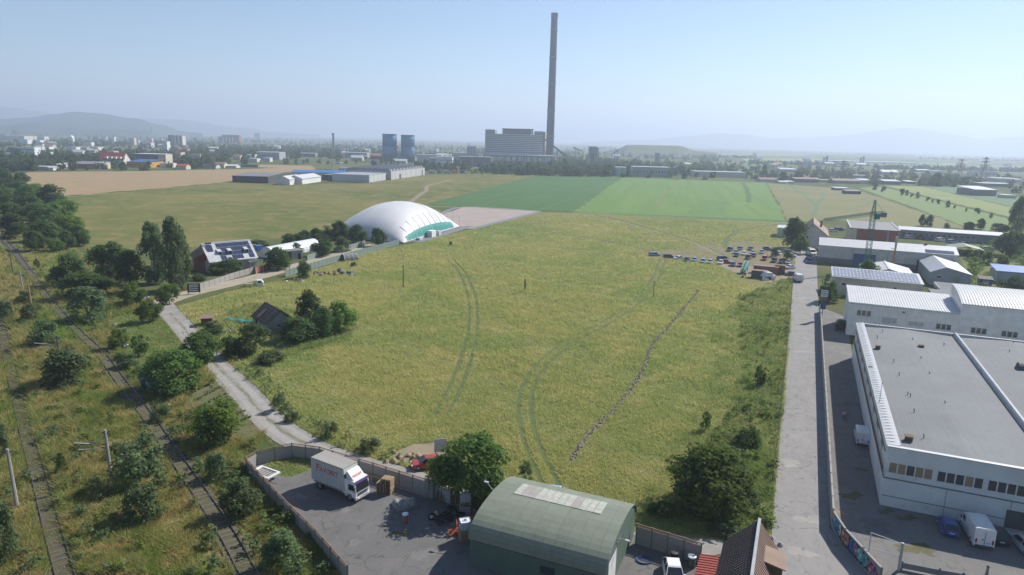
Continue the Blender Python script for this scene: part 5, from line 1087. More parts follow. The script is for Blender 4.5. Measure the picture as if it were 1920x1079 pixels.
base = Vector((x0, PY, 0)); t = thing('power_plant', 'massive grey banded power station block beside the giant chimney', 'power plant', base, -.02)
Wd = x1-x0; zA = plant_pt(912, 243).z; zB = plant_pt(932, 252).z; zC = plant_pt(970, 243).z; zD = plant_pt(1010, 247).z
def fx(px): return (px-909)/(1021-909)*Wd
mb = MB(); mb.b0(0, Wd, 0, 40, 0, zB); mb.b0(0, fx(927), 0, 40, zB, zA); mb.b0(fx(1000), Wd, 0, 40, zB, zD); mb.build('main_block', 'plant_wall', t)
part(t, 'boiler_house', 'mid_grey', (fx(941), fx(998), 2, 38, zB, zC)); part(t, 'roof_trim', 'dark_grey', (fx(941)-1, fx(998)+1, 1, 39, zC, zC+1.2))
nb = 10; zlow = 17
for i in range(nb):
    z = zlow+(zB-zlow)*(i+.5)/nb; part(t, 'window_band', 'plant_band', (1, Wd-4, -.35, -.05, z-.9, z+.9)); 
    part(t, 'parapet_band', 'pale_wall', (1, Wd-4, -.6, -.05, z+1.0, z+2.4))
for i in range(2):
    z = zB+(zA-zB)*(i+.5)/2; part(t, 'window_band', 'dark_grey', (1, fx(927)-1, -.35, -.05, z-.8, z+.8)); part(t, 'window_band', 'dark_grey', (fx(1000)+1, Wd-4, -.35, -.05, z-.8, z+.8))
part(t, 'stair_tower', 'brick', (Wd-4, Wd-.2, -.8, -.05, 8, zD-.6)); part(t, 'white_duct', 'white_paint', (fx(994), fx(996), -.8, 1.9, zB-2, zC)); part(t, 'white_turret', 'white_paint', (fx(928), fx(930), 4, 10, zB, zA-1))
part(t, 'turbine_hall', 'mid_grey', (fx(921), fx(1036), -38, -.7, 0, 13.5)); part(t, 'turbine_roof', 'light_grey', (fx(920), fx(1037), -39, -.7, 13.5, 14.3))
for i in range(9): part(t, 'hall_window', 'light_grey', (fx(924)+i*11.5, fx(924)+i*11.5+9, -38.4, -38.02, 4, 11))
for i in range(12): part(t, 'pier', 'conc_dark', (fx(922)+i*(fx(1034)-fx(922))/12, fx(922)+i*(fx(1034)-fx(922))/12+1.4, -39, -38.5, 0, 13.4))
keep(base+Vector((Wd/2, 0, 0)), 55)
# chimney
c = at_depth(1030, 303, 1300); top = at_depth(1040, 25, 1300); CH = top.z
t = thing('chimney', 'giant tapering concrete power station chimney rising far above the horizon', 'chimney', (c.x, c.y, 0), 0)
rb_, rt_ = 13.5/2*1300/FPX*1.12, 11.5/2*1300/FPX*1.0
mb = MB(); nseg = 24; mb.lathe([(rb_+(rt_-rb_)*(i/nseg)**.85, (CH-4)*i/nseg) for i in range(nseg+1)], 28); mb.build('shaft', 'chimney_conc', t, smooth=True)
for f in (.185, .365, .545, .725, .905):
    z = (CH-4)*f; r_ = rb_+(rt_-rb_)*f**.85; m_ = MB(); m_.lathe([(r_*.99, z-.6), (r_+1.0, z-.3), (r_+1.0, z+.9), (r_*.99, z+.9)], 24); m_.build('gallery', 'mid_grey', t)
mb = MB(); mb.lathe([(rt_*.99, CH-9), (rt_+.5, CH-8.5), (rt_+.5, CH), (rt_-1.5, CH)], 24); mb.build('crown_ring', 'dark_grey', t); keep(Vector((c.x, c.y, 0)), 16)
# conveyors and coal handling
def conveyor(label, p0, p1, Y, r=2.6):
    a, b = at_depth(*p0, Y), at_depth(*p1, Y); t = thing('conveyor_bridge', label, 'conveyor', (b.x, b.y, 0), 0); d = a-Vector((b.x, b.y, 0)); e = Vector((0, 0, b.z))
    mb = MB(); mb.loft([[tuple(q+Vector((0, sy*r*.7, sz*r*.7))) for sy, sz in ((-1, -1), (1, -1), (1, 1), (-1, 1))] for q in (d, e)]); mb.build('gallery', 'dark_grey', t)
    for k in (.25, .6): q = d+(e-d)*k; m_ = MB(); m_.tube((q.x, q.y, 0), (q.x, q.y, q.z), .7, n=5); m_.build('trestle', 'dark_grey', t)
conveyor('long dark conveyor bridge sloping down right of the giant chimney', (1022, 262), (1061, 293), 1262); conveyor('thin conveyor boom poking out of the trees right of the chimney', (1074, 276.5), (1092, 284), 1500, 1.6); conveyor('conveyor boom in front of the flat spoil heap', (1161, 280), (1148, 289), 1500, 1.6)
c = at_depth(1112, 300, 1350); t = far_hall('coal_bunker', 'dark tall coal bunker block with pale side right of the conveyor bridge', Vector((c.x-8, c.y, 0)), 0, 15, 14, at_depth(1112, 275.5, 1350).z, 0, 'mid_grey', 'dark_grey'); part(t, 'pale_side', 'conc_pale', (15.02, 18, 0, 14, 0, at_depth(1118, 277, 1350).z)); part(t, 'dark_tower', 'dark_grey', (3, 9, -8, -.2, 0, 18))
c = at_depth(1229, 300, 1500); far_hall('coal_bunker', 'small far tower block among the trees in front of the spoil heap', Vector((c.x, c.y, 0)), 0, 9, 9, at_depth(1229, 287, 1500).z, 0, 'mid_grey', 'mid_grey')
# slim dark stack left
c = at_depth(626, 296, 1500); t = thing('small_stack', 'slim dark factory stack with a wider head left of the cooling towers', 'chimney', (c.x, c.y, 0), 0); H_ = at_depth(626, 250, 1500).z; mb = MB(); mb.tube((0, 0, 0), (0, 0, H_-3), 2.4, 2.0, 10); mb.build('shaft', 'mid_grey', t); mb = MB(); mb.tube((-.3, 0, H_-3), (-.3, 0, H_), 2.7, n=10); mb.build('head', 'dark_grey', t); keep(Vector((c.x, c.y, 0)), 6)
# ================================================================== town buildings, each one a thing
def fb(label, x0, x1, yb, yt, depth=14, wall='pale_wall', roof='light_grey', kind='flat', cols=0, floors=0, name='town_building', cat='building', group=None, roofy=None, rz_=None, shade=None):
    a, b = g(x0, yb), g(x1, yb+(x1-x0)*.0253); r, l = local_frame(a, b); r = r if rz_ is None else rz_
    H_ = max(at_depth((x0+x1)/2, yt, a.y).z, 2.5); t = thing(name, label, cat, a, r, group)
    if kind == 'flat': part(t, 'wall', wall, (0, l, 0, depth, 0, H_)); part(t, 'roof', roof, (-.2, l+.2, -.2, depth+.2, H_, H_+.35)); ez = H_
    elif kind == 'shed':
        ez = H_*.72; part(t, 'wall', wall, (0, l, 0, depth, 0, ez)); mb = MB(); slab(mb, (-.3, -.4, ez+.2), (l+.3, -.4, ez+.2), (l+.3, depth+.4, H_), (-.3, depth+.4, H_), .2); mb.build('roof', roof, t)
    else:
        al = 'x' if kind == 'gable' else 'y'; ez = H_*.6 if roofy is None else H_*roofy; mb = MB(); gable_walls(mb, 0, l, 0, depth, ez, H_, al); mb.build('wall', wall, t); gable_roof(t, roof, 0, l, 0, depth, ez, H_, al, .5, .2)
    for f in range(floors):
        for c in range(cols): win(t, l*(c+.5)/cols, ez*(f+.6)/(floors+.15), min(1.6, l/cols*.55), min(1.5, ez/(floors+.3)*.5), 'y', 0, -1, fr=.06, frame='light_grey')
    keep(a+(b-a)*.5+Vector((0, depth*.5, 0)), max(l, depth)*.5); return t
T = fb
T('white block with two rows of dark windows above the trackside wood', 36, 66, 293, 276.5, 14, 'white_paint', 'white_metal', cols=8, floors=2)
T('grey side building left of the white block with two window rows', 20, 36, 292, 278, 14, 'mid_grey', 'mid_grey')
t = T('big house with bright red roof and five white dormers behind the wheat field', 184, 231, 309, 286.5, 16, 'pale_wall', 'red_roof', 'gable', roofy=.45, name='red_roof_house', cat='house')
for i in range(5): part(t, 'dormer', 'white_paint', (9+i*5.2, 11.4+i*5.2, -.6, 3.4, 7.2, 9.4))
T('low cream shop block right below the red roofed house', 178, 195, 317, 306, 12, 'cream', 'white_metal', cols=4, floors=1)
T('long dark roofed market hall with pale front behind the wheat field', 126, 181, 316, 304.5, 26, 'brick', 'mid_grey', 'shed')
T('low white roofed shop beside the dark market hall', 98, 122, 316, 307, 18, 'pale_wall', 'white_metal', 'shed')
T('pale lorry yard building at the left end of the wheat field', 61, 90, 319, 313, 14, 'light_grey', 'white_metal')
T('small white kiosk at the wheat field edge', 90, 100, 320, 316.5, 8, 'white_paint', 'white_metal')
T('blue roofed yellow building behind the wheat field', 238, 281, 314, 300.5, 30, 'yellow', 'blue_sheet', 'shed', cols=9, floors=1)
T('cream five window office end with yellow base', 298, 312, 312, 290, 16, 'cream', 'white_metal', cols=2, floors=3)
T('long dark glazed hall with white roof light behind the yellow building', 249, 298, 305, 289.5, 30, 'dark_grey', 'white_metal', cols=10, floors=1)
T('long white roofed row in the far left town', 0, 46, 263, 255, 40, 'pale_wall', 'light_grey'); T('red roofed long hall beside the white roofed row', 44, 59, 262, 254.5, 40, 'cream', 'red_roof', 'gable')
T('white far block right of the red roofed long hall', 70, 84, 263, 256.5, 20, 'white_paint', 'white_metal', cols=5, floors=2); T('white lower block in front of the far blocks', 64, 76, 270, 263, 20, 'white_paint', 'white_metal')
T('pale white building left of the dark conifer in the far town', 34, 52, 270, 262, 20, 'white_paint', 'light_grey'); T('brown roofed far house group', 78, 101, 272, 267.5, 20, 'brown_roof', 'brown_roof', 'gable')
T('white church like gabled tower in the far town', 130, 137, 266, 254.5, 9, 'white_paint', 'white_paint', 'gabley'); T('low white hall in the left town trees', 124, 143, 282, 276, 20, 'white_paint', 'white_metal'); T('two part white hall in the left town trees', 165, 184, 283, 276, 18, 'pale_wall', 'white_metal')
T('small white hall left part in the left town trees', 151, 162, 283, 277, 16, 'pale_wall', 'white_metal'); T('small white shed in front of the left town trees', 80, 92, 280, 275.5, 14, 'white_paint', 'brown_roof')
T('small white tower house in the far town trees', 209, 215, 268, 257, 9, 'white_paint', 'white_paint'); T('long flat cream roof at the far left', 0, 26, 291, 288, 16, 'pale_wall', 'light_grey')
T('cream town house with light top, left one of three', 242, 252, 272, 259, 12, 'cream', 'white_metal', cols=2, floors=2); T('cream town house pair in the middle of the town', 275, 285, 266, 260, 14, 'cream', 'brown_roof', cols=3, floors=2); T('cream lower house under the town house pair', 273, 284, 280, 268, 14, 'pale_wall', 'white_metal', cols=3, floors=2)
T('yellowish long house left of the apartment tower', 310, 322, 268, 259, 14, 'cream', 'white_metal', cols=4, floors=2)
T('white apartment block with small windows below the apartment tower', 305, 314, 283, 266, 14, 'white_paint', 'light_grey', cols=4, floors=4)
t = T('tall apartment tower with brick and white stripes', 323, 343, 276, 255, 18, 'pale_wall', 'conc', cols=5, floors=6); part(t, 'brick_stripe', 'brick', *[(3+i*9, 6+i*9, -.4, -.02, 0, 30) for i in range(3)]); part(t, 'shade_tinted_wing', 'mid_grey', (-9, -.1, 1, 18, 0, 30))  # plain grey wing: shade on the tower's side put into its colour
t = T('wide apartment block with white and brick stripes on the skyline', 417, 449, 268, 253.5, 18, 'brick', 'conc', cols=8, floors=5); part(t, 'white_stripe', 'white_paint', *[(1+i*13, 5+i*13, -.4, -.02, 0, 22) for i in range(4)]); part(t, 'shade_tinted_wing', 'mid_grey', (-16, -.1, 1, 18, 0, 24))  # side wing painted grey to stand for its shade
T('apartment block on the skyline right of the striped ones', 477, 488, 262, 250, 15, 'cream', 'conc', cols=3, floors=4)
T('dark red roofed house in the trees above the wheat field', 437, 450, 300, 290, 12, 'cream', 'brown_roof', 'gable'); T('white roofed low hall next to the dark red roofed house', 460, 476, 301, 290.5, 14, 'white_paint', 'white_metal'); T('white low hall with light roof in front of the town trees', 464, 482, 304, 298, 14, 'pale_wall', 'white_metal')
T('pale flat factory hall with white roof line left of the small stack', 480, 524, 299, 286, 30, 'grey_metal', 'white_metal', cols=9, floors=1); T('small white block in front of the pale flat factory hall', 493, 506, 304, 296.5, 12, 'pale_wall', 'white_metal', cols=3, floors=1)
T('dark hall with white roof edge near the small stack', 558, 591, 294, 288, 24, 'mid_grey', 'white_metal'); T('pale long factory left of the cooling towers', 648, 688, 296, 287, 30, 'grey_metal', 'light_grey', cols=8, floors=1); T('rust red shed left of the cooling towers', 694, 713, 299, 288, 18, 'red_wall', 'brown_roof', 'gable')
T('white flat houses at the wheat field edge under the trees', 300, 322, 314, 307, 12, 'white_paint', 'white_metal'); T('pink house with red roof at the wheat field edge', 330, 349, 318, 308, 11, 'cream', 'red_roof', 'gable', name='town_house', cat='house'); T('dark roofed barn at the wheat field edge', 378, 405, 316, 308, 12, 'light_grey', 'slate', 'gable')
T('brown roofed house at the wheat field edge', 402, 420, 315, 304.5, 12, 'cream', 'brown_roof', 'gable', name='town_house', cat='house'); T('white roofed house next to the brown roofed one', 421, 443, 315, 309, 12, 'pale_wall', 'white_metal', 'gable', name='town_house', cat='house'); T('long dark fence shed right of the white roofed house', 444, 484, 313, 310, 6, 'mid_grey', 'mid_grey')
T('white industrial hall right of the cooling towers', 817, 848, 307, 294.5, 20, 'white_paint', 'white_metal', cols=8, floors=1); T('grey long hall behind the white industrial hall', 780, 828, 303, 291, 20, 'light_grey', 'light_grey'); T('flat white roofed hall behind the lorry row', 805, 823, 306, 297, 15, 'grey_metal', 'white_metal')
T('white roofed hall on the left of the power plant', 850, 876, 297, 287, 20, 'grey_metal', 'white_metal'); t = T('long hall coloured as shaded, end wall coloured as sunlit, in front of the power plant', 860, 921, 312, 295, 26, 'mid_grey', 'conc', cols=12, floors=1); part(t, 'sun_tinted_end', 'cream', (56, 63, -1.5, -.05, 0, 15))  # grey walls and cream end carry shade and sun in their colour
T('white slab tower left of the power plant', 875, 892, 303, 275, 12, 'light_grey', 'white_metal', cols=3, floors=5); T('white roofs beside the cooling towers', 790, 820, 284, 279, 20, 'white_paint', 'white_metal'); T('pale sheds on the right side of the power plant', 1040, 1052, 297, 291, 12, 'white_paint', 'white_metal')
T('white part of the long pale blue hall behind the crop field', 1155, 1174, 330, 314.5, 18, 'light_grey', 'white_metal'); T('long pale blue hall behind the crop field', 1186, 1256, 331, 314, 22, 'grey_metal', 'white_metal', cols=12, floors=1); T('dark grey sloped hall right of the long pale blue hall', 1266, 1284, 325, 309, 18, 'mid_grey', 'mid_grey', 'gabley')
T('long low white roof strip behind the light crop field', 1302, 1398, 331, 323, 22, 'pale_wall', 'white_metal'); T('white hall in the trees behind the light crop field', 1464, 1494, 323, 316, 20, 'grey_metal', 'white_metal', 'shed'); T('thin white hall left of the white hall in the trees', 1398, 1416, 319, 316.5, 15, 'pale_wall', 'white_metal'); T('far white hall on the plain', 1480, 1496, 308, 303, 30, 'white_paint', 'white_metal'); T('grey silo block on the plain', 1508, 1514, 318, 303, 8, 'light_grey', 'light_grey')
for k, (x0, x1, yb, yt, w_, r_, lb) in enumerate([(1425, 1456, 341, 334, 'light_grey', 'brown_roof', 'grey house with pinkish roof at the right corner of the light crop field'), (1490, 1534, 342, 334, 'mid_grey', 'brown_roof', 'long pink roofed barn in the farm row'), (1513, 1535, 341, 334.5, 'grey_metal', 'white_metal', 'white ridged part in the middle of the farm row'), (1537, 1562, 342, 337, 'light_grey', 'brown_roof', 'low shed in the farm row right of the white ridge'), (1562, 1612, 344, 336, 'conc', 'brown_roof', 'longest pale pink barn of the farm row'), (1612, 1632, 345, 336, 'light_grey', 'light_grey', 'light house at the right end of the farm row'), (1462, 1478, 344, 340, 'white_paint', 'white_metal', 'little white shed in front of the farm row'), (1478, 1490, 344, 340, 'light_grey', 'light_grey', 'little grey shed in front of the farm row')]):
    T(lb, x0, x1, yb, yt, 12, w_, r_, 'shed' if k % 2 else 'gable', name='farm_building')
T('low dark farm shed with pale roof on the brown field', 1566, 1592, 357, 352, 9, 'mid_grey', 'light_grey', 'shed', name='farm_building'); T('dark long barn lying on the brown field', 1586, 1614, 364, 357, 8, 'dark_grey', 'mid_grey', 'shed', name='farm_building')
T('white roofed barn left of the dark wood at right', 1657, 1689, 346, 338, 14, 'mid_grey', 'white_metal', 'shed'); T('second white roofed barn by the dark wood at right', 1700, 1717, 345, 339.5, 14, 'mid_grey', 'white_metal', 'shed'); T('bright white shed on the plain in front of the green field', 1752, 1770, 326, 321, 20, 'white_paint', 'white_metal')
T('big shed with large pale roof at the right edge of the strips', 1826, 1868, 367, 352, 26, 'mid_grey', 'white_metal', 'shed'); T('small white shed right of the big pale roof', 1884, 1906, 372, 368, 10, 'light_grey', 'white_metal'); T('long white roofed hall at the far right', 1842, 1896, 350, 345, 20, 'mid_grey', 'white_metal'); T('white roofs at the far right edge', 1868, 1918, 341, 335.5, 25, 'light_grey', 'white_metal'); T('small white house at the far right', 1905, 1920, 344, 338, 12, 'white_paint', 'white_metal'); T('white far hall under the pylons', 1800, 1808, 329, 326, 18, 'white_paint', 'white_metal')
T('grey gabled barn in the trees right of the farm row', 1654, 1684, 328, 319.5, 18, 'light_grey', 'light_grey', 'gable'); T('thin long pale roof on the right plain', 1720, 1745, 323, 318, 12, 'light_grey', 'light_grey', 'shed'); T('white roof row left of the dark wood', 1601, 1626, 335, 329.5, 14, 'grey_metal', 'white_metal')
# greenhouse field far on the plain
a = g(1544, 304.5); t = thing('far_greenhouse', 'very long white plastic greenhouse field far out on the right plain', 'greenhouse', a, math.radians(-2.5))
for i in range(9): part(t, 'greenhouse_bay', 'plastic_white', (i*29, i*29+27.5, 0, 60, 0, 5))
keep(a+Vector((120, 20, 0)), 20)
for px, lb in ((1544, 'left dark silo pair beside the far greenhouse field'), (1613, 'right dark silo pair in front of the far greenhouse field')):
    c = g(px, 308); t = thing('silo', lb, 'silo', c, 0)
    for dx, hh in ((0, 17), (7, 20)): m_ = MB(); m_.tube((dx, 0, 0), (dx, 0, hh), 2.6, n=10); m_.build('silo_tank', 'mid_grey', t)
# random small houses between the trees
wl = ['white_paint', 'pale_wall', 'cream', 'light_grey']; rl = ['white_metal', 'brown_roof', 'red_roof', 'light_grey', 'mid_grey', 'white_metal']
for i in range(64):
    r_ = rl[i % 6]; px = random.uniform(5, 900) if i < 46 else random.uniform(1120, 1900); base_ = hz_ = 238.5+px*.0253
    yb = base_+random.uniform(17, 52) if i < 46 else base_+random.uniform(24, 46)
    if px < 640 and yb > 303: yb = 303-random.uniform(0, 20)
    p = g(px, yb)
    if not all((p.x-x)**2+(p.y-y)**2 > (q+12)**2 for x, y, q in FAR_KEEP): continue
    cn = {'white_metal': 'white', 'brown_roof': 'brown', 'red_roof': 'red', 'light_grey': 'pale grey', 'mid_grey': 'dark grey'}[r_]
    w = random.uniform(9, 22)/mpp(p); side = next(t for x_, t in ((150, 'at the far left'), (300, 'above the red dormer house'), (420, 'below the striped apartments'), (560, 'above the white tent halls'), (720, 'around the small stack'), (1000, 'right of the cooling towers'), (1350, 'right of the chimney'), (1600, 'behind the farm row'), (9999, 'under the pylons')) if px < x_)
    fb('small far house with %s roof and %s walls %s' % (cn, {'white_paint': 'white', 'pale_wall': 'pale', 'cream': 'cream', 'light_grey': 'grey'}[wl[i % 4]], side), px, px+w, yb, yb-random.uniform(6, 9)/mpp(p), random.uniform(9, 14), wl[i % 4], r_, random.choice(('gable', 'flat', 'shed')), name='town_house', cat='house', group='small %s roofed town houses %s' % (cn, side), cols=2, floors=1)
# ================================================================== pylons and far masts
def pylon(px, yb, yt, label, grp='power pylons on the right plain'):
    p = g(px, yb); H_ = at_depth(px, yt, p.y).z; t = thing('power_pylon', label, 'pylon', p, .4, grp)
    mb = MB(); lattice(mb, (0, 0, 0), (0, 0, H_*.62), 6.5, 2.4, 6, .22); lattice(mb, (0, 0, H_*.62), (0, 0, H_), 2.4, 1.0, 4, .2); mb.build('tower', 'mid_grey', t)
    for f, w in ((.66, 10), (.8, 8), (.93, 6)): m_ = MB(); lattice(m_, (-w, 0, H_*f), (w, 0, H_*f), .9, .9, 6, .16); m_.build('cross_arm', 'mid_grey', t)
pylon(1798, 337, 298, 'lattice power pylon above the dark wood on the right plain, left one'); pylon(1842, 342, 294, 'lattice power pylon on the right plain, right and taller one'); pylon(1579, 335, 301, 'faint lattice pylon above the farm row')
for px, yb, yt in ((28, 262, 244), (285, 262, 238), (131, 256, 236), (192, 256, 240), (1414, 300, 287)): pylon(px, yb, yt, 'faint far lattice pylon in the haze beyond the town', 'far lattice pylons in the haze')
for px, yb, yt, lb in ((404, 312, 296, 'thin white lamp mast by the wheat field edge'), (709, 322, 300, 'thin mast in front of the left cooling tower'), (885, 322, 290, 'slim pale mast left of the power plant, near'), (864, 320, 292, 'slim pale mast left of the power plant, far'), (1270, 338, 310, 'slim mast behind the light crop field'), (1160, 334, 322, 'short dark post at the crop field corner')):
    p = g(px, yb); t = thing('mast', lb, 'mast', p, 0); H_ = at_depth(px, yt, p.y).z; mb = MB(); mb.tube((0, 0, 0), (0, 0, H_), .35, .2, 5); mb.build('pole', 'light_grey', t); part(t, 'base_block', 'conc', (-.8, .8, -.8, .8, 0, .6))
# ================================================================== VEHICLES
CARP = {}
def ring(y, z0, z1, w0, w1, cy=0):          # section across the car at station y: lower half width w0, upper w1
    return [(-w0, y, z0), (w0, y, z0), (w0, y, z0+(z1-z0)*.55), (w1, y, z1), (-w1, y, z1), (-w0, y, z0+(z1-z0)*.55)]
def make_car(kind):
    """nose towards -y; origin under the centre"""
    t = thing('car', 'car', 'car', (0, 0, -50)); t.name = 'proto_'+kind
    L, Wd, H = dict(hatch=(4.0, 1.72, 1.48), sedan=(4.5, 1.76, 1.44), wagon=(4.6, 1.78, 1.5), suv=(4.5, 1.85, 1.72), mpv=(4.6, 1.85, 1.75))[kind]
    h = Wd/2; b = L/2; belt = {'suv': .98, 'mpv': .98}.get(kind, .88)
    mb = MB(); st = [(-b, .35, .62, .86, .78), (-b+.15, .22, .74, .97, .88), (-b+1.0, .2, belt-.02, 1, .93), (-b+1.35, .2, belt, 1, .94), (b-.7, .2, belt+.04, 1, .93), (b-.1, .22, belt-.02, .97, .9), (b, .38, belt-.12, .9, .84)]
    mb.loft([ring(y, z0, z1, h*w0, h*w1) for y, z0, z1, w0, w1 in st]); mb.build('body', 'car_paint', t)
    f0, f1 = -b+.95, -b+1.75; r1, r0 = {'hatch': (b-.75, b-.1), 'sedan': (b-1.45, b-.75), 'wagon': (b-.6, b-.05), 'suv': (b-.6, b-.08), 'mpv': (b-.5, b-.05)}[kind]
    if kind == 'mpv': f0, f1 = -b+.6, -b+1.5
    gm = MB(); gm.loft([[(-h*.93, f0, belt-.02), (h*.93, f0, belt-.02), (h*.93, r0, belt), (-h*.93, r0, belt)], [(-h*.72, f1, H-.07), (h*.72, f1, H-.07), (h*.72, r1, H-.07), (-h*.72, r1, H-.07)]]); gm.build('windows', 'car_glass', t)
    rm = MB(); rm.loft([[(-h*.74, f1-.03, H-.08), (h*.74, f1-.03, H-.08), (h*.74, r1+.03, H-.08), (-h*.74, r1+.03, H-.08)], [(-h*.66, f1+.12, H), (h*.66, f1+.12, H), (h*.66, r1-.12, H), (-h*.66, r1-.12, H)]])
    for s in (-1, 1):
        for ya, yb in ((f0, f1), (r0, r1)): rm.tube((s*h*.94, ya, belt), (s*h*.73, yb, H-.06), .045, n=4)
        ym = (f1+r1)/2; rm.tube((s*h*.945, ym, belt), (s*h*.735, ym, H-.06), .05, n=4)
    rm.build('roof', 'car_paint', t)
    wm = MB(); wm.tube((-.1, 0, 0), (.1, 0, 0), .31, n=12); wme = wm.mesh('wheel', 'tyre'); rr = MB(); rr.tube((-.11, 0, 0), (.11, 0, 0), .19, n=8); rme = rr.mesh('rim', 'light_grey')
    for s in (-1, 1):
        for y in (-b+.8, b-.8): w = link('wheel', wme, t, (s*(h-.1), y, .31)); link('rim', rme, w)
        m_ = MB(); m_.box(s*h*.66, -b+.05, .62, .34, .14, .14); m_.build('headlight', 'lamp_white', t)
        m_ = MB(); m_.box(s*h*.76, b-.03, .78, .2, .1, .2); m_.build('tail_light', 'lamp_red', t)
        m_ = MB(); m_.box(s*(h+.06), f0+.35, belt+.06, .16, .12, .12); m_.build('mirror', 'car_paint', t)
    m_ = MB(); m_.box(0, b+.005, .62, .5, .03, .11); m_.build('number_plate', 'white_paint', t)
    return t
def make_van():
    t = thing('van', 'van', 'van', (0, 0, -50)); t.name = 'proto_van'; b, h, H = 2.75, .98, 2.35
    side = [(-b, .35), (-b, .95), (-b+.75, 1.25), (-b+1.45, 2.1), (-b+1.9, H), (b-.05, H), (b, .35)]
    mb = MB(); n = len(side); mb.hexa([(-h, y, z) for y, z in side], [(h, y, z) for y, z in side]); 
    mb.build('body', 'car_paint', t)
    rm = MB(); rm.b0(-h+.12, h-.12, -b+1.95, b-.12, H, H+.06)
    for i in range(5): rm.box(0, -b+2.3+i*.7, H+.075, h*1.7, .06, .03)
    rm.build('roof', 'car_paint', t)
    gm = MB(); gm.hexa([(-h+.1, -b+.72, 1.27), (h-.1, -b+.72, 1.27), (h-.14, -b+1.43, 2.1), (-h+.14, -b+1.43, 2.1)], [(-h+.1, -b+.78-.1, 1.3), (h-.1, -b+.78-.1, 1.3), (h-.14, -b+1.4, 2.13), (-h+.14, -b+1.4, 2.13)]); gm.build('windscreen', 'car_glass', t)
    for s in (-1, 1):
        m_ = MB(); m_.box(s*(h+.005), -b+1.75, 1.55, .03, .8, .6); m_.build('side_window', 'car_glass', t)
        m_ = MB(); m_.box(s*h*.8, b+.01, .95, .16, .05, .5); m_.build('tail_light', 'lamp_red', t)
        m_ = MB(); m_.box(s*h*.75, -b-.01, .8, .36, .05, .25); m_.build('headlight', 'lamp_white', t)
        m_ = MB(); m_.box(s*(h+.16), -b+1.25, 1.45, .14, .12, .3); m_.build('mirror', 'dark_grey', t)
    wm = MB(); wm.tube((-.12, 0, 0), (.12, 0, 0), .35, n=12); wme = wm.mesh('wheel', 'tyre'); rr = MB(); rr.tube((-.13, 0, 0), (.13, 0, 0), .2, n=8); rme = rr.mesh('rim', 'light_grey')
    for s in (-1, 1):
        for y in (-b+.95, b-1.1): w = link('wheel', wme, t, (s*(h-.12), y, .35)); link('rim', rme, w)
    m_ = MB(); m_.box(0, b+.02, .42, 1.7, .14, .18); m_.box(0, b+.01, 1.35, .03, .03, 1.6); m_.box(.2, b+.02, 1.15, .2, .04, .08); m_.build('rear_bumper', 'dark_grey', t)
    m_ = MB(); m_.box(-.3, b+.02, .8, .5, .03, .11); m_.build('number_plate', 'light_grey', t)
    return t
for k in ('hatch', 'sedan', 'wagon', 'suv', 'mpv'): CARP[k] = make_car(k)
CARP['van'] = make_van()
for o_ in CARP.values(): kids(o_); [kids(c_) for c_ in o_.children]
PC = dict(silver=(.42, .44, .47), white=(.72, .72, .72), black=(.02, .02, .024), navy=(.025, .04, .10), blue=(.03, .08, .32), lblue=(.25, .36, .48), grey=(.16, .17, .19), dark=(.045, .05, .06), red=(.36, .03, .025), dred=(.22, .05, .045), green=(.06, .10, .085))
USED = set()
def car(px, py, kind, col, yaw, label, group=None, z=.02, scale=1.0):
    """yaw: heading of the nose, degrees clockwise from the viewing direction (0 = nose away)"""
    p = g(px, py); p.z = z; first = kind not in USED
    o = dup(CARP[kind], p, math.radians(-yaw)+math.pi, label, group, PC[col], (scale,)*3)
    o.name = 'van' if kind == 'van' else 'car'; o['category'] = 'van' if kind == 'van' else 'car'
    if not group and 'group' in o: del o['group']
    for c_ in o.children:
        if c_.material_slots and c_.material_slots[0].material == M['car_paint']: c_.color = (*PC[col], 1)
    return o
GA = 'cars parked at the meadow edge'
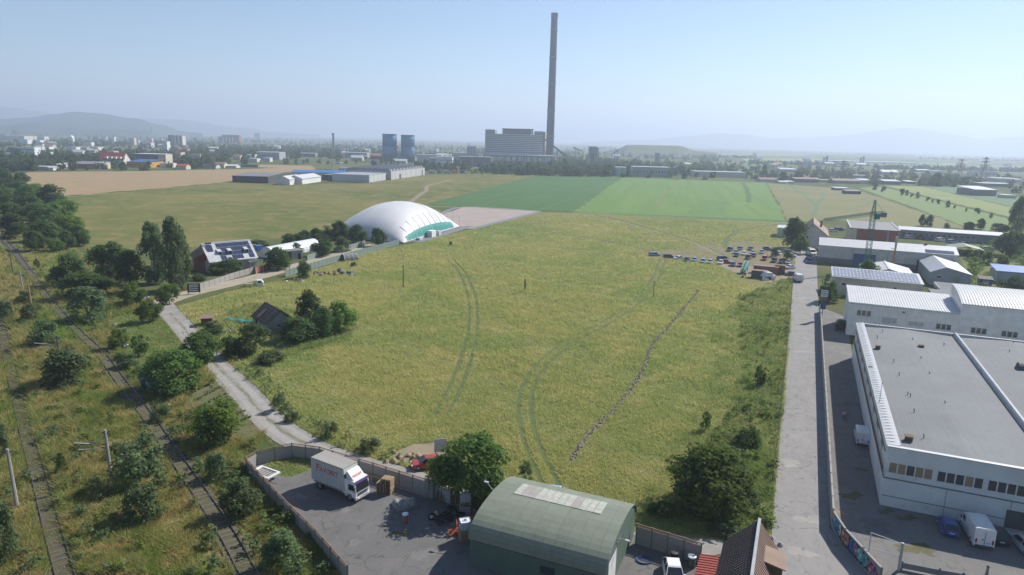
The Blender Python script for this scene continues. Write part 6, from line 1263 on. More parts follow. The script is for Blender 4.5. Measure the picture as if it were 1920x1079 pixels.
row = [(1227, 480, 'wagon', 'lblue', 82, 'pale blue estate car at the left end of the meadow car row, side on'), (1254, 484, 'wagon', 'dark', 88, 'dark estate car second from the left end of the meadow car row, side on'), (1273, 487, 'sedan', 'white', 70, 'white car third from the left end of the meadow car row'), (1287, 490, 'hatch', 'navy', 150, 'dark blue car right of the white third car'), (1302, 490, 'sedan', 'lblue', 160, 'grey blue car in the middle of the meadow car row'), (1318, 493, 'hatch', 'lblue', 155, 'light blue car in the middle of the meadow car row'), (1331, 494, 'hatch', 'silver', 155, 'silver car in the middle of the meadow car row'), (1351, 495, 'hatch', 'white', 155, 'white car in front of the dark minibus'), (1355, 488.5, 'mpv', 'dark', 78, 'dark minibus behind the white and red cars, side on'), (1363, 494, 'hatch', 'red', 120, 'bright red small car in the meadow car row'), (1374, 499, 'wagon', 'navy', 155, 'navy car right of the red small car'), (1387, 500, 'hatch', 'dred', 140, 'reddish car beside the green pleasure boat'),
 (1368, 471, 'suv', 'green', 170, 'dark green jeep at the left of the grass parking'), (1387, 469, 'hatch', 'grey', 170, 'grey car at the back of the grass parking, left'), (1407, 469, 'sedan', 'dark', 170, 'dark car at the back of the grass parking, middle'), (1438, 469, 'hatch', 'grey', 100, 'grey green car at the back of the grass parking, right'), (1379.5, 476, 'hatch', 'lblue', 160, 'blue car in the grass parking, rear of a close pair'), (1381, 481.5, 'hatch', 'dark', 160, 'dark car in the grass parking, front of a close pair'), (1395, 478, 'sedan', 'white', 165, 'white car in the middle of the grass parking'), (1411, 476, 'sedan', 'silver', 165, 'silver car in the grass parking, rear of a close pair'), (1413, 482, 'hatch', 'navy', 160, 'navy car in the grass parking, front of a close pair'), (1428, 475.5, 'hatch', 'lblue', 165, 'bluish car in the grass parking, right half'), (1403, 486, 'mpv', 'dred', 165, 'dark red people carrier in the grass parking'), (1433, 488, 'mpv', 'red', 165, 'red people carrier in the grass parking'), (1451, 492, 'suv', 'black', 170, 'black car beside the dirt lane'), (1465, 493.5, 'suv', 'dark', 170, 'dark estate car beside the dirt lane, second from the road'), (1477.5, 494.5, 'sedan', 'silver', 170, 'silver car at the roadside end of the dirt lane'), (1481, 504, 'sedan', 'white', 60, 'white saloon at the road corner, side on'), (1484, 517, 'sedan', 'dark', 100, 'dark saloon next to the white box van by the road'), (1460, 478, 'hatch', 'white', 165, 'white car beside the bright bush'), (1478, 474.5, 'wagon', 'silver', 115, 'silver car beside the bush at the road'), (1482, 481.5, 'wagon', 'white', 115, 'white car beside the bush at the road'), (1517, 493, 'suv', 'blue', 170, 'blue car in the shade at the right side of the far road'), (1516, 485, 'suv', 'dark', 175, 'dark car in the shade at the right side of the far road')]
for a_ in row: car(*a_[:4], a_[4] if not 139 < a_[4] < 176 else 198+(a_[4]-140)*.45+random.uniform(-4, 4), a_[5], GA, scale=.92)
car(1495, 527, 'van', 'white', 5, 'white panel van at the corner of the meadow fence by the road', None, scale=.95); car(1520, 478, 'van', 'white', 178, 'white van at the far right side of the concrete road', None)
GB = 'cars in the yard of the long low building'
for i, (px, py, k_, c_, y_, lb) in enumerate([(1705, 448, 'wagon', 'silver', 80, 'silver car at the left end of the right yard'), (1722, 448, 'hatch', 'red', 170, 'red car in the right yard'), (1735, 449, 'hatch', 'lblue', 160, 'light blue car in the right yard, rear'), (1743, 451, 'suv', 'dark', 110, 'dark car in the right yard, middle'), (1763, 453, 'wagon', 'white', 75, 'white car in the right yard, middle'), (1784, 456, 'wagon', 'lblue', 80, 'pale greenish car in the right yard'), (1805, 460, 'sedan', 'dark', 80, 'dark car in the right yard, right end'), (1867, 462, 'hatch', 'white', 60, 'white car under the trees of the right yard'), (1850, 470, 'wagon', 'lblue', 100, 'car in the weeds of the right yard'), (1562, 435, 'hatch', 'white', 90, 'white car behind the gabled house'), (1573, 433, 'wagon', 'navy', 80, 'navy car behind the gabled house')]): car(px, py, k_, c_, y_, lb, GB, scale=1.1)
car(1776, 994, 'hatch', 'blue', 20, 'bright blue car in the shade of the white hall', None, scale=.9); car(1828, 1006, 'van', 'white', 18, 'long white panel van seen from behind beside the blue car', None, scale=.95); car(1868, 1010, 'hatch', 'black', 20, 'black hatchback right of the long white van', None, scale=.9); car(1922, 1030, 'wagon', 'silver', 8, 'silver car cut by the right photo edge', None, scale=.9)
car(1614, 826, 'van', 'white', 22, 'white panel van in the alley beside the hall wall', None, scale=.82)
car(800, 876, 'hatch', 'red', 255, 'red car on the gravel road behind the big walnut', None, scale=.95); car(832, 902, 'hatch', 'dred', 255, 'second red car half hidden under the big walnut', None, scale=.95); car(1042, 936, 'wagon', 'lblue', 100, 'blue grey car peeking out behind the arched shed', None, scale=.95); car(1262, 1086, 'hatch', 'white', 185, 'white car in the small yard right of the arched shed', None, scale=1.0)
car(262, 562, 'hatch', 'navy', 100, 'navy car parked in the shade beside the thicket', None); car(222, 652, 'hatch', 'dark', 95, 'dark car under the fruit tree on the lawn', None, scale=.8)
for o_ in list(CARP.values()):
    for c_ in list(o_.children):
        for d_ in list(c_.children): bpy.data.objects.remove(d_)
        bpy.data.objects.remove(c_)
    bpy.data.objects.remove(o_)
# ------------------------------------------------------------------ the curtain side lorry
q0 = g(583, 858, 3.7); q1 = g(643, 880, 3.7); d = q1-q0; d.z = 0; BL_ = d.length; rzT = math.atan2(d.y, d.x)
t = thing('lorry', 'white curtain side lorry with red lettering parked in the walled yard', 'lorry', (q0.x, q0.y, .016), rzT)
BW = 2.25; Z0, Z1_ = 1.0, 3.68                # local x towards the cab, y away from the camera
part(t, 'cargo_box', 'tarp', (0, BL_, .03, BW, Z0, Z1_)) if 'tarp' in M else None
sm('tarp', (.43, .45, .46), .7, var=.9, c3=(.36, .37, .37), s3=2.0); part(t, 'cargo_box', 'tarp', (.02, BL_-.02, .03, BW-.03, Z0, Z1_-.02))
part(t, 'roof_frame', 'conc', (-.03, BL_+.03, 0, .06, Z1_-.1, Z1_+.03), (-.03, BL_+.03, BW-.06, BW, Z1_-.1, Z1_+.03), (-.03, .04, .06, BW-.06, Z1_-.1, Z1_+.03), (BL_-.04, BL_+.03, .06, BW-.06, Z1_-.1, Z1_+.03))
rs = MB(); rs.extr([(-.24, 0), (.24, 0), (.2, .05), (-.2, .05)], .06, BW-.06); rsm = rs.mesh('roof_panel', 'conc_pale')
nr = int(BL_/.5)
for i in range(nr): link('roof_panel', rsm, t, ((i+.5)*BL_/nr, 0, Z1_-.01))
part(t, 'corner_post', 'light_grey', (-.02, .1, -.01, .05, Z0, Z1_-.1), (BL_-.1, BL_+.02, -.01, .05, Z0, Z1_-.1)); part(t, 'headboard', 'white_paint', (BL_, BL_+.05, .06, BW-.06, Z0+.1, Z1_-.1))
part(t, 'side_skirt', 'mid_grey', (.3, BL_-.2, .02, .1, .8, 1.0)); part(t, 'chassis', 'dark_grey', (.1, BL_+1.4, .6, 1.65, .55, .95))
rb = MB()
for i in range(9): rb.box(.5+i*(BL_-1)/8, -.012, (Z0+Z1_)/2, .025, .03, Z1_-Z0-.25)
rb.build('curtain_strap', 'light_grey', t)
mb = MB(); CX = BL_+.12; cabp = [(CX, .55), (CX+1.65, .55), (CX+1.72, 1.25), (CX+1.55, 2.35), (CX+1.4, 2.55), (CX, 2.55)]
mb.extr(cabp, .05, BW-.05); mb.build('cab', 'white_paint', t)
mb = MB(); mb.extr([(CX+.1, 2.56), (CX+1.25, 2.56), (CX+.35, 3.35), (CX+.1, 3.4)], .25, BW-.25); mb.build('roof_deflector', 'white_paint', t)
mb = MB(); mb.hexa([(CX+1.73, .18, 1.3), (CX+1.73, BW-.18, 1.3), (CX+1.58, BW-.22, 2.2), (CX+1.58, .22, 2.2)], [(CX+1.76, .18, 1.32), (CX+1.76, BW-.18, 1.32), (CX+1.61, BW-.22, 2.22), (CX+1.61, .22, 2.22)]); mb.build('windscreen', 'car_glass', t)
sm('violet', (.12, .06, .22), .5); mb = MB(); mb.hexa([(CX+1.585, .1, 2.24), (CX+1.585, BW-.1, 2.24), (CX+1.5, BW-.1, 2.5), (CX+1.5, .1, 2.5)], [(CX+1.66, .1, 2.26), (CX+1.66, BW-.1, 2.26), (CX+1.56, BW-.1, 2.52), (CX+1.56, .1, 2.52)]); mb.build('sun_visor', 'violet', t)
for s, y in ((-1, .04), (1, BW-.04)):
    m_ = MB(); m_.box(CX+1.0, y, 1.75, .8, .04, .7); m_.build('side_window', 'car_glass', t); m_ = MB(); m_.box(CX+1.75, y+s*.2, 1.75, .1, .16, .6); m_.build('mirror', 'dark_grey', t)
part(t, 'grille', 'dark_grey', (CX+1.66, CX+1.72, .35, BW-.35, .78, 1.12)); part(t, 'bumper', 'light_grey', (CX+1.5, CX+1.8, .0, BW, .4, .72))
for y in (.22, BW-.5): part(t, 'headlight', 'lamp_white', (CX+1.78, CX+1.83, y, y+.3, .5, .66))
part(t, 'air_intake', 'dark_grey', (CX-.08, CX+.06, .1, .3, 1.2, 3.0))
wm = MB(); wm.tube((0, -.15, 0), (0, .15, 0), .46, n=14); wme = wm.mesh('wheel', 'tyre'); rr = MB(); rr.tube((0, -.16, 0), (0, .16, 0), .25, n=10); rme = rr.mesh('rim', 'mid_grey')
for x in (1.2, CX+.75):
    for y in (.2, BW-.2): w = link('wheel', wme, t, (x, y, .46)); link('rim', rme, w)
sm('sign_red', (.5, .05, .04), .6)
def text(body, size, mat, parent, loc, rot, name='lettering', ext=.004, off=.012, sx=1.0):
    c = bpy.data.curves.new(name, 'FONT'); c.body = body; c.size = size; c.extrude = ext; c.offset = off; c.align_x = 'LEFT'; c.materials.append(M[mat]); c.resolution_u = 3; c.space_character = 1.08
    q_ = bpy.data.objects.new(name, c); COL.objects.link(q_); bpy.context.view_layer.update(); me = bpy.data.meshes.new_from_object(q_.evaluated_get(bpy.context.evaluated_depsgraph_get())); bpy.data.objects.remove(q_); me.materials.clear(); me.materials.append(M[mat])
    o_ = bpy.data.objects.new(name, me); COL.objects.link(o_); o_.parent = parent; o_.location = loc; o_.rotation_euler = rot; o_.scale = (sx, 1, 1); return o_
R90 = math.pi/2
text('F', 1.15, 'sign_red', t, (.75, .02, 2.35), (R90, 0, 0), off=.022); text('AVORIT', .84, 'sign_red', t, (1.3, .02, 2.35), (R90, 0, 0), off=.018, sx=.93)
tl = math.atan2(.79, .9)
text('FAVORIT', .42, 'sign_red', t, (CX+1.04, .42, 2.78), Euler((R90*.54, 0, R90)), off=.004, sx=.8)
# ------------------------------------------------------------------ lorry row by the far warehouse
for px, w, cx_, c_, lb in [(810, 13, 'light_grey', 'white_paint', 'white cab lorry at the left end of the far lorry row'), (824, 9, 'mid_grey', 'light_grey', 'grey box lorry, second of the far lorry row'), (838, 14, 'light_grey', 'light_grey', 'pale grey semi trailer in the far lorry row'), (852, 10, 'yellow', 'yellow', 'yellow box lorry in the far lorry row'), (868, 11, 'mid_grey', 'white_paint', 'lorry with white cab right of the yellow box lorry'), (886, 6, 'yellow', 'yellow', 'small yellow van body at the right end of the far lorry row')]:
    p = g(px-w/2, 325.5); s_ = mpp(p); l_ = w*s_; q = thing('parked_lorry', lb, 'lorry', p, .12, 'lorries parked beside the far warehouse'); part(q, 'cargo_box', cx_, (0, l_*.76, 0, 2.6, 1.1, 4.2)); part(q, 'cab', c_, (l_*.79, l_, .1, 2.5, .6, 3.2)); part(q, 'chassis', 'dark_grey', (.2, l_*.95, .5, 2.1, .5, 1.05))
    for x in (.2, .35, .88): m_ = MB(); m_.tube((l_*x, -.05, .5), (l_*x, 2.65, .5), .5, n=10); m_.build('wheel', 'tyre', q)
# ================================================================== WALLS AND FENCES, piece by piece
def panels(name, label, pts, cat='fence', step=2.1, h=1.9, th=.09, mat='conc', post='conc_dark', top=None, px=True, z=0.0, split=1, gap=.02, post_h=None, pname='fence_panel'):
    P = [g(*p) for p in pts] if px else [Vector(p) for p in pts]; o = P[0].copy(); t = thing(name, label, cat, o, 0); t['kind'] = 'thing'; cache = {}
    for i in range(len(P)-1):
        a, b = P[i], P[i+1]; d = b-a; ln_ = d.length; n = max(1, round(ln_/step)); r = math.atan2(d.y, d.x); w = ln_/n
        for k in range(n):
            key = (round(w, 2), 'p')
            if key not in cache:
                pm_ = []
                for s in range(split): m_ = MB(); m_.box(0, 0, h/split/2, w-.1, th-(s % 2)*.02, h/split-gap); pm_.append(m_.mesh(pname, mat))
                cache[key] = pm_
                if top:
                    m_ = MB(); m_.box(0, 0, .36, w-.06, .07, .06); m_.box(0, 0, .03, w-.06, .07, .06)
                    nn = 7
                    for j in range(nn): x = -w/2+.1+(w-.2)*(j+.5)/nn; m_.tube((x-.12, 0, .05), (x+.12, 0, .34), .022, n=4); m_.tube((x+.12, 0, .05), (x-.12, 0, .34), .022, n=4)
                    cache[(key[0], 't')] = m_.mesh('lattice_top', top)
            c = a+d*((k+.5)/n)-o
            for s, me in enumerate(cache[key]): link(pname, me, t, (c.x, c.y, s*h/split+z), r)
            if top: link('lattice_top', cache[(key[0], 't')], t, (c.x, c.y, h+z), r)
        ph = post_h or (h+(.42 if top else .06))
        if 'post' not in cache: m_ = MB(); m_.box(0, 0, ph/2, .14, .14, ph); cache['post'] = m_.mesh('fence_post', post)
        for k in range(n if i < len(P)-2 else n+1): c = a+d*(k/n)-o; link('fence_post', cache['post'], t, (c.x, c.y, z), r)
    return t
panels('yard_wall', 'grey concrete panel wall with brown lattice top along the left side of the lorry yard', [(652, 1092), (592, 1022), (532, 962), (463, 885)], 'wall', 2.0, 1.4, .1, 'conc', 'conc_dark', 'brown_roof', split=3)
panels('yard_wall', 'concrete panel wall with brown lattice top behind the lorry, along the gravel road', [(463, 884), (482, 872), (548, 857), (600, 864), (700, 895), (800, 927), (845, 946)], 'wall', 2.0, 1.5, .1, 'conc', 'conc_dark', 'brown_roof', split=3)
panels('yard_wall', 'concrete panel wall with brown lattice top between the arched shed and the red lean-to', [(1192, 1020), (1250, 1038), (1312, 1058)], 'wall', 2.0, 1.9, .1, 'conc', 'conc_dark', 'brown_roof', split=3)
panels('road_wall', 'long straight concrete wall with bluish side along the right edge of the concrete road', [tuple(uv(6.35, 75.6)), tuple(uv(6.25, 182))], 'wall', 3.0, 2.0, .2, 'conc', 'conc_pale', px=False, pname='wall_panel')
gw = panels('graffiti_wall', 'slanting wall covered with colourful graffiti at the bottom end of the road wall', [tuple(uv(6.35, 75.4)), tuple(uv(7.4, 72.0)), tuple(uv(8.8, 69.0)), tuple(uv(10.2, 66.1))], 'wall', 3.0, 1.9, .2, 'conc', 'conc_dark', px=False, pname='wall_panel')
for n_, c_ in (('spray_blue', (.06, .22, .42)), ('spray_teal', (.1, .4, .38)), ('spray_pink', (.45, .14, .2)), ('spray_orange', (.5, .2, .06)), ('spray_white', (.6, .6, .58)), ('spray_navy', (.03, .05, .14))): sm(n_, c_, .7)
W0, W1 = uv(6.35, 75.4), uv(10.2, 66.1); dW = (W1-W0); nW = Vector((dW.y, -dW.x, 0)).normalized()
if nW.dot(Vector((0, 0, 0))-W0) < 0: nW = -nW
def wall_at(s):
    K = [uv(6.35, 75.4), uv(7.4, 72.0), uv(8.8, 69.0), uv(10.2, 66.1)]; L3 = [(K[i+1]-K[i]).length for i in range(3)]; s *= sum(L3)
    for i in range(3):
        if s <= L3[i] or i == 2: dd = (K[i+1]-K[i]).normalized(); nn = Vector((dd.y, -dd.x, 0)); nn = nn if nn.dot(-K[i]) > 0 else -nn; return K[i]+dd*s, dd, nn
        s -= L3[i]
rg = random.Random(4); base0 = uv(6.35, 75.4)
def spray(s0, s1, z0, z1, mat, lift, jag=.12, n=9):
    up, lo = [], []
    for i in range(n+1):
        s = s0+(s1-s0)*i/n; q, dd, nn = wall_at(s); e = max(math.sin(math.pi*i/n), 0)**.4
        zc = (z0+z1)/2+rg.uniform(-jag, jag)*.4; hh = (z1-z0)/2*(e*.85+.15)+rg.uniform(-jag, jag)*.4
        b = q+nn*(.105+lift)-base0; up.append((b.x, b.y, zc+hh)); lo.append((b.x, b.y, zc-hh))
    m_ = MB()
    for i in range(n): m_.face([lo[i], lo[i+1], up[i+1], up[i]])
    return m_.build('graffiti', mat, gw)
spray(.02, .97, .1, 1.75, 'spray_navy', .002, .05, 26)
for s0, s1, c_ in ((.04, .13, 'spray_blue'), (.12, .22, 'spray_blue'), (.2, .27, 'spray_white'), (.28, .38, 'spray_orange'), (.36, .45, 'spray_orange'), (.47, .56, 'spray_blue'), (.54, .62, 'spray_pink'), (.6, .72, 'spray_teal'), (.7, .8, 'spray_teal'), (.8, .88, 'spray_pink'), (.87, .95, 'spray_pink')):
    spray(s0, s1, .35, 1.6, c_, .006, .3)
    for q_ in range(3): a_ = s0+(s1-s0)*rg.uniform(.1, .5); spray(a_, a_+.035, .5+.3*q_, .75+.35*q_, rg.choice(('spray_white', 'spray_navy', 'spray_blue')), .010+.002*q_, .2, 5)
panels('house_fence', 'grey concrete panel fence in front of the solar house', [(372, 545), (403, 535), (440, 522), (478, 511)], 'fence', 2.4, 1.7, .08, 'conc_pale', 'conc_dark', split=2)
panels('red_gate', 'rusty red sheet gate at the right end of the grey house fence', [(480, 514), (507, 505)], 'gate', 2.2, 1.9, .06, 'red_wall', 'light_grey')
panels('sheet_fence', 'long pale green sheet fence along the gravel road towards the air dome', [(535, 520), (575, 508), (640, 489), (700, 472), (748, 459)], 'fence', 2.1, 2.0, .06, 'green_sheet', 'mid_grey', pname='fence_sheet')
panels('sheet_fence', 'green sheet fence with white top rail on the far side of the gravel road', [(655, 470), (684, 461)], 'fence', 2.1, 2.0, .06, 'green_sheet', 'white_paint', post_h=2.1, pname='fence_sheet')
panels('sheet_fence', 'short green sheet fence right of the white garden shed', [(577, 489), (592, 484), (603, 479)], 'fence', 2.1, 1.8, .06, 'green_sheet', 'cream', pname='fence_sheet')
panels('yard_fence', 'grey low fence closing the factory yard at the bottom right', [(1690, 1068), (1760, 1082), (1850, 1098)], 'fence', 2.6, .9, .03, 'mid_grey', 'mid_grey', gap=.3)
def wire_fence(name, label, pts, step, h, mat='wood_dark', rails=2, r=.045, px=True):
    P = [g(*p) for p in pts]; L = smooth_line(P, step); o = L[0]; t = thing(name, label, 'fence', o, 0); m_ = MB(); m_.tube((0, 0, 0), (0, 0, h), r, n=5); me = m_.mesh('fence_post', mat)
    for p in L: link('fence_post', me, t, tuple(p-o), random.uniform(0, 3))
    for k in range(rails):
        m_ = MB()
        for i in range(len(L)-1): a, b = L[i]-o, L[i+1]-o; z = h*(.45+.5*k/max(rails-1, 1)); m_.tube((a.x, a.y, z), (b.x, b.y, z), .014, n=3, cap=False)
        m_.build('wire', 'mid_grey', t)
    return t
wire_fence('wire_fence', 'thin dark post and wire fence along the meadow side of the concrete road', [(1486, 528), (1481, 590), (1474, 660), (1466, 740), (1458, 820), (1448, 905)], 3.0, 1.6, r=.07)
wire_fence('wire_fence', 'sparse wire fence round the little plot with the striped tunnel', [(545, 545), (610, 538), (655, 522), (715, 498), (754, 487), (752, 474), (700, 472)], 4.0, 1.5)
wire_fence('wire_fence', 'crooked picket fence at the back of the ruined house garden', [(350, 600), (390, 588), (440, 575), (480, 560), (520, 572), (550, 582)], 2.6, 1.3)
wire_fence('wire_fence', 'low wire fence at the front of the ruined house garden', [(560, 660), (600, 650), (640, 636), (668, 618)], 2.8, 1.1)
# big posts and gate frame at bottom right
p = g(1682, 1070); t = thing('gate_frame', 'grey steel gate frame beside the graffiti wall', 'gate', p, YAW); part(t, 'gate_post', 'grey_metal', (0, .22, -.1, .12, 0, 3.0)); mb = MB(); mb.tube((.1, 0, 2.9), (-2.6, .3, 3.2), .05, n=5); mb.tube((.1, 0, 1.5), (-2.6, .3, 1.6), .05, n=5); mb.tube((-2.6, .3, 0), (-2.6, .3, 3.2), .06, n=5); mb.build('gate_rail', 'light_grey', t)
p = g(1850, 1078); t = thing('bollard', 'small grey green bollard standing in the factory yard', 'bollard', p, 0); mb = MB(); mb.tube((0, 0, 0), (0, 0, .8), .14, .1, 8); mb.build('post', 'green_sheet', t); mb = MB(); mb.lathe([(.12, .8), (.16, .86), (.05, .98)], 8); mb.build('cap', 'dark_grey', t)
# ================================================================== POLES
def catenary(px, yb, yt, label, arm=0, mat='conc', w=.2):
    p = g(px, yb); H_ = max(at_depth(px-4, yt, p.y).z, 3); t = thing('catenary_post', label, 'pole', p, .6, 'railway posts'); mb = MB(); mb.tube((0, 0, 0), (-.15, 0, H_), w, w*.75, 8); mb.build('post', mat, t)
    if arm:
        mb = MB(); mb.tube((-.1, 0, H_*.72), (arm, .1, H_*.86), .045, n=5); mb.tube((-.1, 0, H_*.66), (arm*.9, .1, H_*.72), .035, n=5); mb.tube((-.1, 0, H_*.95), (arm*.5, .1, H_*.8), .02, n=4); mb.build('cantilever_arm', 'light_grey', t)
        for z in (.66, .72): m_ = MB(); m_.tube((arm*.05, 0, H_*z), (arm*.2, .02, H_*(z+.02)), .09, n=6); m_.build('insulator', 'brown_roof', t)
    part(t, 'top_bracket', 'dark_grey', (-.5, .35, -.05, .05, H_-.35, H_-.25)); part(t, 'footing', 'conc_dark', (-.35, .35, -.35, .35, 0, .2)); return t
catenary(32, 950, 842, 'leftmost concrete catenary post beside the main track', 0); catenary(210, 904, 806, 'catenary post with a long arm beside the feathery shrub', -3.2); catenary(115, 690, 630, 'catenary post with double arm in front of the biggest bush', -3.4, 'dark_grey', .14)
catenary(60, 580, 534, 'brown wooden looking post beside the siding', 0, 'wood'); catenary(43, 545, 508, 'grey post with two stacked boxes beside the siding', 0); catenary(24, 512, 470, 'slim dark far post beside the siding', 0, 'dark_grey', .12)
p = g(4, 830); t = thing('signal_disc', 'small white railway sign disc at the left photo edge', 'sign', p, 0); mb = MB(); mb.tube((0, 0, 0), (0, 0, 1.6), .05, n=5); mb.build('post', 'light_grey', t); mb = MB(); mb.tube((0, -.06, 1.7), (0, 0, 1.7), .28, n=14); mb.build('disc', 'white_paint', t)
def pole(name, px, yb, yt, label, r=.11, mat='wood_dark', cat='pole', extra=None):
    p = g(px, yb); H_ = at_depth(px, yt, p.y).z; t = thing(name, label, cat, p, 0); mb = MB(); mb.tube((0, 0, 0), (random.uniform(-.1, .1), 0, H_), r, r*.8, 7); mb.build('shaft', mat, t); part(t, 'cross_piece', mat, (-.45, .45, -.05, .05, H_-.3, H_-.2)); mb = MB(); mb.lathe([(.9, 0), (.5, .14), (.2, .2)], 9); mb.build('earth_mound', 'dirt_dark', t); return t
pole('utility_pole', 756, 538, 498, 'wooden pole standing in the meadow below the air dome', .16); pole('utility_pole', 1225, 560, 527, 'slim wooden pole standing in the meadow below the parked cars', .1); pole('utility_pole', 543, 516, 497, 'dark pole at the start of the green sheet fence', .1); pole('utility_pole', 1651, 758, 752, 'short stub pole in the alley', .08) if False else None
pole('utility_pole', 1531, 497, 470, 'pole in front of the long hall at the roadside', .1)
p = g(1540, 600); t = thing('road_sign', 'white sign board on dark post beside the road wall', 'sign', p, YAW); part(t, 'post', 'dark_grey', (-.08, .08, -.08, .08, 0, 7.0)); part(t, 'board', 'white_paint', (-.75, .75, -.16, -.08, 5.6, 7.2)); part(t, 'red_stripe', 'red_wall', (-.6, .6, -.16, -.08, 4.7, 5.4)); part(t, 'blue_panel', 'blue_sheet', (-.6, .6, -.16, -.08, 2.6, 4.4))
for z in (6.1, 6.5, 6.9): part(t, 'sign_bar', 'mid_grey', (-.55, .55, -.175, -.162, z-.08, z+.06))
p = g(364, 552); t = thing('billboard', 'black board with white stripes fixed beside the house fence', 'sign', p, .35); part(t, 'board', 'black', (-1.5, 1.5, 0, .1, .5, 2.7)); part(t, 'leg', 'wood_dark', (-1.4, -1.25, .1, .2, 0, 2.4), (1.25, 1.4, .1, .2, 0, 2.4))
for z in (.9, 1.4, 1.9, 2.35): part(t, 'white_stripe', 'white_paint', (-1.1, .9+.1*z, -.012, 0, z-.12, z+.12))
part(t, 'yellow_mark', 'yellow', (-2.4, -1.6, 0, .08, .9, 2.0))
# ================================================================== CLUTTER in the lorry yard
def ibc(px, py, z, label, rz_=.2, mat='plastic_white', scale=1.0):
    p = g(px, py); p.z = z; t = thing('liquid_tank', label, 'tank', p, rz_); t.scale = (scale,)*3
    mb = MB(); mb.box(0, 0, .62, 1.0, .95, .88); mb.box(0, 0, 1.08, .5, .4, .06); mb.build('bottle', mat, t); cm = MB()
    for i in range(5):
        x = -.54+i*.27
        for y in (-.52, .52): cm.tube((x, y, .15), (x, y, 1.12), .02, n=4)
    for i in range(5):
        y = -.52+i*.26
        for x in (-.54, .54): cm.tube((x, y, .15), (x, y, 1.12), .02, n=4)
    for z_ in (.3, .58, .86, 1.1):
        for a_, b_ in (((-.54, -.52), (.54, -.52)), ((.54, -.52), (.54, .52)), ((.54, .52), (-.54, .52)), ((-.54, .52), (-.54, -.52))): cm.tube((*a_, z_), (*b_, z_), .018, n=4)
    cm.build('cage', 'light_grey', t); mb = MB(); mb.tube((0, 0, 1.1), (0, 0, 1.17), .14, n=10); mb.build('lid', 'blue_roof', t)
    part(t, 'pallet', 'wood', (-.56, .56, -.54, .54, 0, .15)); return t
ibc(872, 1012, 1.1, 'white caged liquid tank standing on a wooden crate at the corner of the arched shed', .3); ibc(872, 962, 1.35, 'upper one of the two stacked grey caged tanks left of the arched shed', .15, 'light_grey'); ibc(872, 964, .02, 'lower one of the two stacked grey caged tanks left of the arched shed', .12, 'mid_grey')
def crate(px, py, label, w=1.1, d=1.0, h_=1.1, rz_=.3, name='wooden_crate', nboard=6):
    p = g(px, py); t = thing(name, label, 'crate', p, rz_)
    for k in range(nboard):
        z = h_*(k+.5)/nboard; hh = h_/nboard*.72
        part(t, 'board', 'wood', (-w/2, w/2, -d/2-.02, -d/2+.01, z-hh/2, z+hh/2)); part(t, 'board', 'wood', (w/2-.01, w/2+.02, -d/2+.02, d/2, z-hh/2, z+hh/2)); part(t, 'board', 'wood', (-w/2-.02, -w/2+.01, -d/2+.02, d/2, z-hh/2, z+hh/2))
    part(t, 'core', 'wood_dark', (-w/2+.05, w/2-.05, -d/2+.05, d/2, 0.02, h_-.03)); part(t, 'top_boards', 'wood', *[(-w/2+i*w/5+.02, -w/2+(i+1)*w/5-.02, -d/2, d/2, h_-.03, h_) for i in range(5)]); return t
crate(872, 1012, 'wooden crate carrying the white caged tank at the shed corner', 1.15, 1.1, 1.1, .3)
# stack of pallets behind the lorry
p = g(727, 924); t = thing('pallet_stack', 'tall stack of wooden pallets right of the lorry cab', 'pallets', p, -.3)
mb = MB()
for i in range(6): mb.b0(-.6+i*.21, -.6+i*.21+.15, -.5, .5, .11, .13)
for x in (-.6, -.07, .46): mb.b0(x, x+.14, -.5, .5, 0, .11)
pal = mb.mesh('pallet', 'wood')
for i in range(14): link('pallet', pal, t, (random.uniform(-.03, .03), random.uniform(-.03, .03), i*.135), random.uniform(-.03, .03))
p = g(716, 924); t = thing('pallet_stack', 'darker half stack of wooden boxes leaning at the left of the tall pallet stack', 'pallets', p, -.3)
for i in range(10): link('pallet', pal, t, (random.uniform(-.03, .03), 0, i*.135), random.uniform(-.04, .04), ).scale = (.8, .9, 1)
def drum(px, py, label, col='rust', lid='light_grey', s=1.0):
    p = g(px, py); t = thing('barrel', label, 'barrel', p, 0); mb = MB(); mb.lathe([(.29, 0), (.29, .3), (.305, .32), (.29, .34), (.29, .6), (.305, .62), (.29, .64), (.29, .88)], 16); mb.build('drum', col, t, smooth=False); mb = MB(); mb.lathe([(.31, .88), (.33, .9), (.33, 1.0), (.1, 1.06)], 16); mb.build('lid', lid, t); t.scale = (s, s, s); return t
drum(760, 980, 'rust red barrel with pale blue lid standing alone in the yard', 'red_wall', 'plastic_white', 1.05); drum(1264, 1056, 'black barrel at the wall right of the arched shed', 'black', 'dark_grey', 1.2); drum(1296, 1064, 'dark barrel with pale blue lid beside the red lean-to', 'dark_grey', 'plastic_white', 1.25); drum(790, 920, 'bright blue barrel behind the tarpaulin heap', 'blue_roof', 'blue_roof', 1.0)
def heap(name, label, px, py, parts, cat='heap'):
    p = g(px, py); t = thing(name, label, cat, p, 0); rn = random.Random(int(px))
    for nm, mat, n, sx, sy, sz, sp in parts:
        for i in range(n):
            V, F = [], []; c = Vector((rn.gauss(0, sp), rn.gauss(0, sp*.6), 0)); lump(V, F, c, sx*rn.uniform(.6, 1.2), sz*rn.uniform(.7, 1.2)); link(nm, array_from(nm, V, F, mat), t)
    return t
heap('tarpaulin_heap', 'grey tarpaulin heap with pale folds beside the yard wall', 762, 948, [('tarpaulin', 'mid_grey', 3, 1.5, 1, .55, .7), ('pale_sheet', 'conc', 4, .7, 1, .7, .7), ('fold', 'conc_pale', 5, .4, .3, .7, .7)])
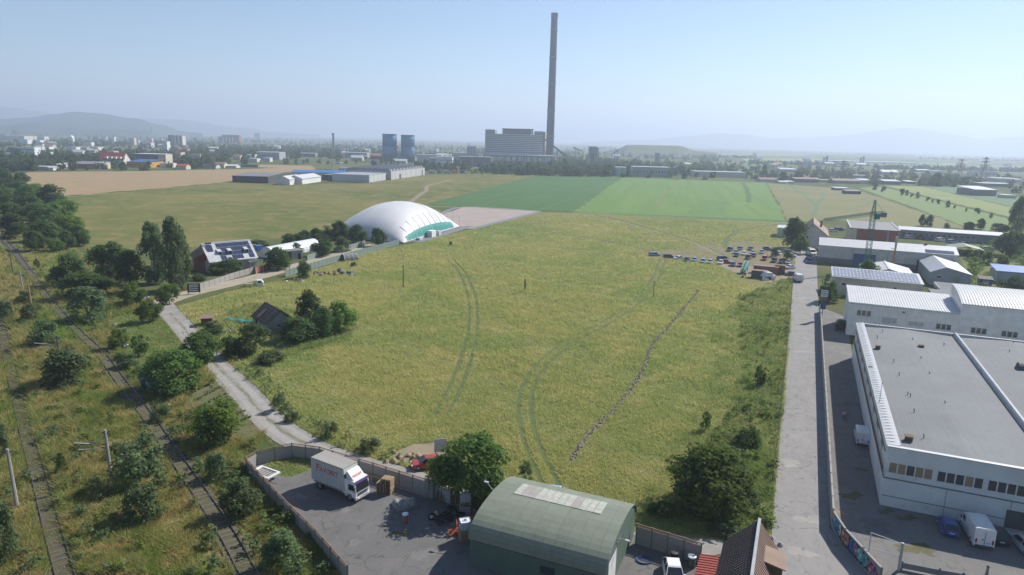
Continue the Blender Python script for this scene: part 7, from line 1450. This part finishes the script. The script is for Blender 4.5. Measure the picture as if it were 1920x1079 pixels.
def tyre_mesh():
    m_ = MB(); n = 14; k = 6
    rings = [[((.3+.11*math.cos(2*math.pi*b/k))*math.cos(2*math.pi*a/n), (.3+.11*math.cos(2*math.pi*b/k))*math.sin(2*math.pi*a/n), .1+.09*math.sin(2*math.pi*b/k)) for b in range(k)] for a in range(n+1)]
    m_.loft(rings, caps=False); return m_.mesh('tyre', 'tyre')
tym = tyre_mesh(); p = g(836, 972); rn = random.Random(3)
for i in range(16):
    x, y = rn.gauss(0, .9), rn.gauss(0, .6); tag(link('tyre', tym, None, (p.x+x, p.y+y, .02+.2*(i % 3)), rn.uniform(0, 3)), 'black tyre in the heap under the big walnut', 'tyre', 'tyre heap under the walnut')
q = link('tyre', tym, None, (g(808, 975).x, g(808, 975).y, .42), .3); q.rotation_euler = (math.radians(80), 0, .5); tag(q, 'upright tyre with pale rim leaning on the tyre heap', 'tyre'); m_ = MB(); m_.tube((0, 0, .04), (0, 0, .16), .2, n=10); m_.build('rim', 'light_grey', q)
p = g(822, 940); t = thing('timber_stack', 'row of upright grey timber poles leaning at the walnut trunk', 'timber', p, -.35)
for i in range(17): m_ = MB(); x = -2.0+i*.28; m_.tube((x, rn.uniform(-.1, .1), 0), (x+rn.uniform(-.15, .15), .5, rn.uniform(1.7, 2.5)), .07, n=6); m_.build('pole', 'conc' if i < 5 else 'wood_dark', t)
p = g(856, 1003); t = thing('plough', 'orange farm implement on the ground left of the arched shed', 'plough', p, .3); mb = MB(); mb.tube((-.9, 0, .6), (.9, .1, .7), .09, n=6); mb.tube((-.8, -.5, .3), (.9, .5, .9), .07, n=6); mb.tube((0, 0, .65), (.2, .9, 1.2), .07, n=6); mb.build('frame', 'orange', t)
for i in range(4): m_ = MB(); x = -.8+i*.5; m_.extr([(x, .0), (x+.35, .05), (x+.3, .6), (x+.1, .65)], -.1, .08); m_.build('share', 'orange', t)
m_ = MB(); m_.tube((.3, -.35, .3), (.3, -.2, .3), .3, n=12); m_.build('wheel', 'tyre', t)
heap('scrap_heap', 'dark scrap heap in the shade between the stacked tanks and the arched shed', 893, 962, [('scrap', 'dark_grey', 5, .5, .5, .6, .6), ('rusty_piece', 'rust', 4, .35, .4, .7, .6), ('pale_scrap', 'conc_pale', 3, .25, .3, .9, .6)])
# trailer bed by the left wall
p = g(497, 895); t = thing('flat_trailer', 'white flatbed trailer frame parked in the left corner of the yard', 'trailer', p, -.5)
part(t, 'bed_frame', 'white_paint', (-1.6, 1.6, -.95, -.75, .55, .7), (-1.6, 1.6, .75, .95, .55, .7), (-1.6, -1.2, -.75, .75, .55, .7), (1.3, 1.6, -.75, .75, .55, .7))
for i in range(5): part(t, 'slat', 'conc_pale', (-1.0+i*.45, -.75+i*.45, -.75, .75, .52, .6))
for y in (-1.0, 1.0): m_ = MB(); m_.tube((.1, y-.08, .3), (.1, y+.08, .3), .3, n=12); m_.build('wheel', 'tyre', t)
m_ = MB(); m_.tube((1.6, 0, .55), (2.6, 0, .45), .05, n=6); m_.build('drawbar', 'light_grey', t)
p = g(702, 902); t = thing('long_bench', 'long pale plank lying on blocks along the yard wall', 'plank', p, -.36); part(t, 'plank', 'wood', (-1.9, 1.9, -.25, .25, .5, .6)); part(t, 'block', 'conc', (-1.6, -1.3, -.2, .2, 0, .5), (1.3, 1.6, -.2, .2, 0, .5))
p = g(1208, 1052); t = thing('hose_coil', 'blue hose coil on the ground right of the arched shed', 'hose', p, 0)
for k in range(4):
    m_ = MB(); R_ = .55+.08*k
    for i in range(16): a_, b_ = 2*math.pi*i/16, 2*math.pi*(i+1)/16; m_.tube((R_*math.cos(a_), R_*.8*math.sin(a_), .06+.03*k), (R_*math.cos(b_), R_*.8*math.sin(b_), .06+.03*k), .035, n=4, cap=False)
    m_.build('coil', 'blue_sheet', t)
p = g(826, 856); t = thing('blue_board', 'pale blue board standing beside the walnut at the gravel road', 'board', p, .2); part(t, 'panel', 'light_grey', (-.8, .8, 0, .06, .6, 2.4)); part(t, 'leg', 'wood_dark', (-.7, -.6, .06, .14, 0, 2.2), (.6, .7, .06, .14, 0, 2.2))
# stones, garden plot rows, water bed
for i, (px, py, r_, lb) in enumerate([(217, 612, .9, 'big tan boulder on the lawn'), (206, 621, .6, 'small tan boulder below the big one on the lawn')]): V, F = [], []; lump(V, F, Vector((0, 0, 0)), r_, r_*.7); o_ = link('boulder', array_from('boulder', V, F, 'dirt'), None, tuple(g(px, py))); tag(o_, lb, 'boulder')
heap('rubble_pile', 'pale rubble beside the road below the arched shed end', 1424, 1012, [('stone', 'conc_pale', 9, .4, .4, .35, 1.0)], 'rubble'); heap('rubble_pile', 'brown earth and branch pile beside the second red car', 770, 860, [('clod', 'dirt', 12, .5, .4, .4, 1.5)], 'rubble')
heap('rubble_pile', 'pale stones lying along the garden plot edge', 338, 760, [('stone', 'conc_pale', 10, .4, .4, .35, 1.1)], 'rubble')
heap('junk_heap', 'junk heap with dark and pale scrap inside the wire plot', 610, 515, [('scrap', 'dark_grey', 7, 1.0, 1, .9, 3.2), ('pale_scrap', 'conc_pale', 7, .6, 1, .7, 3.5), ('rusty_piece', 'rust', 7, .7, 1, .8, 3.2), ('timber', 'wood', 6, .5, .5, .8, 3)]); heap('junk_heap', 'smaller junk heap at the roadside end of the green sheet fence', 553, 527, [('scrap', 'dark_grey', 5, .8, 1, .8, 1.6), ('pale_scrap', 'white_paint', 4, .5, 1, .5, 1.6)])
p = g(482, 537); t = thing('scrap_cabin', 'broken white lorry cabin beside a wooden table on the grass verge', 'cabin', p, .3); mb = MB(); mb.extr([(0, .1), (1.6, .1), (1.7, 1.0), (1.2, 1.7), (0, 1.7)], -.7, .7); mb.build('shell', 'white_paint', t); part(t, 'window', 'car_glass', (.3, 1.1, -.74, -.7, 1.0, 1.5)); part(t, 'table_top', 'conc_pale', (-3.2, -.4, -.6, .6, .75, .85)); part(t, 'table_leg', 'wood_dark', *[(x, x+.1, y, y+.1, 0, .75) for x in (-3.1, -.6) for y in (-.5, .4)])
p = g(448, 604); t = thing('garden_net', 'turquoise netting drooping over beds in the ruined house garden', 'net', p, -.35); V, F = [], []
for i in range(13):
    for j in range(5): V.append((-3.4+i*.56, (j-2)*.35, .25+.5*math.cos((j-2)*.7)*(.7+.3*math.sin(i*1.3))))
for i in range(12):
    for j in range(4): k = i*5+j; F.append((k, k+5, k+6, k+1))
link('net_sheet', array_from('net_sheet', V, F, 'teal_sheet'), t); part(t, 'hoop_post', 'wood', *[(x, x+.06, -.7, -.64, 0, .5) for x in (-3, -1, 1, 3)])
for i in range(7):
    a, b = g(352+i*3+i*10, 742+i*10-8*0), g(402+i*11, 716+i*11); m_ = MB(); d = b-a; L4 = [a+d*k/10 for k in range(11)]
    V, F = [], []
    for q in L4:
        for k in range(2): lump(V, F, q-a+Vector((random.gauss(0, .15), random.gauss(0, .15), 0)), random.uniform(.15, .3), random.uniform(.12, .3))
    tag(link('vegetable_row', array_from('vegetable_row', V, F, 'leaf_walnut'), None, (a.x, a.y, .01)), 'first second third fourth fifth sixth seventh'.split()[i]+' vegetable row of the garden plot, counted from the walnut', 'plants', 'vegetable rows of the garden plot')
heap('garden_clutter', 'white and dark clutter in front of the ruined house', 434, 622, [('white_piece', 'white_paint', 4, .3, .3, .4, .9), ('scrap', 'dark_grey', 4, .5, .4, .5, 1.0)])
# ================================================================== things at the far meadow corner
p = g(1396, 512); t = thing('boat', 'upturned green boat with white stripes resting among the parked cars', 'boat', p+Vector((0, 0, 1.55)), math.radians(-32)); t.rotation_euler = (math.radians(25), 0, math.radians(-32)); prof = [(-.85, 0), (-.8, .55), (-.35, 1.05), (.35, 1.05), (.8, .55), (.85, 0)]
mb = MB(); mb.loft([[(x*s, y, z*s2+.15) for x, z in prof] for y, s, s2 in ((-3.4, .55, .7), (-2.4, .95, .95), (0, 1.1, 1.1), (2.0, .95, 1.1), (3.4, .15, .9))]); mb.build('hull', 'teal_sheet', t)
for s in (-1, 1): m_ = MB(); m_.loft([[(s*(.42*k)+dx, y, 1.08*k2+.18+dz) for dx, dz in ((-.08, 0), (.08, 0), (.08, .08), (-.08, .08))] for y, k, k2 in ((-3.3, .6, .7), (-2.4, .98, .95), (0, 1.12, 1.1), (2.0, .98, 1.1))]); m_.build('stripe', 'white_paint', t)
m_ = MB(); m_.tube((-.5, 2.0, .2), (-.5, .98, -1.95), .08, n=6); m_.tube((.5, 2.0, .2), (.5, .98, -1.95), .08, n=6); m_.build('trestle', 'wood_dark', t)
p = g(1408, 521); t = thing('container', 'grey blue low container at the meadow corner', 'container', p, YAW-.05); part(t, 'body', 'dark_grey', (0, 4.6, 0, 2.4, 0, 2.3)); part(t, 'roof', 'brown_roof', (-.1, 4.7, -.1, 2.5, 2.3, 2.4))
for i in range(9): part(t, 'rib', 'mid_grey', (.25+i*.5, .4+i*.5, -.06, 0, .1, 2.2))
p = g(1412, 512); t = thing('container', 'long brown roofed container behind the grey blue one', 'container', p, YAW-.02); part(t, 'body', 'brick', (0, 7.5, 0, 2.4, 0, 2.4)); part(t, 'roof', 'brown_roof', (-.1, 7.6, -.1, 2.5, 2.4, 2.5)); part(t, 'corner', 'rust', (-.03, .12, -.03, .12, 0, 2.42), (7.38, 7.53, -.03, .12, 0, 2.42))
p = g(1452, 514); t = thing('container', 'dark brown upright container right of the white wreck', 'container', p, YAW); part(t, 'body', 'rust', (0, 3.0, 0, 2.6, 0, 2.8)); part(t, 'roof', 'wood_dark', (-.05, 3.05, -.05, 2.65, 2.8, 2.88)); part(t, 'door', 'wood_dark', (.2, 2.8, -.05, 0, .1, 2.6))
p = g(1437, 524); t = thing('wreck', 'white wrecked cabins and boat parts in front of the brown containers', 'wreck', p, .2); mb = MB(); mb.extr([(-1.6, .9), (1.4, 1.1), (1.2, 2.2), (-.8, 2.4)], -1.2, 1.0); mb.build('canopy_shell', 'white_paint', t); mb = MB(); mb.extr([(-1.8, 0), (-.4, 0), (-.3, .5), (-1.6, .9)], -1.8, -.4); mb.build('cabin_piece', 'plastic_white', t); mb = MB(); mb.extr([(.6, 0), (1.9, 0), (2.2, 1.6), (1.6, .6)], -1.6, .3); mb.build('bow_piece', 'white_paint', t); part(t, 'painted_shadow', 'dark_grey', (-.9, .9, -1.0, .8, .05, .9))  # last box is dark only to paint the shade beneath the shells
p = g(1396, 520); t = thing('cement_mixer', 'small mixer left at the foot of the green boat', 'mixer', p, 0); mb = MB(); mb.lathe([(.2, .7), (.5, .95), (.5, 1.3), (.25, 1.6)], 12); mb.build('drum', 'dirt', t); mb = MB(); mb.tube((-.5, 0, 0), (0, 0, 1), .05, n=5); mb.tube((.5, 0, 0), (0, 0, 1), .05, n=5); mb.tube((0, .6, 0), (0, 0, 1), .05, n=5); mb.build('stand', 'dark_grey', t); m_ = MB(); m_.tube((-.6, -.06, .25), (-.6, .06, .25), .25, n=10); m_.build('wheel', 'tyre', t)
# ================================================================== person in the alley
def skin_person(label, px, py, yaw, shirt, trousers):
    p = g(px, py); t = thing('person', label, 'person', p, yaw); J = dict(pel=(0, 0, .95), chest=(0, .02, 1.3), neck=(0, .03, 1.5), head=(0, 0, 1.62), top=(0, 0, 1.74), lsh=(-.2, .02, 1.42), lel=(-.27, .02, 1.14), lha=(-.27, -.1, .9), rsh=(.2, .02, 1.42), rel=(.28, .03, 1.14), rha=(.26, -.08, .9), lhip=(-.1, 0, .9), lkn=(-.12, -.12, .5), lan=(-.12, -.02, .1), lto=(-.12, -.2, .03), rhip=(.1, 0, .9), rkn=(.11, .03, .5), ran=(.12, .18, .1), rto=(.12, .02, .03))
    R_ = dict(pel=.15, chest=.16, neck=.06, head=.095, top=.07, lsh=.075, lel=.05, lha=.04, rsh=.075, rel=.05, rha=.04, lhip=.1, lkn=.065, lan=.045, lto=.04, rhip=.1, rkn=.065, ran=.045, rto=.04)
    E_ = [('pel', 'chest'), ('chest', 'neck'), ('neck', 'head'), ('head', 'top'), ('chest', 'lsh'), ('lsh', 'lel'), ('lel', 'lha'), ('chest', 'rsh'), ('rsh', 'rel'), ('rel', 'rha'), ('pel', 'lhip'), ('lhip', 'lkn'), ('lkn', 'lan'), ('lan', 'lto'), ('pel', 'rhip'), ('rhip', 'rkn'), ('rkn', 'ran'), ('ran', 'rto')]
    ks = list(J); me = bpy.data.meshes.new('body'); me.from_pydata([J[k] for k in ks], [(ks.index(a), ks.index(b)) for a, b in E_], []); o_ = link('body', me, t); o_['label'] = 'walking figure in light top and dark trousers'
    sk = o_.modifiers.new('skin', 'SKIN')
    for i, k in enumerate(ks): me.skin_vertices[0].data[i].radius = (R_[k], R_[k]*.85); me.skin_vertices[0].data[i].use_root = (i == 0)
    o_.modifiers.new('sub', 'SUBSURF').levels = 1
    m_, nt_, b_ = newmat('clothes'); geo = N(nt_, 'ShaderNodeTexCoord'); sx = N(nt_, 'ShaderNodeSeparateXYZ'); nt_.links.new(geo.outputs['Object'], sx.inputs[0]); cr = N(nt_, 'ShaderNodeValToRGB'); cr.color_ramp.interpolation = 'CONSTANT'; nt_.links.new(ramp(nt_, sx.outputs[2], 0, 2), cr.inputs[0])
    el = cr.color_ramp.elements; el[0].color = (*trousers, 1); el[1].position = .48; el[1].color = (*shirt, 1); e = el.new(.745); e.color = (.42, .26, .19, 1); nt_.links.new(cr.outputs[0], b_.inputs['Base Color']); me.materials.append(m_)
    V, F = [], []; lump(V, F, Vector((0, .02, 1.64)), .115, .15); link('hair', array_from('hair', V, F, 'black', True), t); return t
skin_person('person in pale top and dark trousers walking down the shaded alley', 1581, 790, 2.6, (.4, .34, .36), (.04, .045, .06)); skin_person('second person in dark clothes walking beside the first in the shaded alley', 1587, 788, 2.4, (.3, .2, .24), (.2, .18, .2))
# town trees are set after the buildings so that none grows through one
KP = np.array(FAR_KEEP); KD = np.hypot(KP[:, 0], KP[:, 1]); KA = np.arctan2(KP[:, 0], KP[:, 1]); KW = KP[:, 2]/KD
def clear(p, r):                             # no tree inside a building, few in the open yards on its near side
    d = math.hypot(p.x, p.y); a = math.atan2(p.x, p.y)
    if (((KP[:, 0]-p.x)**2+(KP[:, 1]-p.y)**2) < (KP[:, 2]+r)**2).any(): return False
    if ((np.abs(KA-a) < KW*1.05) & (KD > d) & (KD-d < 110+KD*.08)).any(): return random.random() < .12
    return True
ind = 0; fm = []
REG = [(120, 'at the left end of the wheat field'), (330, 'behind the wheat field'), (690, 'behind the storage halls'), (905, 'beside the far lorry row'), (1030, 'in front of the power plant'), (1170, 'behind the dark crop field'), (1440, 'behind the light crop field'), (1640, 'behind the farm row'), (9999, 'behind the right hand strips')]
for p, w, bx in belt:
    if not clear(p, w*.35): continue
    h = w*random.uniform(.75, 1.15)
    if ind < 175:
        k = ('far', 'farbig', 'far', 'fartall')[ind % 4]
        if k == 'fartall': w_, h = w*.6, h*1.35
        else: w_ = w
        rg_ = next(t for x_, t in REG if bx < x_); sz = 'small' if w < 6 else ('tall' if w > 9 else 'middling'); plant(k, p, w_, h, ('slender poplar ' if k == 'fartall' else sz+' round tree ')+'in the hazy tree belt '+rg_, 'tree belt '+rg_); ind += 1
    else: fm.append((p.x, p.y, w, h))
# the wooded town behind, one mass
def scatter(n, pts, yb0, yb1, hmin=6, hmax=12, clump=True):
    out = []; tries = 0
    while len(out) < n and tries < n*12:
        tries += 1
        px = random.uniform(*pts); t = random.random(); py = yb0(px)+(yb1(px)-yb0(px))*t
        p = g(px, py)
        if clump and math.sin(p.x*.011+1.3)+math.sin(p.y*.006+p.x*.004)+random.uniform(-1.2, 1.2) < -.45: continue
        if not clear(p, 4): continue
        s = random.uniform(hmin, hmax); out.append((p.x, p.y, s, s*random.uniform(.75, 1.2)))
    return out
hz = lambda x: 238.5+x*.0253
fm += scatter(3400, (-120, 930), lambda x: hz(x)+20, lambda x: 321-max(0, min(1, (x-330)/300))*9 + max(0, min(1, (x-640)/200))*11, 5, 10.5)
fm += scatter(1500, (900, 1340), lambda x: hz(x)+19, lambda x: 328+(x-900)*.02, 5, 10)
fm += scatter(700, (1250, 2000), lambda x: hz(x)+30, lambda x: 336+(x-1250)*.028, 4.5, 8.5)
fm += scatter(500, (-120, 1300), lambda x: hz(x)+9, lambda x: hz(x)+20, 8, 14)
for (x0, x1, y) in [(1290, 1700, 283.5), (1330, 1660, 286.5), (1600, 1960, 295), (1720, 1960, 301), (1400, 1560, 309), (1640, 1780, 318), (1780, 1960, 322), (1280, 1420, 296)]:
    for i in range(60):
        px = x0+(x1-x0)*random.random(); p = g(px, y+(px-(x0+x1)/2)*.0253+random.uniform(-.5, .5)); fm.append((p.x, p.y, random.uniform(8, 13), random.uniform(6, 10)))
fm = [t for t in fm]
Vb, Fb = [], []
base = [crown_arrays(seed=s, nleaf=(70 if i < 2 else 46), nclump=9, leaf=.16, prof=(round_p if i < 2 else tall_p), z0=.0, clump=(.18, .28)) for i, s in enumerate((61, 62, 63))]
off = 0
for i, (x, y, w, h) in enumerate(fm):
    V, F = base[(0, 1, 0, 1, 2)[i % 5]]; a = random.uniform(0, 6.28); c, s = math.cos(a), math.sin(a); tall = (i % 5 == 4)
    ww, hh = (w*.55, h*1.4) if tall else (w, h)
    V2 = np.empty_like(V); V2[:, 0] = x+(V[:, 0]*c-V[:, 1]*s)*ww; V2[:, 1] = y+(V[:, 0]*s+V[:, 1]*c)*ww; V2[:, 2] = V[:, 2]*hh
    Vb.append(V2); Fb.append(F+off); off += len(V)
tag(link('town_woods', array_from('town_woods', np.concatenate(Vb), np.concatenate(Fb), 'leaf_far')), kind='stuff')
# ------------------------------------------------------------------ grass and weeds as blades
def blades(name, mat, poly, n, dmin, dmax, hgt, wid, excl=(), clumpy=.5, amp=1.0, fade=None):
    P = np.array(poly); ang = np.arctan2(P[:, 0], P[:, 1]); a0, a1 = ang.min(), ang.max()
    m_ = int(n*3.2); a = rng.uniform(a0, a1, m_); d = np.exp(rng.uniform(np.log(dmin), np.log(dmax), m_))
    Q = np.stack([d*np.sin(a), d*np.cos(a)], 1); k = pip(Q, poly)
    for e in excl: k &= ~pip(Q, e)
    if fade: k &= rng.random(m_) < np.clip((dmax-d)/(dmax-fade), 0, 1)
    nz = np.sin(Q[:, 0]*.9+1.7*np.sin(Q[:, 1]*.31))*np.sin(Q[:, 1]*.77+1.3*np.sin(Q[:, 0]*.43))+.6*np.sin(Q[:, 0]*.21+Q[:, 1]*.17)
    k &= (nz+rng.normal(0, 1, m_)*.8) > -clumpy
    Q, d, nz = Q[k][:n], d[k][:n], nz[k][:n]; c = len(Q)
    s = (d/80)**.75; t = rng.uniform(0, 2*np.pi, c); h = hgt*rng.uniform(.45, 1.25, c)*(1+.35*amp*np.clip(nz, -1, 1))*np.clip(s, .8, 1.6); w = wid*s*rng.uniform(.6, 1.3, c)
    tx, ty = np.cos(t)*w, np.sin(t)*w; lean = rng.normal(0, .75, (c, 2))*h[:, None]
    V = np.zeros((c, 3, 3)); V[:, 0, :2] = Q-np.stack([tx, ty], 1); V[:, 1, :2] = Q+np.stack([tx, ty], 1); V[:, 2, :2] = Q+lean; V[:, 2, 2] = h
    V[:, :2, 2] = .006
    return tag(link(name, array_from(name, V.reshape(-1, 3), np.arange(c*3).reshape(-1, 3), mat)), kind='stuff')
def strip_poly(pts, w):
    L = smooth_line([g(*p) for p in pts], 3); a, b = offset_line(L, w/2), offset_line(L, -w/2); return [tuple(p[:2]) for p in a]+[tuple(p[:2]) for p in reversed(b)]
X_gravel = strip_poly([(835, 920), (745, 893), (660, 868), (600, 848), (545, 818), (500, 783), (455, 733), (410, 690), (372, 648), (338, 608), (312, 580), (303, 568)], 4.8)
X_gravel2 = strip_poly([(300, 569), (345, 553), (420, 535), (500, 516), (590, 493), (680, 468), (752, 452)], 5.4)
X_tr = [[tuple(p[:2]) for p in offset_line(K_, o_+.38)]+[tuple(p[:2]) for p in reversed(offset_line(K_, o_-.38))] for K_ in [smooth_line([g(*p) for p in L_], 3) for L_ in (A, B)] for o_ in (-.95, .95)]
X_yard = gpoly([(466, 872), (482, 862), (545, 846), (600, 853), (700, 885), (800, 918), (840, 935), (900, 985), (1190, 995), (1310, 1035), (1440, 1060), (1440, 1180), (700, 1180), (655, 1085), (592, 1015), (530, 950)])
X_rails = [[tuple(p[:2]) for p in offset_line(L_, 1.05)]+[tuple(p[:2]) for p in reversed(offset_line(L_, -1.05))] for L_ in (RL1, RL2)]
meadow_poly = gpoly([(335, 575), (372, 640), (410, 690), (450, 740), (495, 790), (560, 838), (640, 868), (745, 895), (830, 940), (900, 1000), (1190, 1002), (1300, 1000), (1452, 905), (1470, 760), (1488, 515), (1478, 420), (1310, 413), (1075, 401), (1012, 400), (884, 432), (770, 460), (700, 474), (560, 517), (430, 550)])
X_tench = strip_poly([(1310, 545), (1282, 580), (1250, 618), (1222, 650), (1208, 690), (1180, 735), (1145, 775), (1105, 815), (1066, 868)], .9)
X_dirt = [strip_poly(p_, w_) for p_, w_ in (([(1088, 401), (1140, 408), (1190, 421), (1245, 437), (1290, 451), (1330, 468), (1362, 484), (1400, 497), (1484, 505)], 2.6), ([(960, 422), (1040, 437), (1120, 449), (1180, 461), (1240, 478), (1290, 484), (1370, 488)], 1.8), ([(870, 458), (950, 462), (1060, 466), (1160, 474), (1230, 480), (1300, 487), (1370, 490)], 1.2), ([(1358, 465), (1362, 450), (1378, 438), (1410, 428), (1470, 420)], 2.2))]
X_tr += X_dirt+[gpoly([(1212, 472), (1280, 466), (1340, 456), (1400, 452), (1445, 458), (1490, 468), (1490, 506), (1400, 500), (1372, 492), (1300, 488), (1215, 484)]), gpoly([(1340, 488), (1420, 494), (1492, 503), (1488, 530), (1440, 540), (1385, 530)])]
blades('meadow_grass', 'meadow_blade', meadow_poly, 430000, 62, 430, .34, .05, [X_yard, X_gravel, X_tench, gpoly([(735, 850), (775, 832), (830, 830), (850, 860), (800, 868), (745, 868)]), gpoly([(1005, 918), (1040, 910), (1090, 935), (1040, 945)])]+X_tr, .9, .7, fade=200)
rail_poly = gpoly([(-200, 1079), (-200, 600), (-60, 470), (0, 425), (60, 430), (150, 475), (220, 545), (300, 575), (335, 612), (380, 672), (440, 750), (500, 805), (470, 866), (462, 880), (526, 958), (588, 1018), (646, 1079)])
X_lawn = gpoly([(205, 600), (300, 570), (330, 610), (372, 665), (330, 700), (290, 720), (230, 660)]); X_plot = gpoly([(345, 742), (405, 715), (455, 760), (500, 800), (470, 835), (405, 800)])
blades('railside_grass', 'rail_blade', rail_poly, 270000, 56, 300, .62, .045, X_rails+[X_lawn, X_plot, X_gravel, X_gravel2], .35, 1.2, fade=150)
blades('rail_weeds', 'rail_blade', rail_poly, 40000, 56, 150, .3, .05, [X_lawn, X_plot], 0, 1)
for L_, w_, n_ in ((RL1, 1.1, 2600), (RL2, 2.2, 12000)): blades('track_weeds', 'verge_blade', [tuple(p[:2]) for p in offset_line(L_, w_/2)]+[tuple(p[:2]) for p in reversed(offset_line(L_, -w_/2))], n_, 56, 200, .28, .045, [], -.15, 1)
blades('parking_weeds', 'meadow_blade', gpoly([(1212, 472), (1280, 466), (1340, 456), (1400, 452), (1445, 458), (1490, 468), (1490, 490), (1400, 485), (1300, 480)]), 9000, 150, 330, .22, .06, [], -.2, 1)
blades('siding_weeds', 'rail_blade', [tuple(p[:2]) for p in offset_line(RL2, 1.5)]+[tuple(p[:2]) for p in reversed(offset_line(RL2, -1.5))], 26000, 88, 230, .5, .05, [], .1, 1.2)
for o1, o2, n_ in ((1.7, 6.5, 26000), (-6, -1.7, 26000)): blades('straw_verge', 'straw_blade', [tuple(p[:2]) for p in offset_line(RL1, o1)]+[tuple(p[:2]) for p in reversed(offset_line(RL1, o2))], n_, 56, 230, .6, .045, [], .2, 1.2)
for o1, o2 in ((2.0, 3.4), (-3.4, -2.0)):
    LL = smooth_line([g(*p) for p in [(660, 868), (600, 848), (545, 818), (500, 783), (455, 733), (410, 690), (372, 648), (338, 608), (312, 580)]], 3); blades('lane_edge_grass', 'rail_blade', [tuple(p[:2]) for p in offset_line(LL, o1)]+[tuple(p[:2]) for p in reversed(offset_line(LL, o2))], 9000, 60, 230, .3, .05, [], .2, 1)
verge_poly = gpoly([(1380, 560), (1440, 540), (1486, 522), (1477, 640), (1465, 770), (1451, 905), (1446, 1010), (1330, 1005), (1235, 975), (1280, 900), (1350, 800), (1395, 690)])
blades('verge_weeds', 'verge_blade', verge_poly, 80000, 60, 240, .34, .07, [], .3, 1.3)
blades('verge_fringe', 'verge_blade', gpoly([(1330, 600), (1440, 530), (1486, 522), (1477, 640), (1465, 770), (1451, 905), (1446, 1010), (1330, 1005), (1180, 985), (1230, 880), (1290, 800), (1340, 690)]), 40000, 60, 240, .34, .06, [], -.3, 1.2)
blades('lawn_grass', 'verge_blade', gpoly([(205, 600), (300, 570), (330, 610), (372, 665), (330, 700), (290, 720), (230, 660)]), 26000, 60, 260, .18, .06, [X_gravel], .9)
blades('garden_weeds', 'verge_blade', gpoly([(395, 600), (470, 570), (560, 585), (670, 600), (655, 640), (560, 665), (480, 680), (420, 665), (380, 625)]), 24000, 60, 260, .5, .08, [X_gravel], .6)
blades('yard_weeds', 'verge_blade', gpoly([(500, 862), (545, 850), (590, 860), (585, 880), (540, 895), (505, 885)]), 5000, 55, 120, .2, .06, [], .4)

# leafy weed clumps too many to count
def weed_clumps(name, mat, poly, n, smin, smax, excl=(), seed=5):
    V0, F0 = crown_arrays(seed=seed, nleaf=60, nclump=8, leaf=.11, prof=bush_p, z0=-.05, clump=(.15, .3)); r = np.random.default_rng(seed); P = np.array(poly); out = []; tries = 0
    lo, hi = P.min(0), P.max(0)
    while len(out) < n and tries < n*60:
        tries += 1; q = r.uniform(lo, hi)
        if r.random() > (70/max(np.hypot(*q), 70))**1.2: continue
        if math.sin(q[0]*.35+1.1)*math.sin(q[1]*.27)+r.normal()*.5 < .1: continue
        if not pip(q[None], poly)[0] or any(pip(q[None], e)[0] for e in excl): continue
        s = r.uniform(smin, smax); a = r.uniform(0, 6.28); c, d = math.cos(a), math.sin(a); V = np.empty_like(V0); V[:, 0] = q[0]+(V0[:, 0]*c-V0[:, 1]*d)*s; V[:, 1] = q[1]+(V0[:, 0]*d+V0[:, 1]*c)*s; V[:, 2] = V0[:, 2]*s*r.uniform(.4, .9); out.append(V)
    F = np.concatenate([F0+i*len(V0) for i in range(len(out))]); return tag(link(name, array_from(name, np.concatenate(out), F, mat)), kind='stuff')
weed_clumps('trackside_scrub', 'leaf_weed', rail_poly, 420, .5, 1.8, X_rails+[X_gravel, X_gravel2, X_lawn], 31); weed_clumps('trackside_scrub', 'leaf_bright', rail_poly, 420, .5, 2.0, X_rails+[X_gravel, X_gravel2, X_lawn], 5); weed_clumps('trackside_scrub', 'leaf_grey', rail_poly, 420, .6, 2.6, X_rails+[X_gravel, X_gravel2, X_lawn], 6)
weed_clumps('verge_scrub', 'leaf_weed', verge_poly, 620, .4, 1.8, [], 7); weed_clumps('verge_scrub', 'leaf_bright', verge_poly, 70, .8, 2.4, [], 17)
WY = gpoly([(1800, 470), (1850, 455), (1925, 470), (1925, 505), (1860, 512), (1858, 545), (1822, 535)]); weed_clumps('yard_scrub', 'leaf_bright', WY, 60, 1.5, 4.5, [], 21); weed_clumps('yard_scrub', 'leaf_weed', WY, 90, 1, 3, [], 22); weed_clumps('garden_scrub', 'leaf_walnut', gpoly([(395, 600), (470, 570), (560, 585), (670, 600), (655, 640), (560, 665), (480, 680), (420, 665), (380, 625)]), 90, .6, 1.8, [X_gravel], 8)
weed_clumps('lane_scrub', 'leaf_grey', strip_poly([(800, 885), (660, 845), (600, 825), (545, 795), (510, 765), (470, 715), (425, 672)], 6), 120, .4, 1.3, [X_gravel], 9)
